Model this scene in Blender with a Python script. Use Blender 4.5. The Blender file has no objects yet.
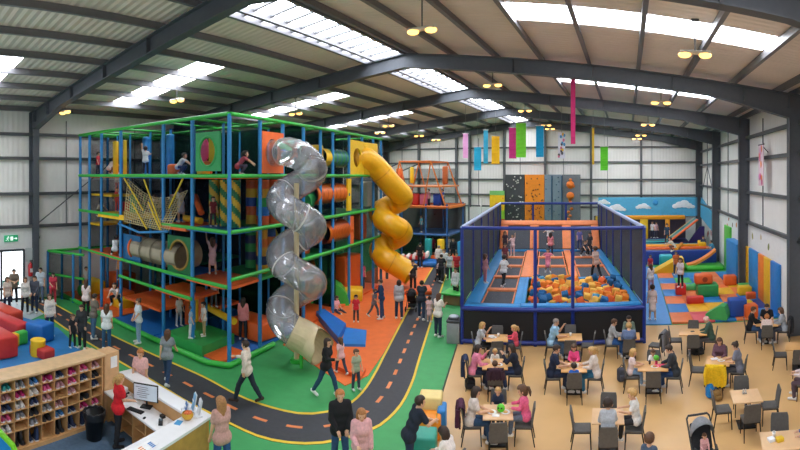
import bpy, bmesh, math, random
import numpy as np
from mathutils import Vector, Matrix, Euler

# ---------------------------------------------------------------- camera, sky, exposure
SC = bpy.context.scene
COL = SC.collection
PI = math.pi
FOC, X0, Y0, EYE = 493.0, 627.0, 174.6, 6.5     # stitched panorama: cylindrical camera on the gallery, looking down the hall
cam = bpy.data.cameras.new('camera')
cam.type = 'PANO'
cam.panorama_type = 'CENTRAL_CYLINDRICAL'
cam.central_cylindrical_range_u_min = -X0 / FOC
cam.central_cylindrical_range_u_max = (800 - X0) / FOC
cam.central_cylindrical_range_v_min = -(450 - Y0) / FOC
cam.central_cylindrical_range_v_max = Y0 / FOC
cam.central_cylindrical_radius = 1.0
cam.clip_end = 300
camo = bpy.data.objects.new('camera', cam)
COL.objects.link(camo)
camo.location = (0, 0, EYE)
camo.rotation_euler = (PI / 2, 0, 0)
SC.camera = camo

world = bpy.data.worlds.new('sky')
SC.world = world
world.use_nodes = True
wn = world.node_tree.nodes
wn['Background'].inputs[0].default_value = (0.86, 0.93, 1.0, 1)
wn['Background'].inputs[1].default_value = 0.72
SKYLIGHT = 11.0       # daylight through the roof lights
LAMP = 2.6
SC.view_settings.view_transform = 'Standard'
SC.view_settings.look = 'None'
SC.view_settings.gamma = 1
SC.view_settings.use_curve_mapping = False
SC.view_settings.exposure = 0.42
SC.cycles.use_denoising = True
SC.cycles.max_bounces = 8
SC.cycles.transparent_max_bounces = 24
SC.cycles.sample_clamp_indirect = 6.0

def at(px, py, z=0.0):
    """The point at height z seen at picture position px, py."""
    th = (px - X0) / FOC
    r = FOC * (EYE - z) / (py - Y0)
    return Vector((r * math.sin(th), r * math.cos(th), z))

def atr(px, py, r):
    th = (px - X0) / FOC
    return Vector((r * math.sin(th), r * math.cos(th), EYE - (py - Y0) / FOC * r))

# ---------------------------------------------------------------- materials
def lin(h):
    h = h.lstrip('#')
    v = [int(h[i:i + 2], 16) / 255 for i in (0, 2, 4)]
    return tuple((c / 12.92 if c <= 0.04045 else ((c + 0.055) / 1.055) ** 2.4) for c in v) + (1,)

MATS = {}
def mat(name, hexc, rough=0.55, metal=0.0, var=0.10, scale=6.0, bump=0.0, emit=0.0, sheen=0.0):
    if name in MATS: return MATS[name]
    m = bpy.data.materials.new(name); MATS[name] = m
    m.use_nodes = True
    nt = m.node_tree; n = nt.nodes; L = nt.links
    b = n['Principled BSDF']
    c = lin(hexc)
    tc = n.new('ShaderNodeTexCoord')
    nz = n.new('ShaderNodeTexNoise'); nz.inputs['Scale'].default_value = scale; nz.inputs['Detail'].default_value = 4
    L.new(tc.outputs['Object'], nz.inputs['Vector'])
    cr = n.new('ShaderNodeValToRGB')
    cr.color_ramp.elements[0].position = 0.3; cr.color_ramp.elements[1].position = 0.7
    cr.color_ramp.elements[0].color = tuple(x * (1 - var) for x in c[:3]) + (1,)
    cr.color_ramp.elements[1].color = tuple(min(1, x * (1 + var)) for x in c[:3]) + (1,)
    L.new(nz.outputs['Fac'], cr.inputs['Fac'])
    L.new(cr.outputs['Color'], b.inputs['Base Color'])
    b.inputs['Roughness'].default_value = rough
    b.inputs['Metallic'].default_value = metal
    if bump:
        bp = n.new('ShaderNodeBump'); bp.inputs['Strength'].default_value = bump; bp.inputs['Distance'].default_value = 0.02
        L.new(nz.outputs['Fac'], bp.inputs['Height']); L.new(bp.outputs['Normal'], b.inputs['Normal'])
    if emit:
        b.inputs['Emission Color'].default_value = c
        b.inputs['Emission Strength'].default_value = emit
    return m

def H(hexc, rough=0.5, kind='vinyl'):
    """A plain coloured surface of a kind: vinyl, cloth, skin, plastic, steel, paint."""
    nm = kind + '_' + hexc.lstrip('#').lower()
    if kind == 'cloth': return mat(nm, hexc, 0.9, var=0.14, scale=22, bump=0.15)
    if kind == 'skin': return mat(nm, hexc, 0.55, var=0.05, scale=9)
    if kind == 'hair': return mat(nm, hexc, 0.6, var=0.25, scale=30, bump=0.3)
    if kind == 'steel': return mat(nm, hexc, 0.4, metal=0.6, var=0.05)
    if kind == 'gloss': return mat(nm, hexc, 0.2, var=0.04)
    return mat(nm, hexc, rough, var=0.06, scale=5)

def net_mat(name, hexc, cover, scale=0):
    m = bpy.data.materials.new(name); MATS[name] = m
    m.use_nodes = True
    nt = m.node_tree; n = nt.nodes; L = nt.links
    n.remove(n['Principled BSDF'])
    d = n.new('ShaderNodeBsdfDiffuse'); d.inputs[0].default_value = lin(hexc)
    t = n.new('ShaderNodeBsdfTransparent')
    mx = n.new('ShaderNodeMixShader')
    tc = n.new('ShaderNodeTexCoord'); nz = n.new('ShaderNodeTexNoise'); nz.inputs['Scale'].default_value = 3
    mr = n.new('ShaderNodeMapRange'); mr.inputs['To Min'].default_value = cover - 0.06; mr.inputs['To Max'].default_value = cover + 0.06
    L.new(tc.outputs['Object'], nz.inputs['Vector']); L.new(nz.outputs['Fac'], mr.inputs['Value'])
    L.new(mr.outputs[0], mx.inputs[0]); L.new(t.outputs[0], mx.inputs[1]); L.new(d.outputs[0], mx.inputs[2])
    L.new(mx.outputs[0], n['Material Output'].inputs[0])
    return m

def clear_mat(name):
    m = bpy.data.materials.new(name); m.use_nodes = True
    nt = m.node_tree; n = nt.nodes; L = nt.links
    n.remove(n['Principled BSDF'])
    g = n.new('ShaderNodeBsdfGlossy'); g.inputs['Roughness'].default_value = 0.12; g.inputs[0].default_value = (1, 1, 1, 1)
    d = n.new('ShaderNodeBsdfDiffuse'); d.inputs[0].default_value = lin('#e9ecf2')
    t = n.new('ShaderNodeBsdfTransparent'); t.inputs[0].default_value = lin('#f6f6f8')
    fr = n.new('ShaderNodeFresnel'); fr.inputs[0].default_value = 1.5
    nz = n.new('ShaderNodeTexNoise'); nz.inputs['Scale'].default_value = 2.5
    tc = n.new('ShaderNodeTexCoord'); L.new(tc.outputs['Object'], nz.inputs['Vector'])
    mr = n.new('ShaderNodeMapRange'); mr.inputs['To Min'].default_value = 0.08; mr.inputs['To Max'].default_value = 0.28
    L.new(nz.outputs['Fac'], mr.inputs['Value'])
    m1 = n.new('ShaderNodeMixShader'); m2 = n.new('ShaderNodeMixShader')
    L.new(mr.outputs[0], m1.inputs[0]); L.new(t.outputs[0], m1.inputs[1]); L.new(d.outputs[0], m1.inputs[2])
    L.new(fr.outputs[0], m2.inputs[0]); L.new(m1.outputs[0], m2.inputs[1]); L.new(g.outputs[0], m2.inputs[2])
    L.new(m2.outputs[0], n['Material Output'].inputs[0])
    return m

# ---------------------------------------------------------------- mesh building
def rot(rx=0, ry=0, rz=0):
    return Euler((rx, ry, rz)).to_matrix().to_4x4()

def T(x=0, y=0, z=0): return Matrix.Translation((x, y, z))

_RB = {}
def _rbox_data(s, r, seg):
    key = (tuple(round(x, 4) for x in s), round(r, 4), seg)
    if key not in _RB:
        bm = bmesh.new(); bmesh.ops.create_cube(bm, size=1)
        for v in bm.verts: v.co = Vector((v.co.x * s[0], v.co.y * s[1], v.co.z * s[2]))
        bmesh.ops.bevel(bm, geom=bm.edges[:], offset=r, segments=seg, affect='EDGES', profile=0.5)
        bm.verts.index_update()
        _RB[key] = ([tuple(v.co) for v in bm.verts], [tuple(v.index for v in f.verts) for f in bm.faces])
        bm.free()
    return _RB[key]

class MB:
    """Collects shapes; build() links them as ONE mesh object."""
    def __init__(self): self.v = []; self.f = []; self.m = []; self.s = []; self.M = Matrix.Identity(4)
    def add(self, vs, fs, mi=0, smooth=False, M=None):
        A = self.M @ M if M is not None else self.M
        o = len(self.v)
        self.v += [tuple(A @ Vector(p)) for p in vs]
        for f in fs: self.f.append(tuple(o + i for i in f)); self.m.append(mi); self.s.append(smooth)
        return self
    def box(self, c, s, rz=0, rx=0, ry=0, mi=0):
        hx, hy, hz = s[0] / 2, s[1] / 2, s[2] / 2
        vs = [(x, y, z) for x in (-hx, hx) for y in (-hy, hy) for z in (-hz, hz)]
        fs = [(0, 1, 3, 2), (4, 6, 7, 5), (0, 4, 5, 1), (2, 3, 7, 6), (0, 2, 6, 4), (1, 5, 7, 3)]
        return self.add(vs, fs, mi, False, T(*c) @ rot(rx, ry, rz))
    def rbox(self, c, s, r=0.02, rz=0, rx=0, ry=0, mi=0, seg=2):
        r = min(r, min(s) * 0.49)
        vs, fs = _rbox_data(s, r, seg)
        return self.add(vs, fs, mi, seg > 1, T(*c) @ rot(rx, ry, rz))
    def tube(self, pts, r, n=8, mi=0, caps=True, closed=False):
        P = [Vector(p) for p in pts]; N = len(P)
        R = r if isinstance(r, (list, tuple)) else [r] * N
        vs = []; up = None
        for i in range(N):
            if closed: d = P[(i + 1) % N] - P[i - 1]
            else: d = P[min(i + 1, N - 1)] - P[max(i - 1, 0)]
            d.normalize()
            if up is None:
                up = Vector((0, 0, 1)) if abs(d.z) < 0.9 else Vector((0, 1, 0))
            a = (up - d * up.dot(d))
            if a.length < 1e-4: a = d.orthogonal()
            a.normalize(); b = d.cross(a); up = a
            for k in range(n):
                t = 2 * PI * k / n
                vs.append(P[i] + (a * math.cos(t) + b * math.sin(t)) * R[i])
        fs = []
        for i in range(N if closed else N - 1):
            j = (i + 1) % N
            for k in range(n):
                l = (k + 1) % n
                fs.append((i * n + k, i * n + l, j * n + l, j * n + k))
        self.add(vs, fs, mi, n > 4)
        if caps and not closed:
            self.add(vs[:n], [tuple(range(n))[::-1]], mi); self.add(vs[-n:], [tuple(range(n))], mi)
        return self
    def cyl(self, c, r, h, n=16, mi=0, r2=None, M=None):
        r2 = r if r2 is None else r2
        vs = [(r * math.cos(2 * PI * k / n), r * math.sin(2 * PI * k / n), 0) for k in range(n)] + [(r2 * math.cos(2 * PI * k / n), r2 * math.sin(2 * PI * k / n), h) for k in range(n)]
        A = T(*c) @ (M if M is not None else Matrix.Identity(4))
        self.add(vs, [(k, (k + 1) % n, n + (k + 1) % n, n + k) for k in range(n)], mi, True, A)
        self.add(vs[:n], [tuple(range(n))[::-1]], mi, False, A); self.add(vs[n:], [tuple(range(n))], mi, False, A)
        return self
    def lathe(self, c, prof, n=16, mi=0):
        vs = []; N = len(prof)
        for r, z in prof:
            for k in range(n): vs.append((c[0] + r * math.cos(2 * PI * k / n), c[1] + r * math.sin(2 * PI * k / n), c[2] + z))
        fs = [(i * n + k, i * n + (k + 1) % n, (i + 1) * n + (k + 1) % n, (i + 1) * n + k) for i in range(N - 1) for k in range(n)]
        return self.add(vs, fs, mi, True)
    def ball(self, c, r, nu=12, nv=8, mi=0, M=None):
        R = r if isinstance(r, (list, tuple)) else (r, r, r)
        vs = [(0, 0, R[2])]
        for i in range(1, nv):
            p = PI * i / nv
            for k in range(nu):
                t = 2 * PI * k / nu
                vs.append((R[0] * math.sin(p) * math.cos(t), R[1] * math.sin(p) * math.sin(t), R[2] * math.cos(p)))
        vs.append((0, 0, -R[2])); e = len(vs) - 1
        fs = [(0, 1 + k, 1 + (k + 1) % nu) for k in range(nu)]
        for i in range(nv - 2):
            for k in range(nu):
                a = 1 + i * nu + k; b = 1 + i * nu + (k + 1) % nu
                fs.append((a, a + nu, b + nu, b))
        o = 1 + (nv - 2) * nu
        fs += [(o + k, e, o + (k + 1) % nu) for k in range(nu)]
        return self.add(vs, fs, mi, True, T(*c) @ (M if M is not None else Matrix.Identity(4)))
    def prism(self, poly, h, M=None, mi=0):
        """poly (x, y) extruded from z = 0 to z = h, then moved by M."""
        n = len(poly)
        ar = sum(poly[i][0] * poly[(i + 1) % n][1] - poly[(i + 1) % n][0] * poly[i][1] for i in range(n))
        if ar < 0: poly = poly[::-1]
        vs = [(p[0], p[1], 0) for p in poly] + [(p[0], p[1], h) for p in poly]
        fs = [tuple(range(n))[::-1], tuple(range(n, 2 * n))] + [(k, (k + 1) % n, n + (k + 1) % n, n + k) for k in range(n)]
        return self.add(vs, fs, mi, False, M)
    def strip(self, A, B, z0, z1, mi=0):
        """A slab between two plan polylines of the same length."""
        n = len(A)
        vs = [(p[0], p[1], z1) for p in A] + [(p[0], p[1], z1) for p in B] + [(p[0], p[1], z0) for p in A] + [(p[0], p[1], z0) for p in B]
        fs = []
        for i in range(n - 1):
            fs += [(i, n + i, n + i + 1, i + 1), (i, i + 1, 2 * n + i + 1, 2 * n + i), (n + i + 1, n + i, 3 * n + i, 3 * n + i + 1)]
        return self.add(vs, fs, mi)
    def holed(self, w, h, t, r, hc=(0, 0), rz_=(1, 1), M=None, mi=0, n=24):
        """A panel w by h (local x, z) of thickness t with a round or oval hole."""
        out = []; inn = []
        for k in range(n):
            a = 2 * PI * k / n; c, s = math.cos(a), math.sin(a)
            q = min((w / 2) / max(abs(c), 1e-6), (h / 2) / max(abs(s), 1e-6))
            out.append((c * q, s * q)); inn.append((hc[0] + r * rz_[0] * c, hc[1] + r * rz_[1] * s))
        vs = [(x, y, z) for y in (-t / 2, t / 2) for x, z in out + inn]
        fs = []; o = 2 * n
        for k in range(n):
            l = (k + 1) % n
            fs += [(k, l, n + l, n + k), (o + l, o + k, o + n + k, o + n + l), (k, o + k, o + l, l), (n + l, o + n + l, o + n + k, n + k)]
        # corners
        for sx, sz in ((1, 1), (-1, 1), (-1, -1), (1, -1)):
            k = min(range(n), key=lambda q: abs(out[q][0] - sx * w / 2) + abs(out[q][1] - sz * h / 2))
            vs[k] = (sx * w / 2, -t / 2, sz * h / 2); vs[o + k] = (sx * w / 2, t / 2, sz * h / 2)
        return self.add(vs, fs, mi, False, M)
    def mesh(self, name, mats):
        me = bpy.data.meshes.new(name)
        me.from_pydata(self.v, [], self.f)
        for m in (mats if isinstance(mats, (list, tuple)) else [mats]): me.materials.append(m)
        me.polygons.foreach_set('material_index', self.m)
        me.polygons.foreach_set('use_smooth', self.s)
        me.update()
        return me
    def build(self, name, mats, parent=None, loc=None, rz=0):
        o = bpy.data.objects.new(name, self.mesh(name, mats))
        COL.objects.link(o)
        if parent is not None: o.parent = parent
        if loc is not None: o.location = loc
        if rz: o.rotation_euler.z = rz
        return o

def tag(o, label, cat, group=None, kind=None):
    o['label'] = label; o['category'] = cat
    if group: o['group'] = group
    if kind: o['kind'] = kind
    return o

def thing(name, label, cat, loc=(0, 0, 0), rz=0.0, group=None, scale=None):
    o = bpy.data.objects.new(name, None)
    o.empty_display_size = 0.2
    COL.objects.link(o); o.location = loc; o.rotation_euler = (0, 0, rz)
    if scale: o.scale = (scale,) * 3
    return tag(o, label, cat, group)

def dup(root, loc, rz=0.0, label=None, group=None):
    """A copy of a thing with copies of its parts and their sub-parts."""
    r = root.copy(); COL.objects.link(r); r.location = loc; r.rotation_euler = (0, 0, rz)
    if label: r['label'] = label
    if group: r['group'] = group
    for ch in list(root.children):
        c = ch.copy(); COL.objects.link(c); c.parent = r
        for g in ch.children:
            d = g.copy(); COL.objects.link(d); d.parent = c
    return r

def struct(name, mb, mats, parent=None):
    o = mb.build(name, mats, parent)
    if parent is None: o['kind'] = 'structure'
    return o

def smooth_path(pts, n=8):
    """Catmull-Rom through the points."""
    P = [Vector(p) for p in pts]
    P = [P[0] * 2 - P[1]] + P + [P[-1] * 2 - P[-2]]
    out = []
    for i in range(1, len(P) - 2):
        for k in range(n):
            t = k / n
            a, b, c, d = P[i - 1], P[i], P[i + 1], P[i + 2]
            out.append(0.5 * ((2 * b) + (c - a) * t + (2 * a - 5 * b + 4 * c - d) * t * t + (3 * b - a - 3 * c + d) * t ** 3))
    out.append(P[-2])
    return out

# ---------------------------------------------------------------- the hall
WL, WR, RIDGE = -24.3, 6.95, -9.0          # side walls, ridge line
BAY, F1 = 8.82, 9.87                       # portal frames
FR = [-0.8, 9.25, F1 + BAY, F1 + 2 * BAY, F1 + 3 * BAY, F1 + 4 * BAY]
YB = FR[-1] + 0.3                          # end wall
YF = -3.0
SLOPE = 0.119
def ztop(x): return 11.55 - SLOPE * abs(x - RIDGE)        # top of rafters
def zroof(x): return ztop(x) + 0.26

STEEL = mat('frame_steel', '#585c63', 0.5, metal=0.2, var=0.06)
GIRT = mat('girt_steel', '#5b5d60', 0.5, metal=0.2, var=0.06)
PURL = mat('purlin_steel', '#77767a', 0.45, metal=0.3, var=0.06)

def clad_mat(name, hexc, axis, rough=0.5):
    """Ribbed sheet: the ribs are a bump across one axis."""
    m = mat(name, hexc, rough, var=0.05, scale=0.6)
    n = m.node_tree.nodes; L = m.node_tree.links
    w = n.new('ShaderNodeTexWave'); w.bands_direction = axis; w.inputs['Scale'].default_value = 1.1; w.wave_profile = 'TRI'
    tc = n.new('ShaderNodeTexCoord'); L.new(tc.outputs['Object'], w.inputs['Vector'])
    bp = n.new('ShaderNodeBump'); bp.inputs['Strength'].default_value = 0.6 if 'roof' in name else 0.25; bp.inputs['Distance'].default_value = 0.05
    L.new(w.outputs['Fac'], bp.inputs['Height']); L.new(bp.outputs['Normal'], n['Principled BSDF'].inputs['Normal'])
    return m
CLADX = clad_mat('wall_sheet_side', '#f3f0eb', 'Y')
CLADY = clad_mat('wall_sheet_end', '#ece8e3', 'X')
ROOFM = clad_mat('roof_sheet', '#ecdfd6', 'Y')
DADO = mat('white_board', '#efeeec', 0.5, var=0.03)
SKYM = mat('rooflight', '#f2f7ff', 0.5, var=0.0, emit=SKYLIGHT)

# floors
GREEN = mat('green_rubber', '#41a05c', 0.6, var=0.07, scale=3)
ROAD = mat('road_rubber', '#3b3d43', 0.65, var=0.10, scale=8)
YLINE = mat('yellow_line', '#e9c63a', 0.6, var=0.05)
ODASH = mat('orange_dash', '#e98a52', 0.6, var=0.05)
OFLOOR = mat('orange_rubber', '#ec7230', 0.6, var=0.06, scale=3)
def wood_floor():
    m = mat('cafe_vinyl', '#d8ad74', 0.32, var=0.06, scale=0.7)
    return m
CAFE = wood_floor()
BLUEC = mat('blue_carpet', '#5d7893', 0.9, var=0.12, scale=12, bump=0.1)

b = MB(); b.box(((WL + WR) / 2, (YF + YB) / 2, -0.1), (WR - WL, YB - YF, 0.2)); struct('floor', b, GREEN)
# cafe floor (polygon on the right)
p1, p2 = at(457, 345), at(436, 412)
dv = (p2 - p1); p3 = p1 + dv * 2.6
b = MB()
CF = [(p1.x, p1.y), (p3.x, p3.y), (p3.x, YF), (WR, YF), (WR, 21.2), (p1.x + 0.0, 21.2)]
b.prism(CF, 0.006); struct('floor', b, CAFE)
q = [(p1.x, p1.y), (p3.x, p3.y)]
b = MB(); b.tube([(p1.x, p1.y, 0.01), (p3.x, p3.y, 0.01)], 0.03, 4); struct('trim_1', b, H('#4a5a4c'))
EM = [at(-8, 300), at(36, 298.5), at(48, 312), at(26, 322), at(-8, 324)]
b = MB(); b.prism([(max(p.x, WL + 0.1), p.y) for p in EM], 0.006); struct('floor', b, mat('pale_floor_sheen', '#b9c8cc', 0.35, var=0.06))  # pale entrance floor, with the reflection near the door painted into its colour
b = MB(); b.box((-10.5, 3.2, 0.004), (5.2, 8.2, 0.008)); struct('floor', b, BLUEC)

# walls
def wall_side(name, x, sgn, cladmat):
    b = MB(); b.box((x + sgn * 0.1, (YF + YB) / 2, 4.9), (0.2, YB - YF, 10.4)); return struct(name, b, cladmat)
wall_side('wall_left', WL, -1, CLADX)
wall_side('wall_right', WR, 1, CLADX)
b = MB(); n_ = 2
b.prism([(WL - 0.2, -0.1), (WR + 0.2, -0.1), (WR + 0.2, zroof(WR)), (RIDGE, zroof(RIDGE)), (WL - 0.2, zroof(WL))], 0.2, T(0, YB + 0.2, 0) @ rot(PI / 2))
struct('wall_back', b, CLADY)
ZD = 3.77
b = MB(); b.box((WL + 0.03, (YF + YB) / 2, ZD / 2), (0.06, YB - YF, ZD)); struct('wall_left_board', b, DADO)
b = MB(); b.box((WR - 0.03, (YF + YB) / 2, ZD / 2), (0.06, YB - YF, ZD)); struct('wall_right_board', b, DADO)
b = MB(); b.box(((WL + WR) / 2, YB - 0.03, 1.75), (WR - WL, 0.06, 3.5)); struct('wall_back_board', b, DADO)

# roof sheets with roof lights
LX = [RIDGE - 1.95 - 1.85 * i for i in range(8)]       # purlin lines left
RX = [RIDGE + 0.15 + 1.85 * i for i in range(9)]
PX = [RIDGE - 0.1, RIDGE - 1.5] + LX + [WL + 0.3] + RX[0:9] + [WR - 0.3]
holesL = (-22.0, -14.7); holesR = (-3.25, 4.05)
def roof_quad(mb, xa, xb, ya, yb, dz=0.0):
    mb.add([(xa, ya, zroof(xa) + dz), (xb, ya, zroof(xb) + dz), (xb, yb, zroof(xb) + dz), (xa, yb, zroof(xa) + dz),
            (xa, ya, zroof(xa) + dz + 0.05), (xb, ya, zroof(xb) + dz + 0.05), (xb, yb, zroof(xb) + dz + 0.05), (xa, yb, zroof(xa) + dz + 0.05)],
           [(0, 3, 2, 1), (4, 5, 6, 7), (0, 1, 5, 4), (1, 2, 6, 5), (2, 3, 7, 6), (3, 0, 4, 7)])
b = MB(); wins = []
mids = [(FR[i] + FR[i + 1]) / 2 + (0.45 if i > 1 else -0.3 if i == 1 else 1.3) for i in range(len(FR) - 1)] + [FR[0] - BAY / 2]
ys = sorted(set([YF - 4, YB] + [F1] + [m - 0.85 for m in mids] + [m + 0.7 for m in mids]))
RL = (RIDGE - 1.95, RIDGE - 0.15)       # ridge roof light
for i in range(len(ys) - 1):
    ya, yb = ys[i], ys[i + 1]
    lit = any(abs((ya + yb) / 2 - m + 0.075) < 0.2 for m in mids)
    for xa, xb in ((WL - 0.2, holesL[0]), (holesL[0], holesL[1]), (holesL[1], RL[0]), (RL[0], RL[1]), (RL[1], RIDGE), (RIDGE, holesR[0]), (holesR[0], holesR[1]), (holesR[1], WR + 0.2)):
        if lit and xa == holesL[0] and yb < F1:
            wins.append((xa, -16.55, ya, yb)); roof_quad(b, -16.55, xb, ya, yb); continue
        if (lit and (xa in (holesL[0], holesR[0]))) or (xa == RL[0] and ya > F1 - 0.1): wins.append((xa, xb, ya, yb)); continue
        roof_quad(b, xa, xb, ya, yb)
struct('ceiling', b, ROOFM)
k = 0
for w in wins:
    k += 1; b = MB(); roof_quad(b, *w, dz=0.03); o = struct('window_%d' % k, b, SKYM)
# glazing bars of the ridge light
b = MB()
for i in range(60):
    y = F1 + 0.4 + 0.8 * i
    if y < YB: b.box(((RL[0] + RL[1]) / 2, y, zroof(RIDGE - 1) - 0.06), (1.8, 0.09, 0.08), ry=-math.atan(SLOPE))
struct('trim_2', b, GIRT)

# portal frames
def portal(y, n):
    m = MB(); W = 0.34
    def ibeam(poly_lo, poly_hi, yc):
        """web + flanges between two plan polylines in x,z."""
        N = len(poly_lo)
        m.prism(poly_lo + poly_hi[::-1], 0.03, T(0, yc + 0.015, 0) @ rot(PI / 2))
        for pl in (poly_lo, poly_hi):
            for i in range(N - 1):
                (xa, za), (xb, zb) = pl[i], pl[i + 1]
                L_ = math.hypot(xb - xa, zb - za)
                m.box(((xa + xb) / 2, yc, (za + zb) / 2), (L_ + 0.02, W, 0.035), ry=-math.atan2(zb - za, xb - xa))
    cd = 0.6
    for s, wx in ((-1, WL), (1, WR)):
        xi = wx - s * cd
        xo = wx - s * 0.02
        # column
        ibeam([(xi, 0), (xi, ztop(xi) - 0.95)], [(xo, 0), (xo, ztop(xo))], y)
        # rafter with haunch at the eaves
        xh = xi - s * 3.2
        ibeam([(xi, ztop(xi) - 0.95), (xh, ztop(xh) - 0.55), (RIDGE, ztop(RIDGE) - 0.55)], [(xo, ztop(xo)), (xh, ztop(xh)), (RIDGE, ztop(RIDGE))], y)
        for t in (0.0, 0.12, 0.3, 0.5, 0.7):
            x = xi + (RIDGE - xi) * t
            m.box((x, y, ztop(x) - 0.3), (0.03, W, 0.55))
    struct('trim_%d' % n, m, STEEL)
for i, y in enumerate(FR[:-1]): portal(y, 3 + i)
portal(FR[-1], 9)
# purlins, one by one
n = 10
for x in PX:
    b = MB(); z = ztop(x) + 0.13
    b.box((x, (YF - 4 + YB) / 2, z), (0.07, YB - YF + 4, 0.24)); b.box((x + 0.05, (YF - 4 + YB) / 2, z - 0.11), (0.1, YB - YF + 4, 0.02))
    struct('trim_%d' % n, b, PURL); n += 1
# side rails of the walls
for x, s in ((WL, 1), (WR, -1)):
    for z in (ZD + 0.02, 5.5, 7.35, 8.6):
        b = MB(); b.box((x + s * 0.12, (YF + YB) / 2, z), (0.18, YB - YF, 0.16)); struct('trim_%d' % n, b, GIRT); n += 1
    for y0, y1 in ((FR[1], FR[2]), (FR[4], FR[5])):
        b = MB(); b.tube([(x + s * 0.25, y0, ZD), (x + s * 0.25, (y0 + y1) / 2, 7.2)], 0.03, 6); b.tube([(x + s * 0.25, y1, ZD), (x + s * 0.25, (y0 + y1) / 2, 7.2)], 0.03, 6)
        struct('trim_%d' % n, b, GIRT); n += 1
    for i in range(11):
        b = MB(); b.box((x + s * 0.03, FR[0] + 4.41 * i - 1.2, (ZD + 9.4) / 2), (0.05, 0.035, 9.4 - ZD)); struct('trim_%d' % n, b, GIRT); n += 1
# end wall: posts and rails
for z in (3.5, 4.6, 6.05, 7.66, 9.05):
    b = MB(); b.box(((WL + WR) / 2, YB - 0.12, z), (WR - WL, 0.16, 0.14)); struct('trim_%d' % n, b, GIRT); n += 1
for x in (WL + 4, WL + 8, at(450, 250).x, at(494, 249).x, at(540, 249).x, -3.3, 1.3, WR - 0.5):
    b = MB(); b.box((x, YB - 0.25, zroof(x) / 2 - 0.2), (0.2, 0.3, zroof(x) - 0.4)); struct('trim_%d' % n, b, GIRT); n += 1
for i in range(8):
    x = WL + 2 + 4.1 * i; b = MB(); b.box((x, YB - 0.02, 6), (0.04, 0.04, 8)); struct('trim_%d' % n, b, GIRT); n += 1
# ---------------------------------------------------------------- painted track and orange floor
def floor_pts(px): return [at(x, y) for x, y in px]
FAR = [(40, 297), (55, 304), (82.5, 319), (112.5, 335), (148, 351.6), (200, 374.4), (237, 394), (264, 404.5), (294, 412), (312, 413), (331, 410), (350, 402.6), (365, 387.6), (378, 366), (384, 354), (408, 309), (430.6, 270), (441, 255), (447, 248)]
NEAR = [(20, 301), (38, 310), (66, 330), (100, 351), (149, 380), (186, 402.6), (212.5, 415.7), (250, 434.4), (275, 442), (305, 445), (333, 442.5), (370.6, 431.6), (389, 420), (404, 402.6), (414, 381), (418.4, 366), (422, 354), (432.5, 320), (448, 270), (452, 255), (454, 248)]
def resample(P, n):
    P = smooth_path([(p.x, p.y, 0) for p in P], 6)
    d = [0]
    for i in range(1, len(P)): d.append(d[-1] + (P[i] - P[i - 1]).length)
    out = []; j = 0
    for k in range(n):
        t = d[-1] * k / (n - 1)
        while j < len(d) - 2 and d[j + 1] < t: j += 1
        f = (t - d[j]) / max(1e-6, d[j + 1] - d[j]); out.append(P[j].lerp(P[j + 1], min(1, f)))
    return out
EF = resample(floor_pts(FAR), 120); EN = resample(floor_pts(NEAR), 120)
ctr = [(a + c) / 2 for a, c in zip(EF, EN)]
def off(a, c, d): return a + (c - a).normalized() * d
b = MB(); b.strip(EN, EF, 0, 0.010); struct('floor', b, ROAD)
b = MB()
b.strip([off(a, c, 0.0) for a, c in zip(EF, EN)], [off(a, c, 0.11) for a, c in zip(EF, EN)][::1], 0.008, 0.014)
b.strip([off(c, a, 0.11) for a, c in zip(EF, EN)], [off(c, a, 0.0) for a, c in zip(EF, EN)], 0.008, 0.014)
struct('floor', b, YLINE)
b = MB(); d = 0; 
CP = resample([Vector((p.x, p.y, 0)) for p in ctr], 800)
seg = 0; on = []
tot = 0
for i in range(1, len(CP)):
    tot += (CP[i] - CP[i - 1]).length
    ph = tot % 1.0
    if ph < 0.5: on.append(CP[i])
    elif len(on) > 1:
        t_ = [(on[min(k + 1, len(on) - 1)] - on[max(k - 1, 0)]).normalized() for k in range(len(on))]
        nn = [Vector((-t.y, t.x, 0)) for t in t_]
        b.strip([p + q * 0.055 for p, q in zip(on, nn)], [p - q * 0.055 for p, q in zip(on, nn)], 0.008, 0.014); on = []
struct('floor', b, ODASH)
ORA = [(283, 345), (318, 368), (345, 386), (368, 376), (384, 353), (408, 308), (431, 269), (438, 258), (405, 255), (360, 275), (322, 300)]
b = MB(); b.prism([tuple(at(x, y).xy) for x, y in ORA], 0.02); struct('floor', b, OFLOOR)

# ---------------------------------------------------------------- big soft play frame
BLUEP = H('#2a82c2', 0.4); GREENP = H('#3cba47', 0.4); ORG = H('#ec6a2c', 0.45); YEL = H('#f2c31f', 0.45)
BLUE = H('#1f6fc0', 0.45); RED = H('#d8352f', 0.45); GRN = H('#2f9e4f', 0.45); LIME = H('#8fc93a', 0.45); NAVY = H('#1d3f9a', 0.4)
BEIGE = H('#b9a583', 0.45); CREAM = H('#d6c49c', 0.4)
NETD = net_mat('black_net', '#10201c', 0.30); NETG = net_mat('dark_green_net', '#0c2a20', 0.55); NETB = net_mat('dark_blue_net', '#5a5c62', 0.78); NETL = net_mat('light_net', '#151b2a', 0.12)
CX, CY = -12.0, 11.5
SH = 0.13
def U(u, y): return u - SH * (y - CY)          # the frame is slightly out of square
PF = thing('soft_play_frame', 'huge multi-level soft play frame with blue posts and green padded rails', 'play frame', (CX, CY, 0))
def PM():
    m = MB(); m.M = T(-CX, -CY, 0); return m
US = [-12.0, -13.95, -15.75, -19.0, -20.8, -22.05, -23.1]
YS = [11.5, 13.27, 14.8, 16.4, 17.9, 19.1, 20.9, 22.5, 24.1, 25.3]
L2, L3, L4, LT = 2.7, 4.55, 6.45, 8.55
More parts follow.
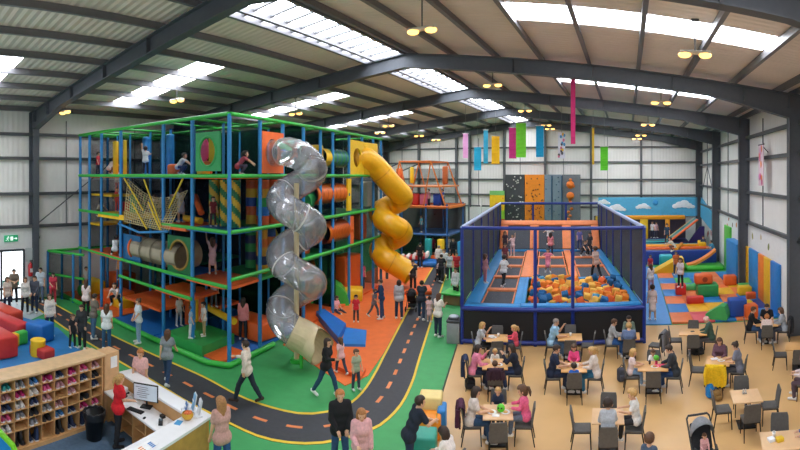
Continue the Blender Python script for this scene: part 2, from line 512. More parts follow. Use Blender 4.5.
def post(u, y, z0=0, z1=LT, r=0.075, m_=None):
    b = PM(); x = U(u, y); b.tube([(x, y, z0), (x, y, z1)], r, 10); b.build('post', m_ or BLUEP, PF)
for u in US: post(u, YS[0])
for y in YS[1:]: post(US[0], y)
for y in (13.27, 16.4, 19.1): post(US[-1], y)
for u in US[1:-1] + [-17.4]:
    for y in (13.27, 16.4): post(u, y, r=0.055)
for y in (19.1, 22.5, 25.3): post(US[2], y, r=0.06)
for y in (12.2, 12.9): post(-14.6, y, 0, L2, 0.05)
def rail(p, q, r=0.06, m_=None, name='rail'):
    b = PM(); b.tube([p, q], r, 8); b.build(name, m_ or GREENP, PF)
def rail_f(z, u0=US[0], u1=US[-1], r=0.07): rail((U(u0, CY), CY - 0.06, z), (U(u1, CY), CY - 0.06, z), r)
def rail_r(z, y0=YS[0], y1=YS[-1], r=0.07): rail((U(US[0], y0) + 0.06, y0, z), (U(US[0], y1) + 0.06, y1, z), r)
rail_f(LT); rail_r(LT); rail_f(L4); rail_r(L4); rail_f(L2); rail_r(L3, 11.5, 25.3); rail_r(L2 + 0.25, 11.5, 25.3)
rail_f(L3, US[0], US[2]); rail_f(L3 + 0.1, US[3], US[6]); rail_f(1.95, -13.9, -19.0)
b = PM(); b.tube([(-24.1, 10.85, 0.12), (-18, 10.95, 0.12), (U(US[0], CY) - 0.6, CY - 0.45, 0.12), (U(US[0], CY) + 0.1, CY - 0.1, 0.12), (U(US[0], 14) + 0.12, 14, 0.12)], 0.1, 8); b.build('base_rail', GREENP, PF)
for y in YS[2::2]: rail((U(US[0], y), y, LT), (U(US[-1], y), y, LT), 0.05)
for u in US[1:]: rail((U(u, CY), CY, LT), (U(u, 16.4), 16.4, LT), 0.05)
rail((U(US[-1], CY), CY, LT), (U(US[-1], 19.1), 19.1, LT), 0.06)
rail((U(US[-1], 16.4), 16.4, L4), (U(US[0], 16.4), 16.4, L4), 0.05)
def deck(u0, u1, y0, y1, z, m_, h=0.1, rc=0.0):
    b = PM()
    pts = [(U(u0, y0), y0), (U(u1, y0), y0), (U(u1, y1), y1), (U(u0, y1), y1)]
    if rc:
        pts = [(U(u0, y0) - rc * (1 - math.sin(t)), y0 + rc * (1 - math.cos(t))) for t in [PI / 2 * k / 6 for k in range(6, -1, -1)]] + pts[1:]
    b.prism(pts, h, T(0, 0, z - h)); b.build('deck', m_, PF)
# top deck
deck(-12, -13.9, 11.5, 13.27, L4, ORG); deck(-13.9, -19.0, 11.5, 13.27, L4, BLUE); deck(-19, -22.1, 11.5, 14.8, L4, ORG); deck(-12, -22.1, 13.3, 16.4, L4 - 0.01, GRN)
deck(-12, -14.5, 16.45, 20.9, L4, GRN); deck(-12, -14.5, 20.95, 23.3, L4, YEL)
# third level
deck(-12, -14.2, 11.45, 13.3, L3, BLUE, rc=0.4); deck(-14.25, -15.9, 11.4, 13.3, L3, ORG, h=0.16); deck(-18.6, -21, 11.4, 13.3, L3 + 0.14, YEL, h=0.22); deck(-12, -14.5, 13.35, 16.4, L3, GRN)
deck(-15.8, -18.9, 13.4, 16.4, L3, BLUE); deck(-19, -22.1, 13.4, 16.4, L3, ORG); deck(-12, -14.5, 16.45, 24, L3, GRN); deck(-21, -22.1, 11.5, 13.3, 4.1, YEL); deck(-20, -22.1, 11.6, 13.0, 5.55, YEL)
# second level
deck(-12, -14.2, 11.4, 13.3, L2, ORG, rc=0.4); deck(-14.25, -15.7, 11.45, 13.3, L2, BLUE); deck(-12, -14.2, 13.35, 16.4, L2, GRN); deck(-18.9, -21.8, 11.4, 13.3, L2 + 0.08, ORG, h=0.16); deck(-15.8, -18.9, 13.0, 16.4, L2, GRN)
deck(-19.1, -22.1, 13.4, 16.4, L2, BLUE); deck(-12, -14.5, 16.45, 24, L2 + 0.2, GRN); deck(-14.25, -19, 13.4, 14.6, 1.2, ORG)
deck(-14, -16.2, 11.4, 13.0, 1.95, ORG); deck(-16.25, -19, 11.7, 13.4, 1.0, ORG)
deck(-13.1, -15.2, 11.2, 13.0, 0.5, GRN, 0.4)
deck(-12.15, -16, 11.25, 16.4, 0.12, BLUE, rc=0.3); deck(-16.05, -19, 11.1, 16.4, 0.13, BLUE); deck(-19.05, -22, 11.1, 16.4, 0.14, ORG); deck(-12.2, -14, 11.3, 12.6, 0.18, ORG, rc=0.3)
deck(-12, -14.5, 16.45, 25.2, 0.12, ORG)
# nets
def net(p, q, z0, z1, m_, t=0.01):
    p, q = Vector((p[0], p[1], 0)), Vector((q[0], q[1], 0)); c = (p + q) / 2; d = q - p
    b = PM(); b.box((c.x, c.y, (z0 + z1) / 2), (d.length, t, z1 - z0), rz=math.atan2(d.y, d.x)); b.build('safety_net', m_, PF)
ux = lambda u, y: (U(u, y), y)
for u0, u1 in zip(US[:-1], US[1:]):
    net(ux(u0, CY), ux(u1, CY), L4, LT - 0.05, NETL)
    net(ux(u0, CY), ux(u1, CY), L2, L4 - 0.2, NETL)
for y0, y1 in zip(YS[:-1], YS[1:]):
    if y0 not in (13.27,): net(ux(-12, y0), ux(-12, y1), L4, LT - 0.05, NETL)
    net(ux(-12, y0), ux(-12, y1), L2, L4 - 0.2, NETL)
net(ux(-12.1, 16.4), ux(-22.1, 16.4), 0.1, LT, NETG); net(ux(-12.1, 19.6), ux(-22.1, 19.6), 0.1, LT, NETG)  # inner netting; these dark sheets are added to dim the frame's interior
net(ux(-14.6, 13.3), ux(-22, 13.3), L4, LT, NETD); net(ux(-14.6, 13.4), ux(-22, 13.4), L2, L4, NETD)
net(ux(-14.6, 16.5), ux(-14.6, 25.2), 0.1, LT, NETG); net(ux(-22.6, 11.9), ux(-22.1, 19), L2, LT, NETD); net(ux(-17.4, 13.5), ux(-17.4, 16.3), L2, LT, NETD)
net(ux(-14.4, 13.5), ux(-22.1, 13.5), 0.2, L2, NETD); net(ux(-12.2, 25.3), ux(-14.6, 25.3), 0.1, LT, NETG); net(ux(-14.6, 16.5), ux(-22.1, 19), 0.1, LT, NETG)
b = PM(); b.prism([ux(-12, 11.6), ux(-22, 11.6), ux(-22, 19), ux(-12, 25.2)], 0.01, T(0, 0, LT - 0.05)); b.build('roof_net', NETL, PF)
# panels on the front
def panel_f(u0, u1, z0, z1, r, m_, y=CY - 0.02, hc=(0, 0), el=(1, 1), ring=None):
    b = PM(); xa, xb = U(u0, y), U(u1, y); M = T((xa + xb) / 2, y, (z0 + z1) / 2)
    b.holed(abs(xb - xa), z1 - z0, 0.08, r, hc, el, M); p = b.build('panel', m_, PF)
    if ring:
        c = PM(); c.tube([M @ Vector((hc[0] + r * el[0] * math.cos(2 * PI * k / 28), -0.03, hc[1] + r * el[1] * math.sin(2 * PI * k / 28))) for k in range(28)], 0.05, 8, closed=True)
        o = c.build('ring', ring, p)
    return p
pg = panel_f(-12.42, -13.7, 6.62, 8.0, 0.5, H('#2f9e5a', 0.45), el=(0.9, 1.05), ring=GRN)
b = PM(); x = U(-12.9, 12)
b.prism([(0.5 * math.cos(t) , 0.62 * math.sin(t)) for t in [PI * k / 10 - PI / 2 for k in range(11)]], 0.1, T(U(-13.45, 11.9), 12.0, 7.25) @ rot(PI / 2)); b.build('yellow_crescent', YEL, PF)
b = PM(); b.ball((U(-13.95, 11.95), 12.05, 7.42), (0.36, 0.12, 0.5), 16, 10); b.build('pink_pad', H('#e0457a', 0.45), PF)
b = PM(); b.ball((U(-13.6, 11.9), 11.95, 6.85), (0.36, 0.12, 0.16), 16, 10); b.build('orange_pad', ORG, PF)
# yellow square pads on the top deck
for u, w in ((-20.25, 0.5), (-19.4, 0.2)):
    b = PM(); b.rbox((U(u, 12), 12.0, 7.3), (w * 0.6, 0.18, 1.6), 0.05); b.build('upright_pad', YEL, PF)
for u in (-18.75, -16.9): 
    b = PM(); b.rbox((U(u, 12.6), 12.8, 7.3), (0.28, 0.28, 1.9), 0.06); b.build('upright_pad', BLUEP, PF)
for u, y, m_ in ((-16.4, 12.6, ORG), (-14.25, 12.4, YEL), (-14.25, 12.5, ORG)):
    b = PM(); b.rbox((U(u, y), y, L4 + 0.25), (0.5, 0.4, 0.5), 0.12); b.build('soft_stool', m_, PF)
# crawl tube with end panels
def tube_part(name, P, r, mats, ring_mat=None, rings=(), n=20, parent=PF, mm=PM, thick=0.04):
    b = mm(); b.tube(P, r, n, caps=False); b.tube(P[::-1], r - thick, n, caps=False)
    o = b.build(name, mats, parent)
    for i in rings:
        d = (Vector(P[min(i + 1, len(P) - 1)]) - Vector(P[max(i - 1, 0)])).normalized() * 0.05
        c = mm(); c.tube([Vector(P[i]) - d, Vector(P[i]) + d], r + 0.03, n, caps=False); c.tube([Vector(P[i]) + d, Vector(P[i]) - d], r - thick, n, caps=False)
        c.build('seam_ring', ring_mat, o)
    return o
ct = [(U(u, 12) , 11.95, 3.28) for u in np.linspace(-18.15, -14.95, 9)]
tube_part('crawl_tube', ct, 0.5, mat('beige_tube', '#a99d86', 0.4, var=0.06), mat('beige_tube_ring', '#7d7460', 0.5), (2, 4, 6), 24)
b = PM(); b.tube([ct[0], (ct[0][0] - 0.1, 11.95, 3.28)], 0.55, 24); b.build('orange_collar', ORG, PF)
b = PM(); b.box((-18.25, 11.62, 3.25), (1.4, 0.08, 1.2)); b.build('panel', BLUEP, PF)
panel_f(-14.0, -15.55, L2 + 0.05, L2 + 1.45, 0.56, mat('panel_green', '#2f8f55', 0.45), y=11.6, hc=(-0.05, -0.02), ring=H('#c9a24a', 0.45))
tube_part('tube_mouth', [(U(-14.9, 12), 11.65, 3.4), (U(-14.9, 12) , 12.4, 3.4)], 0.54, BEIGE)
# climbing net between level 3 and 4
def lerp(a, c, t): return tuple(a[i] + (c[i] - a[i]) * t for i in range(3))
A0, A1, B0, B1 = (U(-18.6, CY), 11.35, 6.3), (U(-14.7, CY), 11.6, 5.9), (U(-18.4, CY), 11.3, 4.45), (U(-15.2, CY), 11.3, 4.3)
ROPE = H('#cbb98a', 0.8); YROPE = H('#d9b82e', 0.7)
b = PM(); n_ = 22
for k in range(n_ + 1):
    t = k / n_
    P = []
    for q in range(7):
        s = q / 6; a = lerp(A0, A1, t); c = lerp(B0, B1, t); p = lerp(a, c, s)
        sag = 0.55 * math.sin(PI * t) * (1 - s)
        P.append((p[0], p[1] + 0.9 * (1 - s) * 0.3, p[2] - sag))
    b.tube(P, 0.017, 5)
for q in range(16):
    s = q / 15; P = []
    for k in range(n_ + 1):
        t = k / n_; a = lerp(A0, A1, t); c = lerp(B0, B1, t); p = lerp(a, c, s); P.append((p[0], p[1] + 0.27 * (1 - s), p[2] - 0.55 * math.sin(PI * t) * (1 - s)))
    b.tube(P, 0.016, 5)
b.build('climbing_net', ROPE, PF)
b = PM()
for p, q in (((U(-18.5, 11.4), 11.35, 6.35), (U(-17.2, 11.4), 11.5, 5.0)), ((U(-14.4, 11.4), 11.4, 6.35), (U(-15.4, 11.4), 11.5, 5.2)), ((U(-17, 11.4), 11.4, 6.3), (U(-15.6, 11.4), 11.25, 4.5)), ((U(-16.4, 11.4), 11.2, 5.4), (U(-15.5, 11.4), 11.15, 4.35)), ((U(-17.6, 11.4), 11.2, 5.3), (U(-16.5, 11.4), 11.2, 4.3))): b.tube([p, q], 0.035, 6)
b.build('yellow_rope', YROPE, PF)
b = PM(); b.tube([(U(-18.6, 11), 11.1, 4.35), (U(-16.8, 11), 11.0, 4.15), (U(-15, 11), 11.1, 4.35)], 0.05, 8); b.build('net_bar', BLUEP, PF)
# striped rollers
def stripes(u, y, z0, z1, r, cols, n=4, spiral=False):
    cm = [H(c, 0.5) for c in cols]; b = PM(); x = U(u, y)
    if spiral:
        N = 16; K = 24
        vs = [(x + r * math.cos(2 * PI * k / N), y + r * math.sin(2 * PI * k / N), z0 + (z1 - z0) * i / K) for i in range(K + 1) for k in range(N)]
        for i in range(K):
            for k in range(N):
                b.add([vs[i * N + k], vs[i * N + (k + 1) % N], vs[(i + 1) * N + (k + 1) % N], vs[(i + 1) * N + k]], [(0, 1, 2, 3)], int((i * 0.5 + k * 0.5)) // 2 % len(cm), True)
    else:
        for i in range(n): b.cyl((x, y, z0 + (z1 - z0) * i / n), r, (z1 - z0) / n, 16, i % len(cm))
    b.build('padded_roller', cm, PF)
for u in (-12.6, -13.15, -13.75): stripes(u, 12.5, L3 + 0.05, L4 - 0.15, 0.19, ('#e0b52c', '#1f7a48') if u > -13.5 else ('#2a8d57', '#d7b23a'), spiral=True)
for u, y, c in ((-12.35, 13.9, ('#e2601f', '#1f6fc0', '#2f9e4f', '#e0a52c')), (-12.3, 14.6, ('#e0602c', '#12804a', '#1d3f9a', '#e58a2c')), (-12.9, 13.9, ('#e5b62c', '#d9642c', '#2450a0')), (-12.5, 15.6, ('#e2a02c', '#2f9e4f', '#c9402c'))):
    stripes(u, y, L3 + 0.05, L4 - 0.15, 0.25, c, 5)
for u, y, c in ((-12.4, 13.9, ('#e2a01f', '#20355f', '#d9a23a', '#e0742c')), (-12.5, 14.6, ('#d8702c', '#274b8a', '#b98f3a')), (-13.4, 14.4, ('#2f9e4f', '#20355f'))):
    stripes(u, y, L2 + 0.05, L3 - 0.15, 0.22, c, 5)
for u, m_ in ((-15.2, ORG), (-15.5, YEL), (-15.75, LIME), (-16.1, ORG)):
    b = PM(); b.cyl((U(u, 13.2), 13.2, 0.15), 0.13, 1.6, 14); b.build('padded_roller', m_, PF)
# crossing pads and beams inside
for p, q, m_ in (((-12.2, 15.4, 3.1), (-13.6, 16.1, 4.3), YEL), ((-14.6, 12.6, 5.0), (-15.5, 13.1, 5.6), ORG), ((-14.4, 12.4, 4.7), (-15.4, 12.4, 4.75), YEL), ((-13.0, 12.9, 1.0), (-15.0, 13.2, 1.15), YEL), ((-18, 12.6, 3.0), (-15.5, 13.2, 2.3), YEL), ((-12.4, 18, 1.6), (-13.8, 20, 2.5), ORG), ((-12.2, 17.2, 2.0), (-13.5, 18.5, 0.5), ORG)):
    b = PM(); b.tube([(U(p[0], p[1]), p[1], p[2]), (U(q[0], q[1]), q[1], q[2])], 0.13, 12); b.build('padded_beam', m_, PF)
for u, y, z, s, m_ in ((-21.0, 12.6, 0.45, (1.4, 1.2, 0.6), ORG), (-20.2, 12.4, 0.35, (0.9, 0.8, 0.45), YEL), (-19.5, 13.0, 3.1, (0.8, 0.6, 0.8), ORG), (-19.6, 12.9, 5.1, (0.7, 0.5, 0.9), GRN), (-20.6, 13, 4.9, (0.7, 0.4, 0.5), RED), (-13.0, 14.2, 0.5, (1.6, 1.2, 0.7), ORG), (-13.2, 15.2, 3.2, (0.6, 1.2, 0.9), ORG), (-12.6, 18.2, 7.2, (0.9, 0.5, 1.3), YEL), (-12.9, 22.4, 1.3, (0.9, 1.6, 1.8), ORG), (-12.8, 23.6, 3.6, (0.8, 0.8, 1.4), ORG), (-12.6, 17.2, 3.5, (0.6, 0.5, 1.0), ORG), (-12.5, 24.2, 5.4, (0.6, 0.6, 1.4), H('#c9c4b8'))):
    b = PM(); b.rbox((U(u, y), y, z), s, 0.08); b.build('soft_block', m_, PF)
# orange entry panel and the tubes on the long side
def panel_r(y0, y1, z0, z1, r, m_, hc=(0, 0), el=(1, 1)):
    ym = (y0 + y1) / 2; a = math.atan2(y1 - y0, U(-12, y1) - U(-12, y0))
    b = PM(); b.holed(y1 - y0, z1 - z0, 0.1, r, hc, el, T(U(-12, ym) + 0.04, ym, (z0 + z1) / 2) @ rot(0, 0, a)); return b.build('panel', m_, PF)
panel_r(13.3, 14.75, L4 + 0.1, 8.1, 0.46, ORG, hc=(-0.02, 0.02), el=(1, 1.1))
panel_r(20.9, 22.6, L4 + 0.05, 8.25, 0.5, YEL); 
b = PM(); b.rbox((U(-12.05, 23.3), 23.4, 7.35), (0.5, 1.5, 1.75), 0.08); b.build('slide_box', YEL, PF)
def tb(y0, y1, z, r, m_, rm, du=-12.4, n=12):
    P = [(U(du, y), y, z) for y in np.linspace(y0, y1, n)]; return tube_part('crawl_tube', P, r, m_, rm, range(1, n - 1), 20)
OT = mat('orange_tube', '#e8741f', 0.35, var=0.06); OTR = mat('orange_tube_rib', '#d25e14', 0.4)
tb(17.6, 20.6, 5.6, 0.47, OT, OTR, n=8); tb(18.7, 20.9, 3.75, 0.5, OT, OTR, n=14); tb(19.0, 20.9, 7.3, 0.44, mat('green_tube', '#2b8a55', 0.35), mat('blue_tube_ring', '#2a5f8f', 0.4), n=5)
b = PM(); b.tube([(U(-12.4, 18.4), 18.4, 7.3), (U(-12.4, 19.0), 19.0, 7.3)], 0.44, 20, caps=False); b.build('crawl_tube', YEL, PF)
panel_r(20.6, 21.0, 4.7, 6.3, 0.1, YEL); panel_r(20.9, 21.3, 2.9, 4.4, 0.1, ORG)
b = PM(); b.tube([(U(-12.4, 16.9), 16.9, 5.3), (U(-12.7, 18), 18, 5.4)], 0.42, 18); b.build('crawl_tube', GRN, PF)

# low side wing against the left wall
LW = thing('play_frame_annexe', 'low green-railed netted wing left of the tall play frame', 'play frame', (-23.2, 11.5, 0))
def LM():
    m = MB(); m.M = T(23.2, -11.5, 0); return m
for x, y in ((-24.15, 10.1), (-23.45, 10.6), (-22.6, 10.85), (-24.15, 13.5), (-24.15, 16), (-22.7, 16)):
    b = LM(); b.tube([(x, y, 0), (x, y, 2.45)], 0.07, 8); b.build('post', BLUEP, LW)
for p, q in (((-24.15, 10.1, 2.45), (-22.1, 11.2, 2.45)), ((-24.15, 10.1, 2.45), (-24.15, 16, 2.45)), ((-24.15, 13.5, 2.45), (-22.3, 13.5, 2.45)), ((-24.15, 16, 2.45), (-22.5, 16, 2.45)), ((-24.15, 10.15, 1.25), (-22.1, 11.2, 1.25))):
    b = LM(); b.tube([p, q], 0.07, 8); b.build('rail', GREENP, LW)
b = LM(); b.box((-23.1, 10.65, 1.2), (2.2, 0.01, 2.3), rz=0.49); b.build('safety_net', NETD, LW)
b = LM(); b.box((-23.2, 13.4, 0.1), (1.8, 5, 0.2)); b.build('floor_pad', ORG, LW)
b = LM(); b.rbox((-23.3, 12.4, 0.55), (1.3, 0.8, 0.7), 0.1); b.build('soft_block', YEL, LW)
b = LM(); b.rbox((-23.4, 14.2, 0.65), (1.2, 1.2, 0.9), 0.1); b.build('soft_block', ORG, LW)
b = MB(); b.ball((0, 0, 0.33), 0.33, 20, 12); o = b.build('play_ball', GREENP, None, (-22.75, 11.5, 0.2)); tag(o, 'green ball on the orange pad inside the low wing', 'ball')

# ---------------------------------------------------------------- clear spiral slide
def helix(ax, er, ef, R, segs, n=10):
    """segs: (angle deg, z) knots, the angle falls as the slide drops."""
    out = []
    for (a0, z0), (a1, z1) in zip(segs[:-1], segs[1:]):
        for k in range(n):
            t = k / n; a = math.radians(a0 + (a1 - a0) * t)
            p = ax + er * (R * math.cos(a)) + ef * (R * math.sin(a)); out.append(Vector((p.x, p.y, z0 + (z1 - z0) * t)))
    a = math.radians(segs[-1][0]); p = ax + er * (R * math.cos(a)) + ef * (R * math.sin(a)); out.append(Vector((p.x, p.y, segs[-1][1])))
    return out
AX = at(296.5, 362); th = math.atan2(AX.x, AX.y)
er = Vector((math.cos(th), -math.sin(th), 0)); ef = Vector((-math.sin(th), -math.cos(th), 0))
CS = thing('spiral_slide', 'clear plastic spiral tube slide corkscrewing down the front of the play frame', 'slide', (AX.x, AX.y, 0))
def CM():
    m = MB(); m.M = T(-AX.x, -AX.y, 0); return m
hx = helix(AX, er, ef, 0.56, [(75, 7.12), (0, 6.62), (-180, 5.62), (-360, 4.66), (-540, 3.68), (-720, 2.72), (-900, 1.78), (-985, 1.22)], 12)
P0 = Vector((U(-12, 14.03) - 0.12, 14.03, 7.3))
lead = smooth_path([P0, P0 + Vector((0.6, -0.12, 0.0)), hx[0] + (P0 - hx[0]) * 0.35 + Vector((0, 0, 0.1)) + ef * 0.25, hx[0]], 6)
CLEAR = clear_mat('clear_plastic'); CRING = H('#d9d8d6', 0.3)
path = lead[:-1] + hx
tube_part('clear_tube', path, 0.505, CLEAR, CRING, (), 28, CS, CM, 0.015)
d_ = 0
for i in range(1, len(path) - 1):
    d_ += (path[i] - path[i - 1]).length
    if d_ > 1.55:
        d_ = 0; dv = (path[i + 1] - path[i - 1]).normalized() * 0.025
        c = CM(); c.tube([path[i] - dv, path[i] + dv], 0.53, 28, caps=False); c.tube([path[i] + dv, path[i] - dv], 0.485, 28, caps=False); c.build('seam_ring', CRING, CS)
e0 = hx[-1]; e1 = e0 + er * 0.5 + ef * 0.08 + Vector((0, 0, -0.26)); e2 = e0 + er * 0.9 + ef * 0.4 + Vector((0, 0, -0.5))
ep = smooth_path([e0 - er * 0.1 + Vector((0, 0, 0.03)), e1, e2], 8)
b = CM(); n_ = 24
for sgn, rad in ((1, 0.55), (-1, 0.50)):
    rings = []
    for i, p in enumerate(ep):
        t = i / (len(ep) - 1); d = (ep[min(i + 1, len(ep) - 1)] - ep[max(i - 1, 0)]).normalized()
        up = Vector((0, 0, 1)); up = (up - d * up.dot(d)).normalized(); sd = d.cross(up)
        cut = 0 if t < 0.55 else (t - 0.55) / 0.45 * 0.8     # opens towards the end
        row = []
        for k in range(n_ + 1):
            a = -PI / 2 - (PI - cut * PI / 2) + (2 * PI - cut * PI) * k / n_
            row.append(p + sd * (math.cos(a) * rad) + up * (math.sin(a) * rad))
        rings.append(row)
    for i in range(len(rings) - 1):
        for k in range(n_):
            qd = [rings[i][k], rings[i][k + 1], rings[i + 1][k + 1], rings[i + 1][k]]
            b.add(qd if sgn > 0 else qd[::-1], [(0, 1, 2, 3)], 0, True)
b.build('exit_chute', CREAM, CS)
b = CM(); b.tube([(AX.x, AX.y, 0), (AX.x, AX.y, 6.2)], 0.09, 12); b.build('centre_pole', CREAM, CS)
b = CM(); b.cyl((AX.x, AX.y, 0), 0.22, 0.12, 16); b.build('pole_foot', GREENP, CS)
for k in (0.3,):
    b = CM(); q = ep[4]; b.tube([(q.x, q.y, 0.02), (q.x, q.y, q.z - 0.45)], 0.06, 8); b.build('leg', GREENP, CS)

# ---------------------------------------------------------------- yellow spiral slide
AY = atr(391, 300, 28.3); AY.z = 0; th = math.atan2(AY.x, AY.y)
er2 = Vector((math.cos(th), -math.sin(th), 0)); ef2 = Vector((-math.sin(th), -math.cos(th), 0))
YS_ = thing('spiral_slide', 'bright yellow spiral tube slide at the far end of the play frame', 'slide', (AY.x, AY.y, 0))
def YM():
    m = MB(); m.M = T(-AY.x, -AY.y, 0); return m
R2 = 0.64
hy = helix(AY, er2, ef2, R2, [(20, 5.35), (0, 5.15), (-180, 4.25), (-360, 3.15), (-540, 2.15), (-640, 1.55)], 12)
top = [atr(354, 160, 26.5), atr(362, 158, 26.6), atr(375, 166, 27.2), atr(391, 184, 27.6)]
pth = smooth_path(top + [hy[0]], 7)[:-1] + hy
xe = hy[-1]; pth += [xe + er2 * 0.5 + Vector((0, 0, -0.3)), xe + er2 * 1.0 + ef2 * 0.2 + Vector((0, 0, -0.6))]
YT = mat('yellow_plastic', '#f6b41c', 0.3, var=0.04); YTR = mat('yellow_plastic_seam', '#e09a12', 0.35)
tube_part('slide_tube', pth, 0.63, YT, YTR, (), 26, YS_, YM, 0.03)
d_ = 0
for i in range(1, len(pth) - 1):
    d_ += (pth[i] - pth[i - 1]).length
    if d_ > 1.9:
        d_ = 0; dv = (pth[i + 1] - pth[i - 1]).normalized() * 0.03
        c = YM(); c.tube([pth[i] - dv, pth[i] + dv], 0.66, 26, caps=False); c.tube([pth[i] + dv, pth[i] - dv], 0.61, 26, caps=False); c.build('seam_ring', YTR, YS_)
b = YM(); q = at(387, 279); b.tube([(q.x, q.y, 0), (q.x, q.y, 2.9)], 0.09, 10); b.build('support_post', H('#5c6a7c', 0.4), YS_)
b = YM(); q = xe + er2 * 1.2 + ef2 * 0.4; b.rbox((q.x, q.y, 0.12), (1.8, 1.5, 0.22), 0.06, rz=-th); b.build('landing_mat', ORG, YS_)
# ---------------------------------------------------------------- trampoline arena
FL = at(462, 344); FRt = at(643.5, 347)
e1 = (FRt - FL); TW = e1.length + 0.1; trz = math.atan2(e1.y, e1.x) + math.radians(3.6); e1.normalize()
TLn = 16.2; DZ = 1.5; NZ = 4.46
TA = thing('trampoline_arena', 'netted trampoline arena with blue posts, orange strips and blue edge pads', 'trampoline', (FL.x, FL.y, 0), trz)
TBLUE = H('#2c8fd0', 0.45); TNAVY = H('#1b3286', 0.35); TORG = H('#f08a52', 0.5); BED = mat('trampoline_bed', '#4a4d55', 0.8, var=0.08, scale=20); BLACK = mat('black_board', '#15161a', 0.6, var=0.1); PADB = H('#2878c4', 0.45)
xs = [0, TW / 3 * 1.12, TW * 0.70, TW]
def ta(name, mb, m_): return mb.build(name, m_, TA)
def tpost(x, y, z0=0, z1=NZ, r=0.07):
    b = MB(); b.tube([(x, y, z0), (x, y, z1)], r, 10); ta('post', b, TNAVY)
for x in (0, 2.8, 4.22, TW): tpost(x, 0)
for y in (2.8, 5.6, 8.6, 11.4, 14.2, TLn):
    tpost(0, y); tpost(TW, y)
for x in (TW / 3, TW * 2 / 3): tpost(x, TLn)
for p, q, r in (((0, 0, NZ), (TW, 0, NZ), 0.07), ((0, TLn, NZ), (TW, TLn, NZ), 0.085), ((0, 0, 0.12), (TW, 0, 0.12), 0.09), ((0, 0, DZ - 0.12), (TW, 0, DZ - 0.12), 0.09)):
    b = MB(); b.tube([p, q], r, 8); ta('rail', b, TNAVY)
PALE = H('#9fb2d4', 0.4)
for x in (0, TW):
    b = MB(); b.tube([(x, 0, NZ), (x, TLn, NZ)], 0.085, 8); ta('rail', b, PALE)
    b = MB(); b.box((x, TLn / 2, (DZ + NZ) / 2), (0.012, TLn, NZ - DZ)); ta('safety_net', b, NETB)
    b = MB(); b.box((x, TLn / 2, DZ / 2 - 0.05), (0.05, TLn, DZ - 0.1)); ta('base_board', b, BLACK)
b = MB(); b.box((TW / 2, TLn, (3.0 + NZ) / 2), (TW, 0.012, NZ - 3.0)); ta('safety_net', b, NETL)
b = MB(); b.box((TW / 2, 0.0, (DZ + NZ) / 2), (TW, 0.008, NZ - DZ)); ta('safety_net', b, net_mat('front_net', '#1a1c26', 0.05))
b = MB(); b.box((TW / 2, 0.03, 0.72), (TW - 0.1, 0.05, 1.3)); ta('base_board', b, BLACK)
# deck pads
def pad(x0, x1, y0, y1, m_, z=DZ, h=0.12, name='pad'):
    b = MB(); b.rbox(((x0 + x1) / 2, (y0 + y1) / 2, z - h / 2), (x1 - x0, y1 - y0, h), 0.03); ta(name, b, m_)
YB_ = [0.45, 2.9, 5.6, 8.5, 11.4, 14.0]
pad(0.06, 2.22, 0.02, 0.45, TBLUE); pad(0.06, 0.62, 0.47, 14.2, TBLUE); pad(TW - 0.5, TW - 0.06, 5.6, 14.2, TBLUE); pad(0.64, TW - 0.52, 14.0, 14.3, TBLUE)
pad(1.95, 2.28, 0.47, 5.4, TBLUE)
cols = [(0.64, 1.94), (2.75, 4.35), (4.85, TW - 0.52)]
pad(1.97, 2.70, 5.6, 14.0, TORG); pad(4.40, 4.82, 5.6, 14.0, TORG)
for ci, (xa, xb) in enumerate(cols):
    for i in range(5):
        if ci > 0 and i < 2: continue
        ya, yb = YB_[i], YB_[i + 1]
        b = MB(); b.box(((xa + xb) / 2, (ya + yb) / 2, DZ - 0.09), (xb - xa - 0.16, yb - ya - 0.5, 0.03)); bed = ta('trampoline_bed', b, BED)
        for s in (-1, 1):
            b = MB(); b.box(((xa + xb) / 2 + s * ((xb - xa) / 2 - 0.05), (ya + yb) / 2, DZ - 0.07), (0.06, yb - ya - 0.4, 0.04)); b.build('spring_edge', TORG, bed)
        if i < 4: pad(xa, xb, yb - 0.2, yb + 0.2, TORG)
# sloped wall trampolines at the far end
ang = math.atan2(2.0, 1.6)
M0 = T(0, 14.4, DZ) @ rot(ang)
for x0, x1 in ((0.1, 0.62), (2.15, 2.75), (4.35, 4.95), (TW - 0.6, TW - 0.1)):
    b = MB(); b.M = M0; b.rbox(((x0 + x1) / 2, 0.95, 0.02), (x1 - x0, 1.9, 0.14), 0.04); ta('wall_pad', b, TORG)
b = MB(); b.M = M0; b.rbox((TW / 2, 2.05, 0.02), (TW - 0.2, 0.4, 0.2), 0.06); ta('wall_pad', b, TORG)
for x0, x1 in ((0.62, 2.15), (2.75, 4.35), (4.95, TW - 0.6)):
    b = MB(); b.M = M0; b.box(((x0 + x1) / 2, 0.95, -0.02), (x1 - x0, 1.85, 0.04)); ta('trampoline_bed', b, BED)
b = MB(); b.box((TW / 2, 16.1, 1.45), (TW - 0.2, 0.08, 2.8)); ta('base_board', b, BLACK)
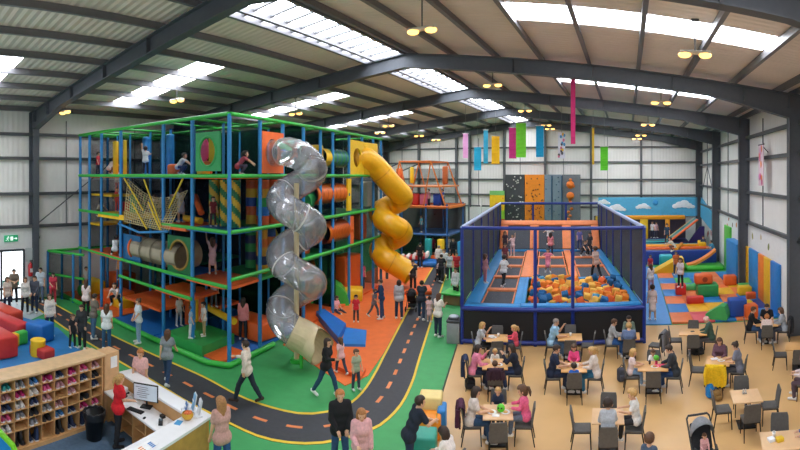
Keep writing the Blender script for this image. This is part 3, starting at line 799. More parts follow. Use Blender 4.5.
# foam pit
PX0, PX1, PY0, PY1 = 2.28, TW - 0.08, 0.1, 5.4
FP = thing('foam_pit', 'blue-edged foam pit at the front right of the trampoline arena', 'foam pit', (FL.x, FL.y, 0), trz)
for x0, x1, y0, y1 in ((PX0 - 0.05, PX1, PY0, PY0 + 0.42), (PX1 - 0.3, PX1, PY0 + 0.44, PY1), (PX0 - 0.02, PX0 + 0.12, PY0 + 0.44, PY1), (PX0 + 0.14, PX1 - 0.32, PY1 - 0.25, PY1)):
    b = MB(); b.rbox(((x0 + x1) / 2, (y0 + y1) / 2, DZ - 0.05), (x1 - x0, y1 - y0, 0.12), 0.03); b.build('edge_pad', TBLUE, FP)
b = MB(); b.box(((PX0 + PX1) / 2, (PY0 + PY1) / 2, 0.8), (PX1 - PX0 - 0.3, PY1 - PY0 - 0.3, 0.1)); b.build('pit_floor', NAVY, FP)
random.seed(5)
FOAM = {'orange': H('#ee8a2c', 0.85, 'foam'), 'yellow': H('#f4bf55', 0.85, 'foam'), 'blue': H('#1f6196', 0.85, 'foam'), 'pale blue': H('#4c9fc8', 0.85, 'foam'), 'deep orange': H('#e9692e', 0.85, 'foam')}
cube = {}
for k_, m_ in FOAM.items():
    b = MB(); b.rbox((0, 0, 0), (0.28, 0.28, 0.28), 0.03); cube[k_] = b.mesh('foam_cube', m_)
Mt = T(FL.x, FL.y, 0) @ rot(0, 0, trz)
nx, ny = 13, 14
for i in range(nx):
    for j in range(ny):
        for lay in range(2):
            if lay == 1 and random.random() > 0.55: continue
            c = random.choices(list(FOAM), (28, 30, 26, 6, 14))[0]
            p = Mt @ Vector((PX0 + 0.22 + (PX1 - PX0 - 0.62) * (i + 0.5 + lay * 0.3 + random.uniform(-0.2, 0.2)) / nx, PY0 + 0.55 + (PY1 - PY0 - 0.95) * (j + 0.5 + random.uniform(-0.2, 0.2)) / ny, 1.24 + lay * 0.27 + random.uniform(-0.04, 0.08)))
            o = bpy.data.objects.new('foam_cube', cube[c]); COL.objects.link(o); o.location = p
            o.rotation_euler = [random.uniform(-0.45, 0.45) for _ in range(3)]
            tag(o, c + ' foam cube lying in the blue-edged foam pit', 'foam cube', c + ' foam cubes in the foam pit')

# ---------------------------------------------------------------- climbing wall against the end wall
CWY = YB - 1.0
def xat(px, y): return y * math.tan((px - X0) / FOC)
CW = thing('climbing_wall', 'tall climbing wall in grey, orange and blue-grey panels behind the trampolines', 'climbing wall', (xat(543, CWY), CWY, 0))
x_ = [xat(p, CWY) for p in (505, 524.6, 544.3, 561.5, 580.5)]
CWM = [H('#3f4043'), H('#ef8a1c'), H('#7d8c98'), H('#6f747a')]
holdc = ['#e8e4da', '#2d2d2d', '#d8582f', '#3a6fa8', '#e8b52c']
random.seed(3)
for i in range(4):
    xa, xb = x_[i] - CW.location.x, x_[i + 1] - CW.location.x
    b = MB(); b.box(((xa + xb) / 2, 0.15, 3.25), (xb - xa - 0.05, 0.3, 6.5)); p = b.build('climbing_panel', CWM[i], CW)
    hc = {0: '#c9c7be', 1: '#7a3d18', 2: '#35566f', 3: '#e07a2c'}[i]
    for k in range(46 if i < 2 else 16):
        x = random.uniform(xa + 0.15, xb - 0.15) if i != 3 else (xa + xb) / 2 + random.uniform(-0.25, 0.25)
        b = MB(); b.ball((x, -0.03, random.uniform(1.9, 6.3)), (0.07, 0.06, 0.06) if i != 3 else (0.16, 0.1, 0.14), 8, 5); b.build('hold', H(hc), p)
for i, z in ((3, 5.6), (3, 4.6)):
    xa, xb = x_[3] - CW.location.x, x_[4] - CW.location.x
    b = MB(); b.ball(((xa + xb) / 2 - 0.05, -0.15, z), (0.36, 0.3, 0.34), 12, 8); b.build('big_hold', H('#ee7a22'), CW)
for px in (552, 562):
    b = MB(); x = xat(px, CWY) - CW.location.x; b.tube([(x, -0.12, 1.5), (x, -0.12, 6.4)], 0.06, 6); b.build('rope_guide', H('#24506f'), CW)
# low rainbow climbing boards left of it
LCW = thing('climbing_board', 'low yellow and orange climbing board left of the tall climbing wall', 'climbing wall', (xat(498, CWY), CWY - 0.3, 0))
w_ = 1.4
for k, (z0, z1, m_) in enumerate(((1.4, 2.4, ORG), (2.4, 3.2, LIME), (3.2, 4.6, YEL), (4.6, 5.0, H('#7fc06a')))):
    b = MB(); b.box((0, 0, (z0 + z1) / 2), (w_, 0.2, z1 - z0)); b.build('board', m_, LCW)
b = MB(); b.box((0, 0, 0.7), (w_, 0.2, 1.4)); b.build('board', GREENP, LCW)
for k in range(18):
    b = MB(); b.ball((random.uniform(-0.6, 0.6), -0.13, random.uniform(1.6, 4.8)), 0.06, 8, 5); b.build('hold', H('#d8582f'), LCW)
b = MB(); b.tube([(0, 0, 0), (0, 0, 4.4)], 0.07, 8); b.box((0, 0.1, 2.6), (2.2, 0.06, 2.0)); o = b.build('white_board', DADO, None, (xat(481, 42), 42, 0)); tag(o, 'plain white screen board on a post left of the climbing boards', 'board')
b = MB(); b.box((0, 0, 1.1), (1.3, 0.1, 2.2)); b.box((0.0, 0, 2.25), (1.4, 0.14, 0.12)); o = b.build('blue_screen', H('#2f8fc4'), None, (xat(482, 39), 39, 0)); tag(o, 'blue padded screen low in front of the white board', 'board')

# ---------------------------------------------------------------- airbag slides under the sky mural
SY = YB - 0.45
MU = thing('sky_mural', 'long blue sky mural board with white clouds on the end wall', 'mural', (xat(648, SY), SY, 0))
xa, xb = xat(594, SY), xat(693, SY)
b = MB(); b.box((0, 0.1, 3.55), (xb - xa, 0.12, 1.75)); b.build('board', H('#58b4dc'), MU)
def cloud(cx, cz, s):
    b = MB()
    for dx, dz, r in ((-0.55, 0, 0.22), (-0.25, 0.1, 0.3), (0.1, 0.16, 0.36), (0.42, 0.03, 0.26), (0.7, -0.05, 0.16)): b.ball((cx + dx * s, 0.03, cz + dz * s), (r * s, 0.02, r * s * 0.75), 12, 8)
    b.build('cloud', H('#f2f6fa'), MU)
for px, cz, s in ((603, 3.9, 0.8), (616, 3.35, 1.1), (643, 3.5, 0.9), (683, 3.6, 1.3)): cloud(xat(px, SY) - MU.location.x, cz, s)
b = MB(); b.ball((xat(655.5, SY) - MU.location.x, 0.0, 3.95), (0.25, 0.05, 0.25), 14, 8); b.build('balloon', H('#3f9fe0'), MU)
# return board on the side wall
b = MB(); b.add([(WR - 0.2, SY, 2.6), (WR - 0.2, 39.0, 2.0), (WR - 0.2, 39.0, 3.4), (WR - 0.2, SY, 4.4), (WR - 0.08, SY, 2.6), (WR - 0.08, 39.0, 2.0), (WR - 0.08, 39.0, 3.4), (WR - 0.08, SY, 4.4)], [(0, 1, 2, 3), (4, 7, 6, 5), (0, 3, 7, 4), (1, 5, 6, 2), (2, 6, 7, 3), (0, 4, 5, 1)]); o = b.build('mural_board', H('#58b4dc')); tag(o, 'blue sky mural board wrapping onto the side wall', 'mural')
SL = thing('slide_tower', 'orange-framed slide tower with dark openings below the sky mural', 'slide', (xat(640, 41), 41, 0))
def SM():
    m = MB(); m.M = T(-SL.location.x, -41, 0); return m
OY = H('#f6a21c', 0.4)
def sx(px, y): return xat(px, y)
b = SM(); b.box((sx(640, 44), 44.2, 1.4), (8.2, 0.3, 2.8)); b.build('dark_wall', H('#3b3444'), SL)
for px, w_, m_ in ((598, 0.4, YEL), (620, 0.5, YEL), (644, 0.7, YEL), (667.5, 0.4, OY)):
    b = SM(); b.rbox((sx(px, 43.2), 43.2, 1.6), (w_, 0.4, 2.5), 0.06); b.build('post_pad', m_, SL)
b = SM(); b.rbox((sx(645, 43.2), 43.2, 2.75), (sx(692, 43.2) - sx(612, 43.2), 0.45, 0.35), 0.08); b.build('top_pad', OY, SL)
b = SM(); b.box((sx(643, 41.5), 42, 0.45), (7.6, 2.6, 0.9)); b.build('platform', H('#3a2f6f'), SL)
b = SM(); b.box((sx(640, 40.7), 40.6, 0.4), (6.0, 0.9, 0.85)); b.build('step_pad', TBLUE, SL)
# sloping slide lanes at the right
def lane(p, q, w, m_, name='slide_lane', t=0.12):
    p, q = Vector(p), Vector(q); d = (q - p); ln = d.length; yaw = math.atan2(d.y, d.x); pit = -math.atan2(d.z, math.hypot(d.x, d.y))
    b = SM(); b.M = b.M @ T(*((p + q) / 2)) @ rot(0, 0, yaw) @ rot(0, pit, 0); b.rbox((0, 0, 0), (ln, w, t), 0.04); b.build(name, m_, SL)
TEAL = H('#2fa7a8', 0.35)
for dy, m_, nm, w in ((0.95, OY, 'side_pad', 0.35), (0.55, TEAL, 'slide_lane', 0.5), (0.1, H('#4a4550'), 'slide_lane', 0.4), (-0.35, TEAL, 'slide_lane', 0.5), (-0.8, ORG, 'side_pad', 0.4)):
    lane((5.9, 41.6 + dy, 2.75), (3.4, 41.2 + dy, 0.95), w, m_, nm)
    if nm == 'slide_lane' : lane((3.4, 41.2 + dy, 0.97), (0.6, 41.0 + dy, 0.9), w, m_, nm, 0.08)
b = SM(); b.prism([(4.4, 0.0), (6.4, 0.0), (6.4, 2.2), (6.0, 2.2)], 0.25, T(0, 40.6, 0) @ rot(PI / 2)); b.build('side_panel', H('#2c1d63', 0.4), SL)
# landing zone in front
LZ = thing('landing_bed', 'striped landing bed with orange and teal edges in front of the slide tower', 'landing mat', (xat(670, 38), 38, 0))
def LZM():
    m = MB(); m.M = T(-LZ.location.x, -38, 0); return m
for y, m_, z in ((36.2, TEAL, 0.9), (36.9, H('#7a3b2a'), 0.85), (37.6, ORG, 0.95), (38.3, H('#5a4a3a'), 0.85), (39.0, OY, 0.95), (39.7, TEAL, 0.9)):
    b = LZM(); b.rbox((3.2, y, z - 0.1), (6.2, 0.66, 0.2), 0.05); b.build('mat_strip', m_, LZ)
b = LZM(); b.rbox((3.2, 35.6, 0.5), (6.6, 0.4, 1.0), 0.06); b.build('front_wall', NAVY, LZ)
b = LZM(); b.box((3.2, 37.8, 0.35), (6.2, 4.2, 0.7)); b.build('base', H('#1c2c5c'), LZ)
for p, q in (((3.6, 36.0, 1.0), (4.3, 38.6, 1.05)),):
    b = LZM(); b.tube([p, q], 0.14, 8); b.build('edge_roll', OY, LZ)
b = LZM(); b.rbox((5.9, 38.6, 1.05), (0.5, 1.6, 0.35), 0.1); b.build('edge_roll', YEL, LZ)

# ---------------------------------------------------------------- toddler soft play
MX0, MX1, MY0, MY1 = 1.95, 6.75, 21.3, 32.0
cc = {'o': ('orange', H('#ef7f45', 0.5)), 'b': ('blue', H('#2c80c8', 0.5)), 'y': ('yellow', H('#f3b922', 0.5)), 'r': ('red', H('#e05560', 0.5)), 'n': ('navy', H('#27408f', 0.5)), 'g': ('green', H('#4cb85a', 0.5))}
rows = ['orbob', 'byybn', 'oobob', 'bobyo', 'obgoy', 'bgbon', 'obbob']
nr = len(rows); cw = (MX1 - MX0) / 5; rh = (MY1 - MY0) / nr
rw = ['nearest', 'second', 'third', 'fourth', 'fifth', 'sixth', 'farthest']; cwd = ['first', 'second', 'third', 'fourth', 'last']
for j, rr in enumerate(rows):
    for i, c in enumerate(rr):
        b = MB(); b.rbox((0, 0, 0.05), (cw - 0.015, rh - 0.015, 0.1), 0.02)
        o = b.build('floor_mat', cc[c][1], None, (MX0 + cw * (i + 0.5), MY0 + rh * (j + 0.5), 0.0))
        tag(o, '%s soft floor mat, %s row from the cafe, %s from the blue strip' % (cc[c][0], rw[j], cwd[i]), 'floor mat', 'soft floor mats')
b = MB(); q = [at(648.5, 326.5), at(672, 325), at(657.5, 284), at(650, 284)]
b.prism([(0.75, 21.25), (1.92, 21.25), (1.92, 34.5), (0.2, 34.5), (0.55, 24)], 0.05); o = b.build('floor_mat', H('#4a93d8', 0.5)); tag(o, 'long pale blue floor strip between the trampolines and the soft play', 'floor mat')
def block(name, label, c, s, m_, r=0.05, rz=0.0, cat='soft block'):
    b = MB(); b.rbox((0, 0, s[2] / 2), s, r); o = b.build(name, m_, None, c, rz); tag(o, label, cat); return o
SB = 0.1
q = at(680.5, 294, SB); block('soft_cube', 'red soft cube with a child standing on it', (q.x, q.y, SB), (0.55, 0.55, 0.55), RED)
q = at(695, 303, SB); block('soft_block', 'low red soft bar between the red cube and the green block', (q.x, q.y, SB), (0.85, 0.4, 0.34), RED)
q = at(707, 295, SB); block('soft_block', 'large green soft block below the orange roller', (q.x, q.y, SB), (1.1, 0.9, 0.62), GRN)
q = at(690.5, 289.5, SB); block('soft_block', 'small light green soft block beside the red cube', (q.x, q.y, SB), (0.55, 0.5, 0.28), H('#55c071'))
q = at(706, 295, SB)
t = thing('soft_roller', 'orange soft cube with a dark round hole on top of the green block', 'soft block', (q.x - 0.15, q.y, 0.722))
b = MB(); b.rbox((0, 0, 0.26), (0.95, 0.6, 0.52), 0.1); b.build('block', ORG, t)
b = MB(); b.cyl((0.05, -0.29, 0.26), 0.14, 0.03, 18, M=rot(PI / 2)); b.build('hole_shade', H('#9c3a14'), t)  # darker orange disc painted in for the shade of the hole
# green wedge
q = at(721, 318, SB)
b = MB(); b.prism([(-0.5, 0), (0.45, 0), (0.5, 0.14), (0.36, 0.6), (0.12, 0.6), (-0.5, 0.22)], 0.6, rot(PI / 2)); o = b.build('soft_wedge', H('#3fb060', 0.5), None, (q.x, q.y + 0.3, SB), math.radians(-25)); tag(o, 'green soft wedge near the front of the mats', 'soft block')
q = at(738, 316, SB); block('soft_cube', 'large dark blue soft cube beside the green wedge', (q.x, q.y + 0.2, SB), (0.78, 0.7, 0.75), H('#1f4fa8', 0.45))
q = at(752, 318, SB); block('soft_block', 'orange and low soft block beside the dark blue cube', (q.x, q.y + 0.3, SB), (0.6, 0.6, 0.55), ORG)
q = at(763, 312, SB); block('soft_block', 'yellow soft bolster block at the foot of the wall pads', (q.x - 0.85, q.y, SB), (0.7, 0.5, 0.6), YEL, 0.12)
q = at(739, 284, SB); block('soft_block', 'orange soft block against the wall pads at the back', (q.x - 0.55, q.y, SB), (0.7, 0.6, 0.55), ORG)
q = at(744, 289, SB); block('soft_block', 'green soft block beside the wall pads', (q.x, q.y, SB), (0.6, 0.55, 0.3), H('#3fa95a'))
q = at(748, 294, SB); block('soft_block', 'yellow-topped soft block by the orange wall pad', (q.x - 0.2, q.y, SB), (0.7, 0.6, 0.45), YEL)
q = at(750, 297, SB); block('soft_block', 'dark orange soft block nearest the wall pads', (q.x - 0.05, q.y - 0.35, SB), (0.5, 0.3, 0.35), H('#d85f25'))
# green toddler hill at the back
q = at(700, 274, 0); HL = thing('soft_hill', 'green soft play hill with a curved orange ramp at the back of the mats', 'soft play', (q.x - 0.4, 33.4, 0))
b = MB(); b.rbox((0.9, 0.3, 0.12), (2.6, 1.8, 0.24), 0.1); b.build('mound', H('#45b53a', 0.5), HL)
b = MB(); b.rbox((-0.9, 0.2, 0.3), (1.0, 0.9, 0.6), 0.15); b.build('mound', LIME, HL)
b = MB(); N = 10
prof = [(-0.8 + 2.0 * k / N, 0.3 + 1.0 * (k / N) ** 1.6) for k in range(N + 1)]
b.prism(prof + [(x, z - 0.18) for x, z in prof[::-1]], 0.7, T(0.6, 1.0, 0) @ rot(PI / 2)); b.build('curved_ramp', H('#f08a3c', 0.45), HL)
q = at(664, 274, 0)
b = MB(); b.prism([(-1.1, 0), (1.1, 0), (1.1, 1.0), (0.7, 1.0)], 1.2, rot(PI / 2)); o = b.build('soft_ramp', YEL, None, (q.x + 0.2, 33.2, 0)); tag(o, 'yellow soft ramp left of the green hill', 'soft play')
b = MB(); b.rbox((0, 0, 0.45), (0.9, 0.9, 0.9), 0.1); o = b.build('soft_block', H('#2fb0c0'), None, (q.x + 0.3, 34.4, 0)); tag(o, 'turquoise soft block behind the yellow ramp', 'soft block')
# padded wall panels: real pads side by side on the side wall
pads = [(724, 729.7, 'green', '#58b947', 3.0), (729.7, 732.3, 'orange', '#ef8a3c', 1.9), (732.3, 743, 'blue', '#2f86c8', 2.4), (743, 748.4, 'yellow', '#f2b822', 2.4), (748.4, 757.8, 'blue', '#2f86c8', 2.4), (757.8, 763.4, 'orange', '#ef7f2c', 2.4), (763.4, 770, 'yellow', '#f2b822', 2.4), (770, 778.5, 'blue', '#2a7cc6', 2.4)]
wh = ['by the striped end', 'narrow, next to the green one', 'in front of the dark column', 'next to the column', 'between yellow and orange', 'between blue and yellow', 'between orange and blue', 'nearest the cafe']
for (pa, pb, cn, hx_, hh), w_ in zip(pads, wh):
    ya, yb = 6.75 / math.tan((pb - X0) / FOC), 6.75 / math.tan((pa - X0) / FOC)
    th_ = 0.14 if pa != 732.3 else 0.55
    b = MB(); b.rbox((-th_ / 2, 0, hh / 2), (th_, yb - ya - 0.02, hh), 0.03); o = b.build('wall_pad', H(hx_, 0.5), None, (WR - 0.06, (ya + yb) / 2, 0)); tag(o, '%s upright wall pad %s' % (cn, w_), 'wall pad', 'upright wall pads')

# wall art on the white boards
def leaf(s=1.0): return [(0, 0), (0.14 * s, 0.12 * s), (0.16 * s, 0.3 * s), (0, 0.52 * s), (-0.16 * s, 0.3 * s), (-0.14 * s, 0.12 * s)]
def art(name, label, y, z, items, x=WR - 0.062):
    t = thing(name, label, 'wall art', (x, y, z))
    for dy, dz, s, a, c in items:
        b = MB(); b.prism(leaf(s), 0.01, T(0, dy, dz) @ rot(PI / 2, 0, -PI / 2) @ rot(0, 0, a)); b.build('leaf', H(c), t)
    return t
random.seed(8)
cl = ['#8a9a4a', '#c2662c', '#6c4a34', '#d8902c', '#4f7f4a', '#b0443c']
def items(n, w, h, s): return [(random.uniform(-w, w), random.uniform(0, h), s * random.uniform(0.7, 1.3), random.uniform(-1, 1), random.choice(cl)) for _ in range(n)]
art('wall_decals', 'scattered leaf decals on the white board between the green pad and the far columns', 40, 1.0, items(16, 1.8, 2.2, 1.0))
art('wall_decals', 'leaf decals on the white board above the green wall pad', 32.3, 2.3, items(8, 1.7, 1.1, 0.9))
art('wall_decals', 'three small leaf decals above the yellow and blue wall pads', 24.5, 2.6, [(1.9, 0.3, 0.8, 0.3, '#a8a04a'), (-1.1, 0.15, 0.8, -0.4, '#7d8a3c'), (0.2, 0.5, 0.6, 0.1, '#c9b07a')])
t = art('wall_decals', 'large green, brown and orange plant decals on the white wall beside the cafe', 17.4, 0.9, [(0.5, 0.9, 1.6, 0.5, '#5f9a3f'), (0.3, 0.2, 1.8, -0.3, '#5c5248'), (-0.1, 0.5, 1.5, 0.8, '#6fae4a'), (-0.2, 1.3, 1.2, 0.2, '#e0602c'), (-0.5, 0.9, 1.4, -0.7, '#c2482c')])

# ---------------------------------------------------------------- second climbing frame at the far left
SX, SYY = -15.6, 34.0
SF = thing('climbing_structure', 'orange-railed climbing frame with leaning posts in the far left corner', 'play frame', (SX, SYY, 0))
OP = H('#d8742c', 0.4); DK = H('#3a4a5c', 0.4)
def S2(): return MB()
def bar(p, q, m_=OP, r=0.06, nm='rail'):
    b = MB(); b.tube([p, q], r, 8); b.build(nm, m_, SF)
for x in (-3.0, -1.1, 0.9, 2.6):
    for y in (0, 3.6): bar((x, y, 0), (x, y, 4.3), H('#2c5f9a', 0.4), 0.07, 'post')
for z, m_ in ((4.1, OP), (2.0, H('#2c5f9a'))):
    for y in (0, 3.6): bar((-3.2, y, z), (2.8, y, z), m_, 0.08)
    for x in (-3.0, 2.6): bar((x, 0, z), (x, 3.6, z), m_, 0.07)
b = MB(); b.box((-0.2, 1.8, 4.02), (5.9, 3.6, 0.12)); b.build('deck', H('#c9742f'), SF)
b = MB(); b.box((-0.2, 1.8, 2.0), (5.9, 3.6, 0.1)); b.build('deck', H('#35507a'), SF)
b = MB(); b.box((0.1, 1.8, 5.6), (4.4, 3.4, 0.1)); b.build('deck', H('#c9742f'), SF)
for y in (0, 3.6):
    bar((-2.2, y, 4.1), (-1.3, y, 7.5)); bar((2.5, y, 4.1), (1.3, y, 7.5)); bar((-1.3, y, 7.5), (1.3, y, 7.5)); bar((-0.4, y, 4.1), (-1.3, y, 7.5), r=0.05); bar((0.7, y, 4.1), (1.3, y, 7.5), r=0.05); bar((-3.0, y, 5.6), (2.2, y, 5.6))
    bar((-3.0, y, 4.1), (-2.9, y, 6.8), DK); bar((-2.9, y, 6.8), (-1.3, y, 7.4), DK, 0.05)
for x in (-1.3, 1.3): bar((x, 0, 7.5), (x, 3.6, 7.5))
b = MB(); b.box((-0.2, 3.7, 2.1), (6, 0.02, 4.2)); b.build('safety_net', NETB, SF)
b = MB(); b.box((-0.2, 3.7, 5.4), (4.2, 0.02, 3.2)); b.build('safety_net', NETD, SF)
b = MB(); b.box((-0.2, -0.02, 1.1), (5.8, 0.02, 1.9)); b.build('safety_net', NETD, SF)
for x, m_, s in ((-1.9, ORG, (0.5, 0.4, 1.1)), (-0.8, YEL, (0.3, 0.3, 1.3)), (2.0, H('#c0602c'), (0.4, 0.4, 1.4))):
    b = MB(); b.rbox((x, 1.2, 6.45), s, 0.1); b.build('hanging_pad', m_, SF)
for x, m_ in ((-2.2, ORG), (-0.2, RED), (0.5, H('#e07090')), (1.6, NAVY)):
    b = MB(); b.rbox((x, 0.6, 4.6), (0.6, 0.5, 0.9), 0.12); b.build('soft_block', m_, SF)
for x, m_ in ((-2.4, BLUE), (1.2, TEAL), (2.2, YEL)):
    b = MB(); b.rbox((x, -0.2, 0.9), (0.5, 0.4, 1.7), 0.1); b.build('padded_post', m_, SF)
# toys on the floor near it
q = at(418, 264); q.y -= 0.6
t = thing('toy_boat', 'striped white and blue soft toy boat on the floor before the far climbing frame', 'soft toy', (q.x, q.y, 0), 0.3)
b = MB(); b.rbox((0, 0, 0.2), (3.2, 1.6, 0.4), 0.15); b.build('base', BLUE, t)
b = MB()
for k in range(5): b.rbox((-0.9 + 0.45 * k, 0.05, 0.55 + 0.06 * k), (0.22, 1.2, 0.35), 0.06)
b.build('white_rolls', H('#e8e6e2'), t)
b = MB()
for k in range(4): b.rbox((-0.68 + 0.45 * k, 0.05, 0.5 + 0.06 * k), (0.2, 1.2, 0.3), 0.06)
b.build('red_rolls', RED, t)
block('soft_block', 'low orange mat block behind the striped soft toy', (q.x + 1.2, q.y + 2.4, 0), (2.2, 1.6, 0.5), ORG)
q = at(459, 243); t = thing('red_hood', 'red and white rounded playhouse beside the trampoline arena', 'playhouse', (q.x, q.y - 5, 0), 0.2)
b = MB(); b.ball((0, 0, 2.2), (0.8, 0.8, 1.6), 18, 10); b.build('red_dome', RED, t)
b = MB(); b.rbox((0, 0, 0.7), (1.5, 1.4, 1.5), 0.2); b.build('white_base', H('#ece8e4'), t)
q = at(459, 268); block('soft_block', 'turquoise soft block at the corner of the trampoline arena', (q.x, q.y + 1.6, 0), (0.9, 1.4, 1.7), H('#2f9fd0'))
q = at(457, 303); t = thing('soft_table', 'low green topped play table beside the trampolines', 'play table', (q.x - 0.1, q.y, 0))
b = MB(); b.rbox((0, 0, 0.55), (1.1, 1.3, 0.1), 0.04); b.build('top', GREENP, t)
b = MB(); b.rbox((0, 0, 0.25), (0.9, 1.1, 0.5), 0.05); b.build('base', H('#8a6a4a'), t)
# soft toys beside the slides
q = at(347, 301); block('soft_block', 'yellow soft block on the orange floor beside the play frame', (q.x, q.y + 0.3, 0.02), (1.3, 1.0, 0.62), YEL, 0.08, 0.5)
t = thing('soft_arch', 'green rounded soft tunnel beside the yellow block', 'soft play', (at(330, 300).x, at(330, 300).y, 0.02), 0.6)
b = MB(); b.prism([(0.95 * math.cos(PI * k / 14), 1.1 * math.sin(PI * k / 14)) for k in range(15)], 1.2, rot(PI / 2)); b.build('hump', GREENP, t)
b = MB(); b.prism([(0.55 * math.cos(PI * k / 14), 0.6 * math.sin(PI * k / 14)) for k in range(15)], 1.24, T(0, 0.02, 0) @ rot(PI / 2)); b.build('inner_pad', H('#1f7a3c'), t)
q = at(350, 288); block('soft_block', 'mustard soft cube behind the yellow block', (q.x - 0.2, q.y, 0.02), (1.0, 0.9, 1.0), H('#c99a2c'), 0.1)
# blue landing mats at the clear slide
def mat_poly(name, label, px, h, m_, cat='landing mat'):
    b = MB(); b.prism([tuple(at(x, y).xy) for x, y in px], h, T(0, 0, 0.02)); o = b.build(name, m_); tag(o, label, cat); return o
mat_poly('landing_mat', 'blue landing mat nearest the yellow road edge', [(341, 347), (365.5, 347.5), (366.5, 333), (346, 330)], 0.10, H('#2a7fd0', 0.5))
mat_poly('landing_mat', 'long blue wedge mat against the play frame beside the clear slide', [(316, 318), (338, 345), (346, 330.5), (324, 315)], 0.28, H('#2370c4', 0.5))
mat_poly('landing_mat', 'orange landing mat at the mouth of the clear slide', [(306, 352), (330, 371), (342, 354), (322, 343)], 0.12, ORG)
mat_poly('landing_mat', 'small orange mat at the corner of the orange floor', [(336, 370), (361, 381), (366, 372), (345, 363)], 0.12, H('#e8652a'))

# ---------------------------------------------------------------- banners hung from the roof
def banner(px0, px1, py0, py1, r, hexc, label, pattern=None):
    c0 = atr((px0 + px1) / 2, py0, r); c1 = atr((px0 + px1) / 2, py1, r); w = (px1 - px0) / FOC * r
    th_ = math.atan2(c0.x, c0.y)
    t = thing('hanging_banner', label, 'banner', c1, -th_)
    h = c0.z - c1.z; N = 10
    b = MB()
    vs = [(x, 0.025 * math.sin(7 * z + x * 2) + d, z) for d in (-0.006, 0.006) for z in [h * k / N for k in range(N + 1)] for x in (-w / 2, w / 2)]
    o = 2 * (N + 1); fs = []
    for k in range(N):
        a = 2 * k; fs += [(a, a + 1, a + 3, a + 2), (o + a + 1, o + a, o + a + 2, o + a + 3), (a, a + 2, o + a + 2, o + a), (a + 3, a + 1, o + a + 1, o + a + 3)]
    fs += [(1, 0, o, o + 1), (2 * N, 2 * N + 1, o + 2 * N + 1, o + 2 * N)]
    b.add(vs, fs, 0, False); b.build('cloth', H(hexc, 0.8, 'banner'), t)
    b = MB(); b.tube([(-w / 2 - 0.04, 0, h), (w / 2 + 0.04, 0, h)], 0.02, 6); zr = zroof(c0.x) - c1.z + 0.03
    b.build('rod', H('#d8d8d8', 0.4), t)
    b = MB(); b.tube([(0, 0, h), (0, 0, zr)], 0.008, 4); b.build('string', H('#8a8a8a'), t)
    if pattern:
        random.seed(2)
        for k in range(14):
            b = MB(); b.ball((random.uniform(-w / 2.4, w / 2.4), -0.03, random.uniform(0.1, h - 0.1)), (0.07, 0.008, 0.1), 8, 5); b.build('printed_shape', H(pattern[k % 4]), t)
banner(463, 468, 133.6, 158, 30, '#e8a6d8', 'pale pink hanging banner, leftmost of the row')
banner(474, 481.3, 147, 170.5, 30, '#1da7d0', 'teal blue hanging banner lowest on the left of the row')
banner(483.5, 488, 130, 163.5, 31, '#3fb4dc', 'narrow light blue hanging banner beside the yellow one')
banner(491.6, 499.6, 136, 164, 30, '#f6c015', 'yellow hanging banner left of the pink and green pair')
banner(509, 516.5, 127.5, 158.5, 30.5, '#e83a9a', 'bright pink hanging banner overlapped by the green one')
banner(516, 526, 122.7, 157.4, 30, '#7be03a', 'bright green wide hanging banner beside the pink one')
banner(536, 543.7, 125.7, 157, 30, '#18a8dc', 'blue hanging banner right of the bright green one')
banner(558, 565.2, 132.6, 158.5, 30, '#e4e6f0', 'white patterned hanging banner with small printed shapes', ('#4a9fd0', '#58585c', '#e07a9a', '#f0c03a'))
banner(570.8, 575.4, 76, 144, 20.5, '#e83a86', 'long narrow pink hanging banner, nearest and tallest')
banner(592, 594.2, 127.6, 164.5, 30, '#f2c83a', 'very narrow yellow hanging banner near the green one')
banner(600.4, 608, 146.7, 170.5, 29, '#5cc828', 'green hanging banner at the right end of the row')
t = thing('hanging_banner', 'pink and orange patterned banner on the right side wall', 'banner', (WR - 0.42, 23.4, 6.0), PI / 2)
b = MB(); b.box((0, 0, 0.95), (0.9, 0.02, 2.0)); b.build('cloth', H('#e6c9d4', 0.8), t)
for k in range(12):
    b = MB(); b.ball((random.uniform(-0.35, 0.35), 0.02, random.uniform(0.1, 1.8)), (0.13, 0.012, 0.18), 8, 5); b.build('printed_shape', H(('#e0559a', '#ef8a3c', '#d89ac0')[k % 3]), t)
b = MB(); b.tube([(-0.5, 0, 1.98), (0.5, 0, 1.98)], 0.03, 6); b.tube([(0, 0, 1.98), (0, -0.36, 1.6)], 0.02, 6); b.build('rod', GIRT, t)

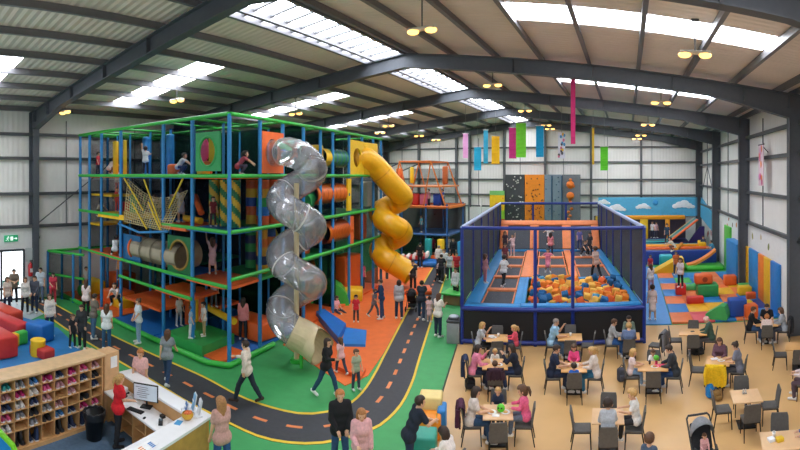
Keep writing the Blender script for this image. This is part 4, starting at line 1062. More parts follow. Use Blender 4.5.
# ---------------------------------------------------------------- high bay lamps
LED = mat('lamp_disc', '#ffc064', 0.5, var=0, emit=LAMP)
LAMPH = H('#c9c4b8', 0.4)
def lamp_proto():
    t = thing('high_bay_lamp', 'x', 'lamp', (0, 0, 0))
    b = MB(); b.rbox((0, 0, 0.06), (0.8, 0.28, 0.07), 0.03); b.build('housing', LAMPH, t)
    for s in (-0.27, 0.27):
        b = MB(); b.ball((s, 0, 0.0), (0.17, 0.15, 0.08), 14, 8); b.build('lamp_disc', LED, t)
    b = MB(); b.tube([(0, 0, 0.1), (0, 0, 0.9)], 0.02, 6); b.box((0, 0, 0.9), (0.2, 0.06, 0.06)); b.build('drop_rod', GIRT, t)
    return t
LP = lamp_proto(); first = True
lamps = [((422, 31), 'above the ridge roof light, nearest the gallery'), ((695, 55), 'on the right slope below the nearest roof lights'), ((492.5, 85.5), 'just under the third frame near the ridge'), ((525, 111), 'small, right of the ridge light between far frames'), ((661, 103), 'on the right slope below the second roof lights'), ((648, 125), 'on the right slope before the far frames'), ((641, 135.5), 'on the right slope before the end wall, second last'), ((636, 142), 'last on the right slope by the end wall'), ((388.4, 126), 'beyond the yellow slide on the left slope'), ((380, 133), 'above the far end of the play frame'), ((419, 136), 'above the far climbing frame, left of the other'), ((436, 140), 'above the far climbing frame, right of the other'), ((177, 101), 'below the left roof lights over the play frame'), ((65, 112.5), 'beside the left column near the wall'), ((295.6, 114), 'over the play frame corner behind the clear slide'), ((546, 125.5), 'behind the blue hanging banner'), ((555, 132), 'above the white patterned banner')]
for (px, py), w_ in lamps:
    z = 10.2
    for _ in range(12):
        th_ = (px - X0) / FOC; r = FOC * (z - EYE) / (Y0 - py); x = r * math.sin(th_); z = 0.5 * z + 0.5 * (zroof(max(WL, min(WR, x))) - 0.95)
    y = min(r * math.cos(th_), YB - 1.5)
    lb = 'twin warm high bay lamp ' + w_
    if first: LP.location = (x, y, z); LP['label'] = lb; LP['group'] = 'high bay lamps'; first = False
    else: dup(LP, (x, y, z), 0, lb, 'high bay lamps')
# ---------------------------------------------------------------- reception: shoe rack
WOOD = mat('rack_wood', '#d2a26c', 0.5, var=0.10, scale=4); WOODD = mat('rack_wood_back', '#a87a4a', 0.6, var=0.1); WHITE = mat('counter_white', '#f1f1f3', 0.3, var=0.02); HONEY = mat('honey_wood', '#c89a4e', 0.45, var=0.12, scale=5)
RX, RY0, RY1, RD = -11.3, 2.92, 6.32, 0.42
NC = 9; cwid = (RY1 - RY0 - 0.06) / NC; RZ = [0.1, 0.5, 0.74, 0.98, 1.22, 1.46, 1.70]
SR = thing('shoe_rack', 'long pale wooden shoe rack of cubby holes behind the reception desk', 'shoe rack', (-10.75, 2.95, 0), 0.165)
RM_ = T(-10.75, 2.95, 0) @ rot(0, 0, 0.165)
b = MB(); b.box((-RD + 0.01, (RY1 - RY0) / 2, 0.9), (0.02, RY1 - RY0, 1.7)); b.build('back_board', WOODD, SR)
b = MB(); b.rbox((-RD / 2 - 0.05, (RY1 - RY0) / 2, 1.76), (RD + 0.22, RY1 - RY0 + 0.1, 0.06), 0.01); b.build('top', mat('rack_top', '#deb98a', 0.45, var=0.08), SR)
b = MB(); b.box((-RD / 2 + 0.03, (RY1 - RY0) / 2, 0.05), (RD + 0.06, RY1 - RY0, 0.1)); b.build('plinth', WOOD, SR)
for z in RZ:
    b = MB(); b.box((-RD / 2, (RY1 - RY0) / 2, z), (RD, RY1 - RY0, 0.02)); b.build('shelf', WOOD, SR)
for i in range(NC + 1):
    b = MB(); b.box((-RD / 2, 0.03 + cwid * i, 0.9), (RD, 0.02 if 0 < i < NC else 0.05, 1.62)); b.build('divider', WOOD, SR)
b = MB(); b.rbox((-RD - 0.12, RY1 - RY0 + 0.03, 0.88), (0.5, 0.05, 1.75), 0.01); b.build('end_panel', mat('rack_end', '#d9ac7c', 0.5), SR)
b = MB(); b.rbox((-0.22, RY1 - RY0 + 0.3, 0.88), (0.44, 0.5, 1.76), 0.015); ep_ = b.build('end_cabinet', mat('rack_end', '#d9ac7c', 0.5), SR)
b = MB(); b.box((0.006, RY1 - RY0 + 0.36, 1.5), (0.006, 0.22, 0.3)); b.build('notice_sheet', H('#f2f2f0'), ep_)
def shoe_mesh(hexc, sole, boot=False):
    b = MB(); K = 9
    prof = [(0.0, 0.030, 0.085), (0.05, 0.036, 0.09), (0.10, 0.038, 0.075), (0.15, 0.042, 0.055), (0.19, 0.043, 0.045), (0.23, 0.036, 0.036), (0.255, 0.018, 0.026)]
    if boot: prof = [(y, w, h + (0.15 if y < 0.11 else 0)) for y, w, h in prof]
    for (ya, wa, ha), (yb, wb, hb) in zip(prof[:-1], prof[1:]):
        ra = [(wa * math.cos(PI * k / K), ya - 0.13, 0.02 + ha * math.sin(PI * k / K)) for k in range(K + 1)]
        rb = [(wb * math.cos(PI * k / K), yb - 0.13, 0.02 + hb * math.sin(PI * k / K)) for k in range(K + 1)]
        for k in range(K): b.add([ra[k], rb[k], rb[k + 1], ra[k + 1]], [(0, 1, 2, 3)], 0, True)
    b.add([(0.030 * math.cos(PI * k / K), -0.13, 0.02 + prof[0][2] * math.sin(PI * k / K)) for k in range(K + 1)], [tuple(range(K + 1))], 0)
    L_ = [(-w - 0.004, y - 0.13) for y, w, h in prof]; R_ = [(w + 0.004, y - 0.13) for y, w, h in prof]
    b.prism(L_ + R_[::-1], 0.022, T(0, 0, 0), 1)
    return b.mesh('shoe', [H(hexc, 0.6, 'shoe'), H(sole, 0.6, 'shoe')])
SHC = [('pink', '#d8578a', '#f0e8ea'), ('grey', '#8d8f96', '#e8e8e8'), ('black', '#26262a', '#3a3a3c'), ('white', '#e6e4e2', '#cfcdca'), ('navy', '#2c3a5c', '#d8d8d8'), ('blue', '#3c78b4', '#eef0f2'), ('magenta', '#b5276a', '#f0d8e4'), ('brown', '#6c4a34', '#3a2c22'), ('teal', '#2f8f8a', '#e0e8e6'), ('dusty rose', '#b9868c', '#ece2e2')]
SHM = [(n_, shoe_mesh(a, s), shoe_mesh(a, s, True)) for n_, a, s in SHC]
rowname = ['bottom boot row', 'fifth row down', 'fourth row down', 'third row down', 'second row down', 'top row']
colname = ['first', 'second', 'third', 'fourth', 'fifth', 'sixth', 'seventh', 'eighth', 'last']
random.seed(21)
for i in range(NC):
    for j in range(6):
        if random.random() < 0.1: continue
        k = random.choices(range(len(SHM)), (16, 14, 18, 12, 10, 6, 8, 5, 4, 8))[0] if j else random.choice([2, 2, 2, 6, 4])
        nm, lo, hi_ = SHM[k]
        for s, sd in ((-1, 'left'), (1, 'right')):
            o = bpy.data.objects.new('boot' if j == 0 else 'shoe', hi_ if j == 0 else lo); COL.objects.link(o)
            o.location = RM_ @ Vector((-0.16 + random.uniform(-0.02, 0.02), 0.03 + cwid * (i + 0.5) + s * 0.075, RZ[j] + 0.01))
            o.rotation_euler.z = 0.165 - PI / 2 + random.uniform(-0.12, 0.12) + (PI if random.random() < 0.15 else 0); o.scale = (1.3, 1.1, 1.35)
            tag(o, '%s %s, %s of its pair, %s, %s cubby from the wall end' % (nm, 'boot' if j == 0 else 'shoe', sd, rowname[j], colname[i]), 'shoe', 'shoes in the wooden rack')

# ---------------------------------------------------------------- reception desk
RC = thing('reception_desk', 'white-topped L-shaped wooden reception desk beside the painted track', 'desk', (-9.9, 6.9, 0))
def RM():
    m = MB(); m.M = T(9.9, -6.9, 0); return m
b = RM(); b.rbox((-9.85, 7.12, 1.1), (3.35, 0.42, 0.06), 0.01); b.prism([(-8.2, 7.33), (-7.68, 4.95), (-8.2, 4.84), (-8.62, 6.91), (-8.62, 7.33)], 0.06, T(0, 0, 1.071)); b.build('counter_top', WHITE, RC)
b = RM(); b.rbox((-9.95, 6.62, 0.78), (2.75, 0.58, 0.05), 0.01); b.build('desk_top', WHITE, RC)
b = RM(); b.box((-9.85, 7.25, 0.54), (3.2, 0.06, 1.07)); b.build('back_panel', HONEY, RC)
b = RM(); b.prism([(-8.27, 7.28), (-7.76, 5.0), (-7.82, 4.98), (-8.33, 7.27)], 1.07); b.build('front_panel', HONEY, RC)
b = RM(); b.prism([(-7.76, 5.0), (-8.17, 4.9), (-8.18, 4.95), (-7.77, 5.05)], 1.07); b.build('end_panel', mat('panel_white', '#eceaea', 0.4), RC)
b = RM(); b.box((-9.85, 6.95, 0.93), (3.2, 0.03, 0.3)); b.build('upstand', WOOD, RC)
b = RM(); b.prism([(-8.17, 4.9), (-8.58, 6.9), (-8.54, 6.9), (-8.13, 4.91)], 1.07); b.build('inner_panel', WOOD, RC)
for x in (-11.2, -10.6, -10.0, -9.45, -8.95):
    b = RM(); b.box((x, 6.65, 0.4), (0.04, 0.55, 0.72)); b.build('support', WOOD, RC)
for z in (0.12, 0.42):
    b = RM(); b.box((-10.05, 6.68, z), (2.3, 0.5, 0.03)); b.build('shelf', WOOD, RC)
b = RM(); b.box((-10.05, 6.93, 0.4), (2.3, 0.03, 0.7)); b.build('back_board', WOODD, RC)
DT = 0.805; CT = 1.13
# computer
t = thing('computer_monitor', 'black-framed monitor with a pale screen on the reception desk', 'monitor', (-9.95, 6.72, DT), 0.6)
t.scale = (1.15,) * 3
b = MB(); b.rbox((0, 0.02, 0.33), (0.56, 0.04, 0.36), 0.01); b.build('casing', BLACK, t)
b = MB(); b.box((0, -0.003, 0.33), (0.52, 0.006, 0.32)); sc_ = b.build('screen', mat('screen_glow', '#b9c4cf', 0.3, var=0.1, scale=4, emit=0.25), t)
b = MB()
for k in range(6): b.box((-0.08 + 0.03 * (k % 2), -0.008, 0.44 - 0.042 * k), (0.28 - 0.05 * (k % 3), 0.004, 0.012))
b.build('screen_lines', H('#76828e'), sc_)
b = MB(); b.rbox((0, 0.06, 0.012), (0.24, 0.18, 0.024), 0.008); b.tube([(0, 0.08, 0.02), (0, 0.06, 0.25)], 0.025, 8); b.build('stand', BLACK, t)
t = thing('keyboard', 'black keyboard in front of the monitor', 'keyboard', (-9.98, 6.45, DT), 0.35)
b = MB(); b.rbox((0, 0, 0.012), (0.44, 0.15, 0.024), 0.006); b.build('body', BLACK, t)
b = MB()
for r_ in range(4):
    for c_ in range(13): b.box((-0.192 + 0.032 * c_, -0.05 + 0.033 * r_, 0.027), (0.026, 0.026, 0.008))
b.build('keys', H('#2c2d31'), t)
b = MB(); b.ball((0, 0, 0.016), (0.032, 0.055, 0.02), 12, 8); o = b.build('mouse', BLACK, None, (-9.55, 6.42, DT), 0.4); tag(o, 'black computer mouse on the white desk', 'mouse')
t = thing('desk_phone', 'dark desk telephone left of the monitor', 'phone', (-10.6, 6.66, DT), 0.5)
b = MB(); b.prism([(-0.1, 0), (0.1, 0), (0.1, 0.03), (-0.1, 0.09)], 0.2, T(-0.1, 0, 0) @ rot(0, 0, PI / 2) @ rot(PI / 2) @ T(0, 0, -0.2)); b.build('body', H('#33353a'), t)
b = MB(); b.tube([(-0.07, -0.1, 0.1), (-0.07, 0, 0.12), (-0.07, 0.1, 0.1)], [0.03, 0.02, 0.03], 8); b.build('handset', H('#1c1d20'), t)
b = MB()
for r_ in range(3):
    for c_ in range(3): b.box((0.02 + 0.03 * c_, -0.06 + 0.03 * r_, 0.075), (0.018, 0.018, 0.02))
b.build('buttons', H('#c9ccd0'), t)
t = thing('receipt_printer', 'small white receipt printer near the shoe rack end of the desk', 'printer', (-10.95, 6.68, DT), 0.2)
b = MB(); b.rbox((0, 0, 0.08), (0.2, 0.24, 0.16), 0.03); b.build('case', H('#dcdce0', 0.4), t)
b = MB(); b.box((0, -0.02, 0.175), (0.1, 0.02, 0.06)); b.build('paper', H('#ffffff'), t)
t = thing('card_terminal', 'black card payment terminal right of the mouse', 'card terminal', (-9.15, 6.6, DT), 0.9)
b = MB(); b.rbox((0, 0, 0.03), (0.1, 0.22, 0.05), 0.015, rx=0.15); b.build('body', BLACK, t)
b = MB(); b.box((0, 0.05, 0.065), (0.07, 0.06, 0.006), rx=0.15); b.build('display', H('#5c6f7a', 0.2), t)
b = MB(); b.box((-9.35, 6.8, DT + 0.03), (0.12, 0.09, 0.06)); o = b.build('desk_box', H('#1f2024')); tag(o, 'tiny black box on the desk between mouse and terminal', 'box')
# leaflets and treats on the counter corner
for i, (x, y, c1, nm) in enumerate(((-8.62, 7.14, '#7fb4dc', 'tall pale blue leaflet holder at the counter corner'), (-8.38, 7.1, '#e6e9ee', 'white leaflet holder beside the blue one'), (-8.72, 7.0, '#4a78b8', 'small dark blue leaflet stand behind the treat jar'))):
    t = thing('leaflet_holder', nm, 'leaflet holder', (x, y, CT), -0.5)
    h_ = (0.4, 0.36, 0.2)[i]
    b = MB(); b.box((0, 0.02, h_ / 2), (0.2, 0.015, h_), rx=-0.2); b.rbox((0, -0.02, 0.02), (0.22, 0.16, 0.04), 0.01); b.build('stand', H('#eef1f5', 0.2), t)
    b = MB(); b.box((0, 0.0, h_ / 2 + 0.02), (0.17, 0.012, h_ * 0.85), rx=-0.2); lf = b.build('leaflets', H(c1), t)
    b = MB(); b.box((0, -0.012, h_ * 0.62), (0.12, 0.006, 0.03), rx=-0.2); b.box((0, -0.006, h_ * 0.42), (0.09, 0.006, 0.05), rx=-0.2); b.build('printed_band', H('#f6f6f6' if i != 1 else '#3c86c8'), lf)
t = thing('treat_jar', 'round golden treat bowl on the counter between the leaflets', 'jar', (-8.42, 6.8, CT))
b = MB(); b.lathe((0, 0, 0), [(0.0, 0.01), (0.08, 0.01), (0.13, 0.07), (0.13, 0.12), (0.11, 0.15)], 20); b.build('bowl', H('#d8a52c', 0.3), t)
b = MB()
for k in range(12): b.ball((0.07 * math.cos(k * 2.4) * (k % 3) / 2, 0.07 * math.sin(k * 2.4) * (k % 3) / 2, 0.14 + 0.01 * (k % 2)), 0.035, 8, 6)
b.build('treats', H('#e8783c'), t)
b = MB(); b.box((-8.42, 6.55, CT + 0.004), (0.14, 0.2, 0.006), rz=0.5); o = b.build('leaflet', H('#4aa0d8')); tag(o, 'light blue leaflet lying on the counter', 'leaflet')
b = MB(); b.box((-8.06, 5.45, CT + 0.004), (0.24, 0.5, 0.006), rz=0.22); o = b.build('price_sheet', H('#f7f7f7')); tag(o, 'white printed sheet lying near the end of the counter', 'paper')
for x, y, c in [(-8.12 + 0.05 * k, 5.58, '#2f7fc4') for k in range(4)] + [(-8.08 + 0.06 * k, 5.33, '#e8944a') for k in range(3)]:
    b = MB(); b.box((x, y, CT + 0.009), (0.03, 0.1, 0.004), rz=0.22); b.build('printed_mark', H(c), o)
# bins
def bin_(name, label, p, r0, r1, h, m_, lid=None, cat='bin'):
    t = thing(name, label, cat, p)
    b = MB(); b.lathe((0, 0, 0), [(0.0, 0.0), (r0, 0.0), (r1, h), (r1 + 0.02, h), (r1 + 0.02, h - 0.03), (r1 - 0.01, h - 0.03), (r0 - 0.01, 0.03), (0, 0.03)], 24); b.build('body', m_, t)
    if lid: lid(t, h)
    return t
t = bin_('waste_bin', 'black open waste bin at the end of the shoe rack', (-10.72, 5.72, 0.008), 0.19, 0.26, 0.66, H('#17181b', 0.4))
b = MB()
P = [(0.265 * math.cos(2 * PI * k / 32), 0.265 * math.sin(2 * PI * k / 32), 0.66 + 0.02 * math.sin(k * 2.1)) for k in range(32)]
b.tube(P, 0.025, 6, closed=True); b.lathe((0, 0, 0), [(0.28, 0.66), (0.285, 0.56), (0.265, 0.5)], 24); b.build('bin_bag', H('#26272b', 0.3), t)
q = at(452, 344)
t = thing('litter_bin', 'grey square litter bin with black lid beside the trampoline arena', 'bin', (q.x, q.y + 0.2, 0.0), 0.2)
b = MB(); b.rbox((0, 0, 0.4), (0.5, 0.45, 0.8), 0.04); b.build('body', H('#8a8d90', 0.4), t)
b = MB(); b.rbox((0, 0, 0.86), (0.54, 0.49, 0.12), 0.05); b.rbox((0, 0, 0.96), (0.4, 0.4, 0.1), 0.04); b.build('lid', H('#3a3d42', 0.4), t)
b = MB(); b.ball((0, 0, 1.0), (0.2, 0.18, 0.08), 12, 8); b.build('liner_bag', H('#b9c2cc', 0.3), t)
# things left of the rack
b = MB(); b.prism([(-21.5, 4.6), (-16.2, 4.2), (-14.2, 6.4), (-15.2, 8.0), (-19.0, 8.4), (-22.3, 7.0)], 0.05); o = b.build('floor_mat', H('#2c7fc0', 0.5)); tag(o, 'blue floor mat under the red soft blocks left of the shoe rack', 'floor mat')
for px, py, s, m_, nm, lb, rz in (((2), 319, (2.4, 0.7, 0.6), H('#d8452f', 0.45), 'soft_beam', 'orange-red soft beam at the back of the blue mat', 0.25), (8, 332, (2.2, 0.6, 0.6), H('#cf2f33', 0.45), 'soft_beam', 'long red soft beam in the middle of the blue mat', 0.3), (0, 353, (1.3, 0.8, 0.75), RED, 'soft_block', 'red soft block nearest the shoe rack at the picture edge', 0.2), (40, 340, (0.85, 0.8, 0.7), BLUE, 'soft_cube', 'blue soft cube beside the red beams', 0.5), (42, 356, (0.9, 0.5, 0.35), H('#c9352f'), 'soft_block', 'low red soft block peeking over the shoe rack', 0.3), (12, 347, (0.35, 0.5, 0.5), YEL, 'soft_block', 'small yellow soft block between red and blue ones', 0.3), (21, 344, (0.3, 0.5, 0.5), GREENP, 'soft_block', 'small green soft block beside the blue cube', 0.3)):
    q = at(px, py, 0.05); b = MB(); b.rbox((0, 0, s[2] / 2), s, 0.07); o = b.build(nm, m_, None, (q.x, q.y, 0.05), rz); tag(o, lb, 'soft block')
q = at(38, 355, 0.05); b = MB(); b.cyl((0, 0, 0), 0.27, 0.55, 20); b.tube([(0.25 * math.cos(2 * PI * k / 20), 0.25 * math.sin(2 * PI * k / 20), 0.53) for k in range(20)], 0.035, 6, closed=True); o = b.build('soft_drum', YEL, None, (q.x, q.y, 0.05)); tag(o, 'yellow soft drum in front of the blue cube', 'soft block')
q = atr(3, 440, 9.6); q.z = 0
t = thing('panel_board', 'blue curved board with lime edge at the lower left corner', 'board', (q.x, q.y, 0), 1.2, None, 1.13)
prof = [(-0.6, 0), (0.34, 0), (0.32, 0.75), (0.16, 1.12), (-0.08, 1.36), (-0.6, 1.5)]
b = MB(); b.prism(prof, 0.08, rot(PI / 2)); b.build('board', H('#1f86d0', 0.4), t)
b = MB(); b.tube([(x, -0.04, z) for x, z in prof[1:]], 0.055, 8); b.build('edge_trim', H('#7fd42c', 0.4), t)
# blocks the man leans on
for px, py, z0, s, m_, lb, rz in ((430, 436, 0, (0.55, 0.5, 0.55), H('#ef8f1f', 0.45), 'orange soft block under the cream one', 0.3), (431, 424, 0.0, (0.6, 0.55, 0.8), H('#efd58a', 0.45), 'cream and yellow soft block behind the orange block', 0.3), (442, 430, 0, (0.22, 0.55, 0.62), H('#2c86d0', 0.45), 'narrow blue soft block beside the cafe floor', 0.3), (437, 436, 0, (0.12, 0.5, 0.55), H('#6fb52c', 0.45), 'thin lime soft block between orange and blue', 0.3), (423, 458, 0, (0.62, 0.6, 0.6), H('#2f9f8a', 0.45), 'teal soft block nearest the man in navy', 0.3)):
    q = at(px, py, z0); block('soft_block', lb, (q.x, q.y, z0), s, m_, 0.05, rz)

# ---------------------------------------------------------------- entrance wall
b = MB()
dy0, dy1 = 6.3, 8.75
for y in (dy0, (dy0 + dy1) / 2, dy1): b.box((WL + 0.1, y, 1.3), (0.12, 0.1, 2.6))
for z in (0.05, 0.62, 2.58): b.box((WL + 0.1, (dy0 + dy1) / 2, z), (0.12, dy1 - dy0, 0.1))
d = struct('door_1', b, H('#3a4048', 0.4))
b = MB(); b.box((WL + 0.08, (dy0 + dy1) / 2, 1.3), (0.02, dy1 - dy0 - 0.1, 2.5)); b.build('door_glass', mat('daylit_glass', '#eaf3f8', 0.1, var=0.05, emit=1.6), d)
b = MB(); b.box((WL + 0.1, 8.05, 0.9), (0.01, 0.9, 0.3)); b.build('door_sticker', H('#3f9a86'), d)
t = thing('exit_sign', 'green running-man exit sign above the glazed entrance door', 'sign', (WL + 0.12, 8.05, 3.05), PI / 2)
b = MB(); b.rbox((0, 0, 0.15), (0.75, 0.06, 0.34), 0.02); b.build('plate', mat('exit_green', '#1f9a68', 0.4, emit=0.35), t)
WT = mat('exit_white', '#f2fff8', 0.4, emit=0.5)
b = MB(); y = -0.034
b.ball((-0.16, y, 0.24), (0.03, 0.008, 0.03), 10, 6); b.tube([(-0.17, y, 0.2), (-0.2, y, 0.11)], 0.02, 5)
for P in ([(-0.2, y, 0.11), (-0.15, y, 0.08), (-0.16, y, 0.02)], [(-0.2, y, 0.11), (-0.25, y, 0.07), (-0.3, y, 0.06)], [(-0.17, y, 0.2), (-0.11, y, 0.17), (-0.08, y, 0.19)], [(-0.17, y, 0.2), (-0.23, y, 0.18), (-0.25, y, 0.13)]): b.tube(P, 0.012, 5)
b.build('running_man', WT, t)
b = MB(); b.box((0.03, y, 0.15), (0.14, 0.008, 0.2)); b.build('door_symbol', WT, t)
b = MB(); b.box((0.2, y, 0.15), (0.14, 0.008, 0.03)); b.prism([(0.25, 0.08), (0.33, 0.15), (0.25, 0.22)], 0.008, T(0, y + 0.004, 0) @ rot(PI / 2)); b.build('arrow', WT, t)
t = thing('wall_camera', 'small black camera on the white wall board left of the play frame', 'camera', (WL + 0.06, 9.55, 3.2))
b = MB(); b.cyl((0, 0, 0), 0.1, 0.06, 14, M=rot(0, PI / 2)); b.build('mount', H('#2c2d30'), t)
b = MB(); b.ball((0.1, 0, 0), 0.09, 12, 8); b.build('lens_dome', H('#101114', 0.2), t)
t = thing('fire_extinguisher', 'red fire extinguisher fixed to the white wall beside the entrance door', 'fire extinguisher', (WL + 0.2, 9.1, 1.2))
b = MB(); b.lathe((0, 0, 0), [(0.0, 0.0), (0.12, 0.0), (0.13, 0.04), (0.13, 0.55), (0.08, 0.66), (0.03, 0.7), (0.03, 0.76), (0.0, 0.76)], 16); b.build('cylinder', H('#cf2a30', 0.3), t)
b = MB(); b.tube([(0, 0, 0.74), (0.1, 0.06, 0.7), (0.14, 0.08, 0.3)], 0.02, 6); b.box((0, 0.03, 0.8), (0.04, 0.16, 0.05)); b.build('valve_hose', H('#222326'), t)
b = MB(); b.box((0.125, 0, 0.32), (0.02, 0.14, 0.2)); b.build('label_plate', H('#efe9e4'), t)
b = MB(); b.box((WL + 0.09, 9.1, 2.3), (0.04, 0.5, 0.7)); o = b.build('wall_notice', H('#cfd6d4')); tag(o, 'pale notice plate on the wall above the fire extinguisher', 'sign')

# ---------------------------------------------------------------- cafe tables and chairs
CHAIR = mat('chair_fabric', '#5a5856', 0.7, var=0.10, scale=14); CHLEG = H('#2b2826', 0.4, 'steel')
def chair_proto():
    t = thing('cafe_chair', 'x', 'chair')
    b = MB(); b.rbox((0, 0.0, 0.455), (0.43, 0.43, 0.05), 0.02); b.build('seat', CHAIR, t)
    b = MB(); N = 6
    for i in range(N):
        z0, z1 = 0.46 + 0.46 * i / N, 0.46 + 0.46 * (i + 1) / N
        y0, y1 = -0.20 - 0.07 * (i / N) ** 1.5, -0.20 - 0.07 * ((i + 1) / N) ** 1.5
        w0 = 0.215 - 0.01 * (i / N); w1 = 0.215 - 0.01 * ((i + 1) / N)
        if i == N - 1: w1 -= 0.02
        c = 0.025
        vs = [(-w0, y0 - c, z0), (w0, y0 - c, z0), (w1, y1 - c, z1), (-w1, y1 - c, z1), (-w0, y0 + c - 0.01, z0), (w0, y0 + c - 0.01, z0), (w1, y1 + c - 0.01, z1), (-w1, y1 + c - 0.01, z1)]
        fs = [(0, 1, 2, 3), (5, 4, 7, 6), (4, 0, 3, 7), (1, 5, 6, 2)]
        if i == N - 1: fs.append((3, 2, 6, 7))
        if i == 0: fs.append((1, 0, 4, 5))
        b.add(vs, fs, 0, False)
    b.build('backrest', CHAIR, t)
    for x in (-1, 1):
        b = MB(); b.tube([(x * 0.195, 0.19, 0.44), (x * 0.205, 0.21, 0.0)], [0.018, 0.013], 6); b.build('leg', CHLEG, t)
        b = MB(); b.tube([(x * 0.195, -0.19, 0.5), (x * 0.2, -0.2, 0.4), (x * 0.215, -0.27, 0.0)], [0.018, 0.018, 0.013], 6); b.build('leg', CHLEG, t)
    b = MB()
    for x in (-1, 1): b.tube([(x * 0.195, 0.19, 0.42), (x * 0.195, -0.19, 0.42)], 0.012, 5)
    b.tube([(-0.195, 0.19, 0.42), (0.195, 0.19, 0.42)], 0.012, 5); b.tube([(-0.195, -0.19, 0.42), (0.195, -0.19, 0.42)], 0.012, 5)
    b.build('seat_frame', CHLEG, t)
    return t
CH0 = chair_proto(); ch_used = [False]
def chair(x, y, rz, label):
    if not ch_used[0]:
        CH0.location = (x, y, 0.006); CH0.rotation_euler.z = rz; CH0['label'] = label; CH0['group'] = 'dark grey cafe chairs'; ch_used[0] = True; return CH0
    return dup(CH0, (x, y, 0.006), rz, label, 'dark grey cafe chairs')
TTOP = mat('table_wood', '#d8a566', 0.4, var=0.08, scale=3); TTOPP = mat('table_wood_pale', '#e0b88c', 0.4, var=0.08, scale=3); TBASE = H('#242323', 0.5, 'steel')
_tb = {}
def table_proto(w, d, m_):
    key = (w, d, m_.name)
    if key in _tb: return _tb[key]
    t = thing('cafe_table', 'x', 'table')
    b = MB(); b.rbox((0, 0, 0.735), (w, d, 0.035), 0.008); b.build('tabletop', m_, t)
    b = MB(); b.rbox((0, 0, 0.7), (w * 0.6, d * 0.6, 0.03), 0.01); b.tube([(0, 0, 0.02), (0, 0, 0.7)], 0.04, 12); b.build('pedestal', TBASE, t)
    b = MB(); b.rbox((0, 0, 0.015), (0.46, 0.46, 0.03), 0.008); b.build('base_plate', TBASE, t)
    _tb[key] = (t, [True]); return _tb[key]
TABLES = {}
SIDE = {'L': 'left', 'R': 'right', 'N': 'near', 'F': 'far'}
SEATS = {}
def cafe_table(key, px, py, who, sides, w=0.76, d=0.76, extra=0.0, m_=None, dist=None):
    p = at(px, py, 0.75); th_ = math.atan2(p.x, p.y); rz = -th_ + math.radians(extra)
    pr, fresh = table_proto(w, d, m_ or TTOP)
    lb = 'square wooden cafe table ' + who
    if fresh[0]: pr.location = (p.x, p.y, 0.006); pr.rotation_euler.z = rz; pr['label'] = lb; pr['group'] = 'wooden cafe tables'; fresh[0] = False
    else: dup(pr, (p.x, p.y, 0.006), rz, lb, 'wooden cafe tables')
    TABLES[key] = (p, rz, w, d)
    ax = Vector((math.cos(rz), math.sin(rz), 0)); ay = Vector((-math.sin(rz), math.cos(rz), 0))
    for s in sides:
        v = {'L': -ax, 'R': ax, 'N': -ay, 'F': ay}[s]
        dd = (dist or {}).get(s, 0.62 if s in 'LR' else 0.60)
        q = p + v * dd; q.z = 0
        jit = math.radians({'L': 4, 'R': -5, 'N': 3, 'F': -4}[s])
        rzc = math.atan2(-v.y, -v.x) - PI / 2 + jit
        chair(q.x, q.y, rzc, 'grey chair at the %s side of the table %s' % (SIDE[s], who))
        SEATS[key + s] = (q, rzc)
cafe_table('A', 497, 338, 'by the black trampoline base', 'LRFN')
cafe_table('B', 495, 364, 'of two mothers with toddlers', 'LRFN', d=0.85)
cafe_table('C', 570, 337, 'of the man in pale blue', 'LRFN', w=0.85)
cafe_table('D', 574, 367, 'with the girl in bright pink', 'LRFN')
cafe_table('E', 629, 336, 'of three adults at the arena corner', 'LFN')
cafe_table('F', 693, 332, 'in front of the soft mats', 'LRFN', w=1.0)
cafe_table('G', 653, 366, 'with the bright red tray', 'LRFN', w=0.9)
cafe_table('H', 767, 323, 'of the group by the wall pads', 'LRFN', w=0.85)
cafe_table('I', 799, 346, 'cut by the right picture edge', 'LN', w=0.9)
cafe_table('J', 718, 361, 'with the yellow jacket on a chair', 'LRFN', extra=-6)
cafe_table('K', 746, 396, 'standing empty with four empty chairs', 'LRFN', extra=10, m_=TTOPP)
cafe_table('L', 498, 412, 'nearest the painted track', 'LRFN', w=0.72, m_=TTOPP)
cafe_table('M', 608, 416, 'of two boys in front', 'LRFN', w=0.76, m_=TTOPP)
cafe_table('N', 784, 440, 'in the lower right corner', 'FR', w=1.0, extra=8, m_=TTOPP)
q = at(806, 400); chair(q.x, q.y, 0.9, 'dark grey cafe chair standing alone at the right picture edge'); SEATS['X'] = (q, 0.9)
def on_table(key, dx, dy):
    p, rz, w, d = TABLES[key]
    return p + Vector((math.cos(rz), math.sin(rz), 0)) * dx + Vector((-math.sin(rz), math.cos(rz), 0)) * dy + Vector((0, 0, 0.0085))
def cup(key, dx, dy, hexc, label):
    p = on_table(key, dx, dy); t = thing('cup', label, 'cup', p)
    b = MB(); b.lathe((0, 0, 0), [(0, 0), (0.03, 0), (0.04, 0.11), (0.036, 0.11), (0.027, 0.01), (0, 0.01)], 14); b.build('body', H(hexc, 0.3), t)
    b = MB(); b.cyl((0, 0, 0.09), 0.035, 0.004, 14); b.build('drink', H('#5a3a22', 0.2), t)
def plate(key, dx, dy, label, food='#c98a4a'):
    p = on_table(key, dx, dy); t = thing('plate', label, 'plate', p)
    b = MB(); b.lathe((0, 0, 0), [(0, 0), (0.08, 0), (0.12, 0.018), (0.115, 0.022), (0.075, 0.008), (0, 0.008)], 20); b.build('dish', H('#f0efec', 0.3), t)
    b = MB(); b.ball((0, 0, 0.02), (0.06, 0.05, 0.03), 10, 6); b.build('food', H(food), t)
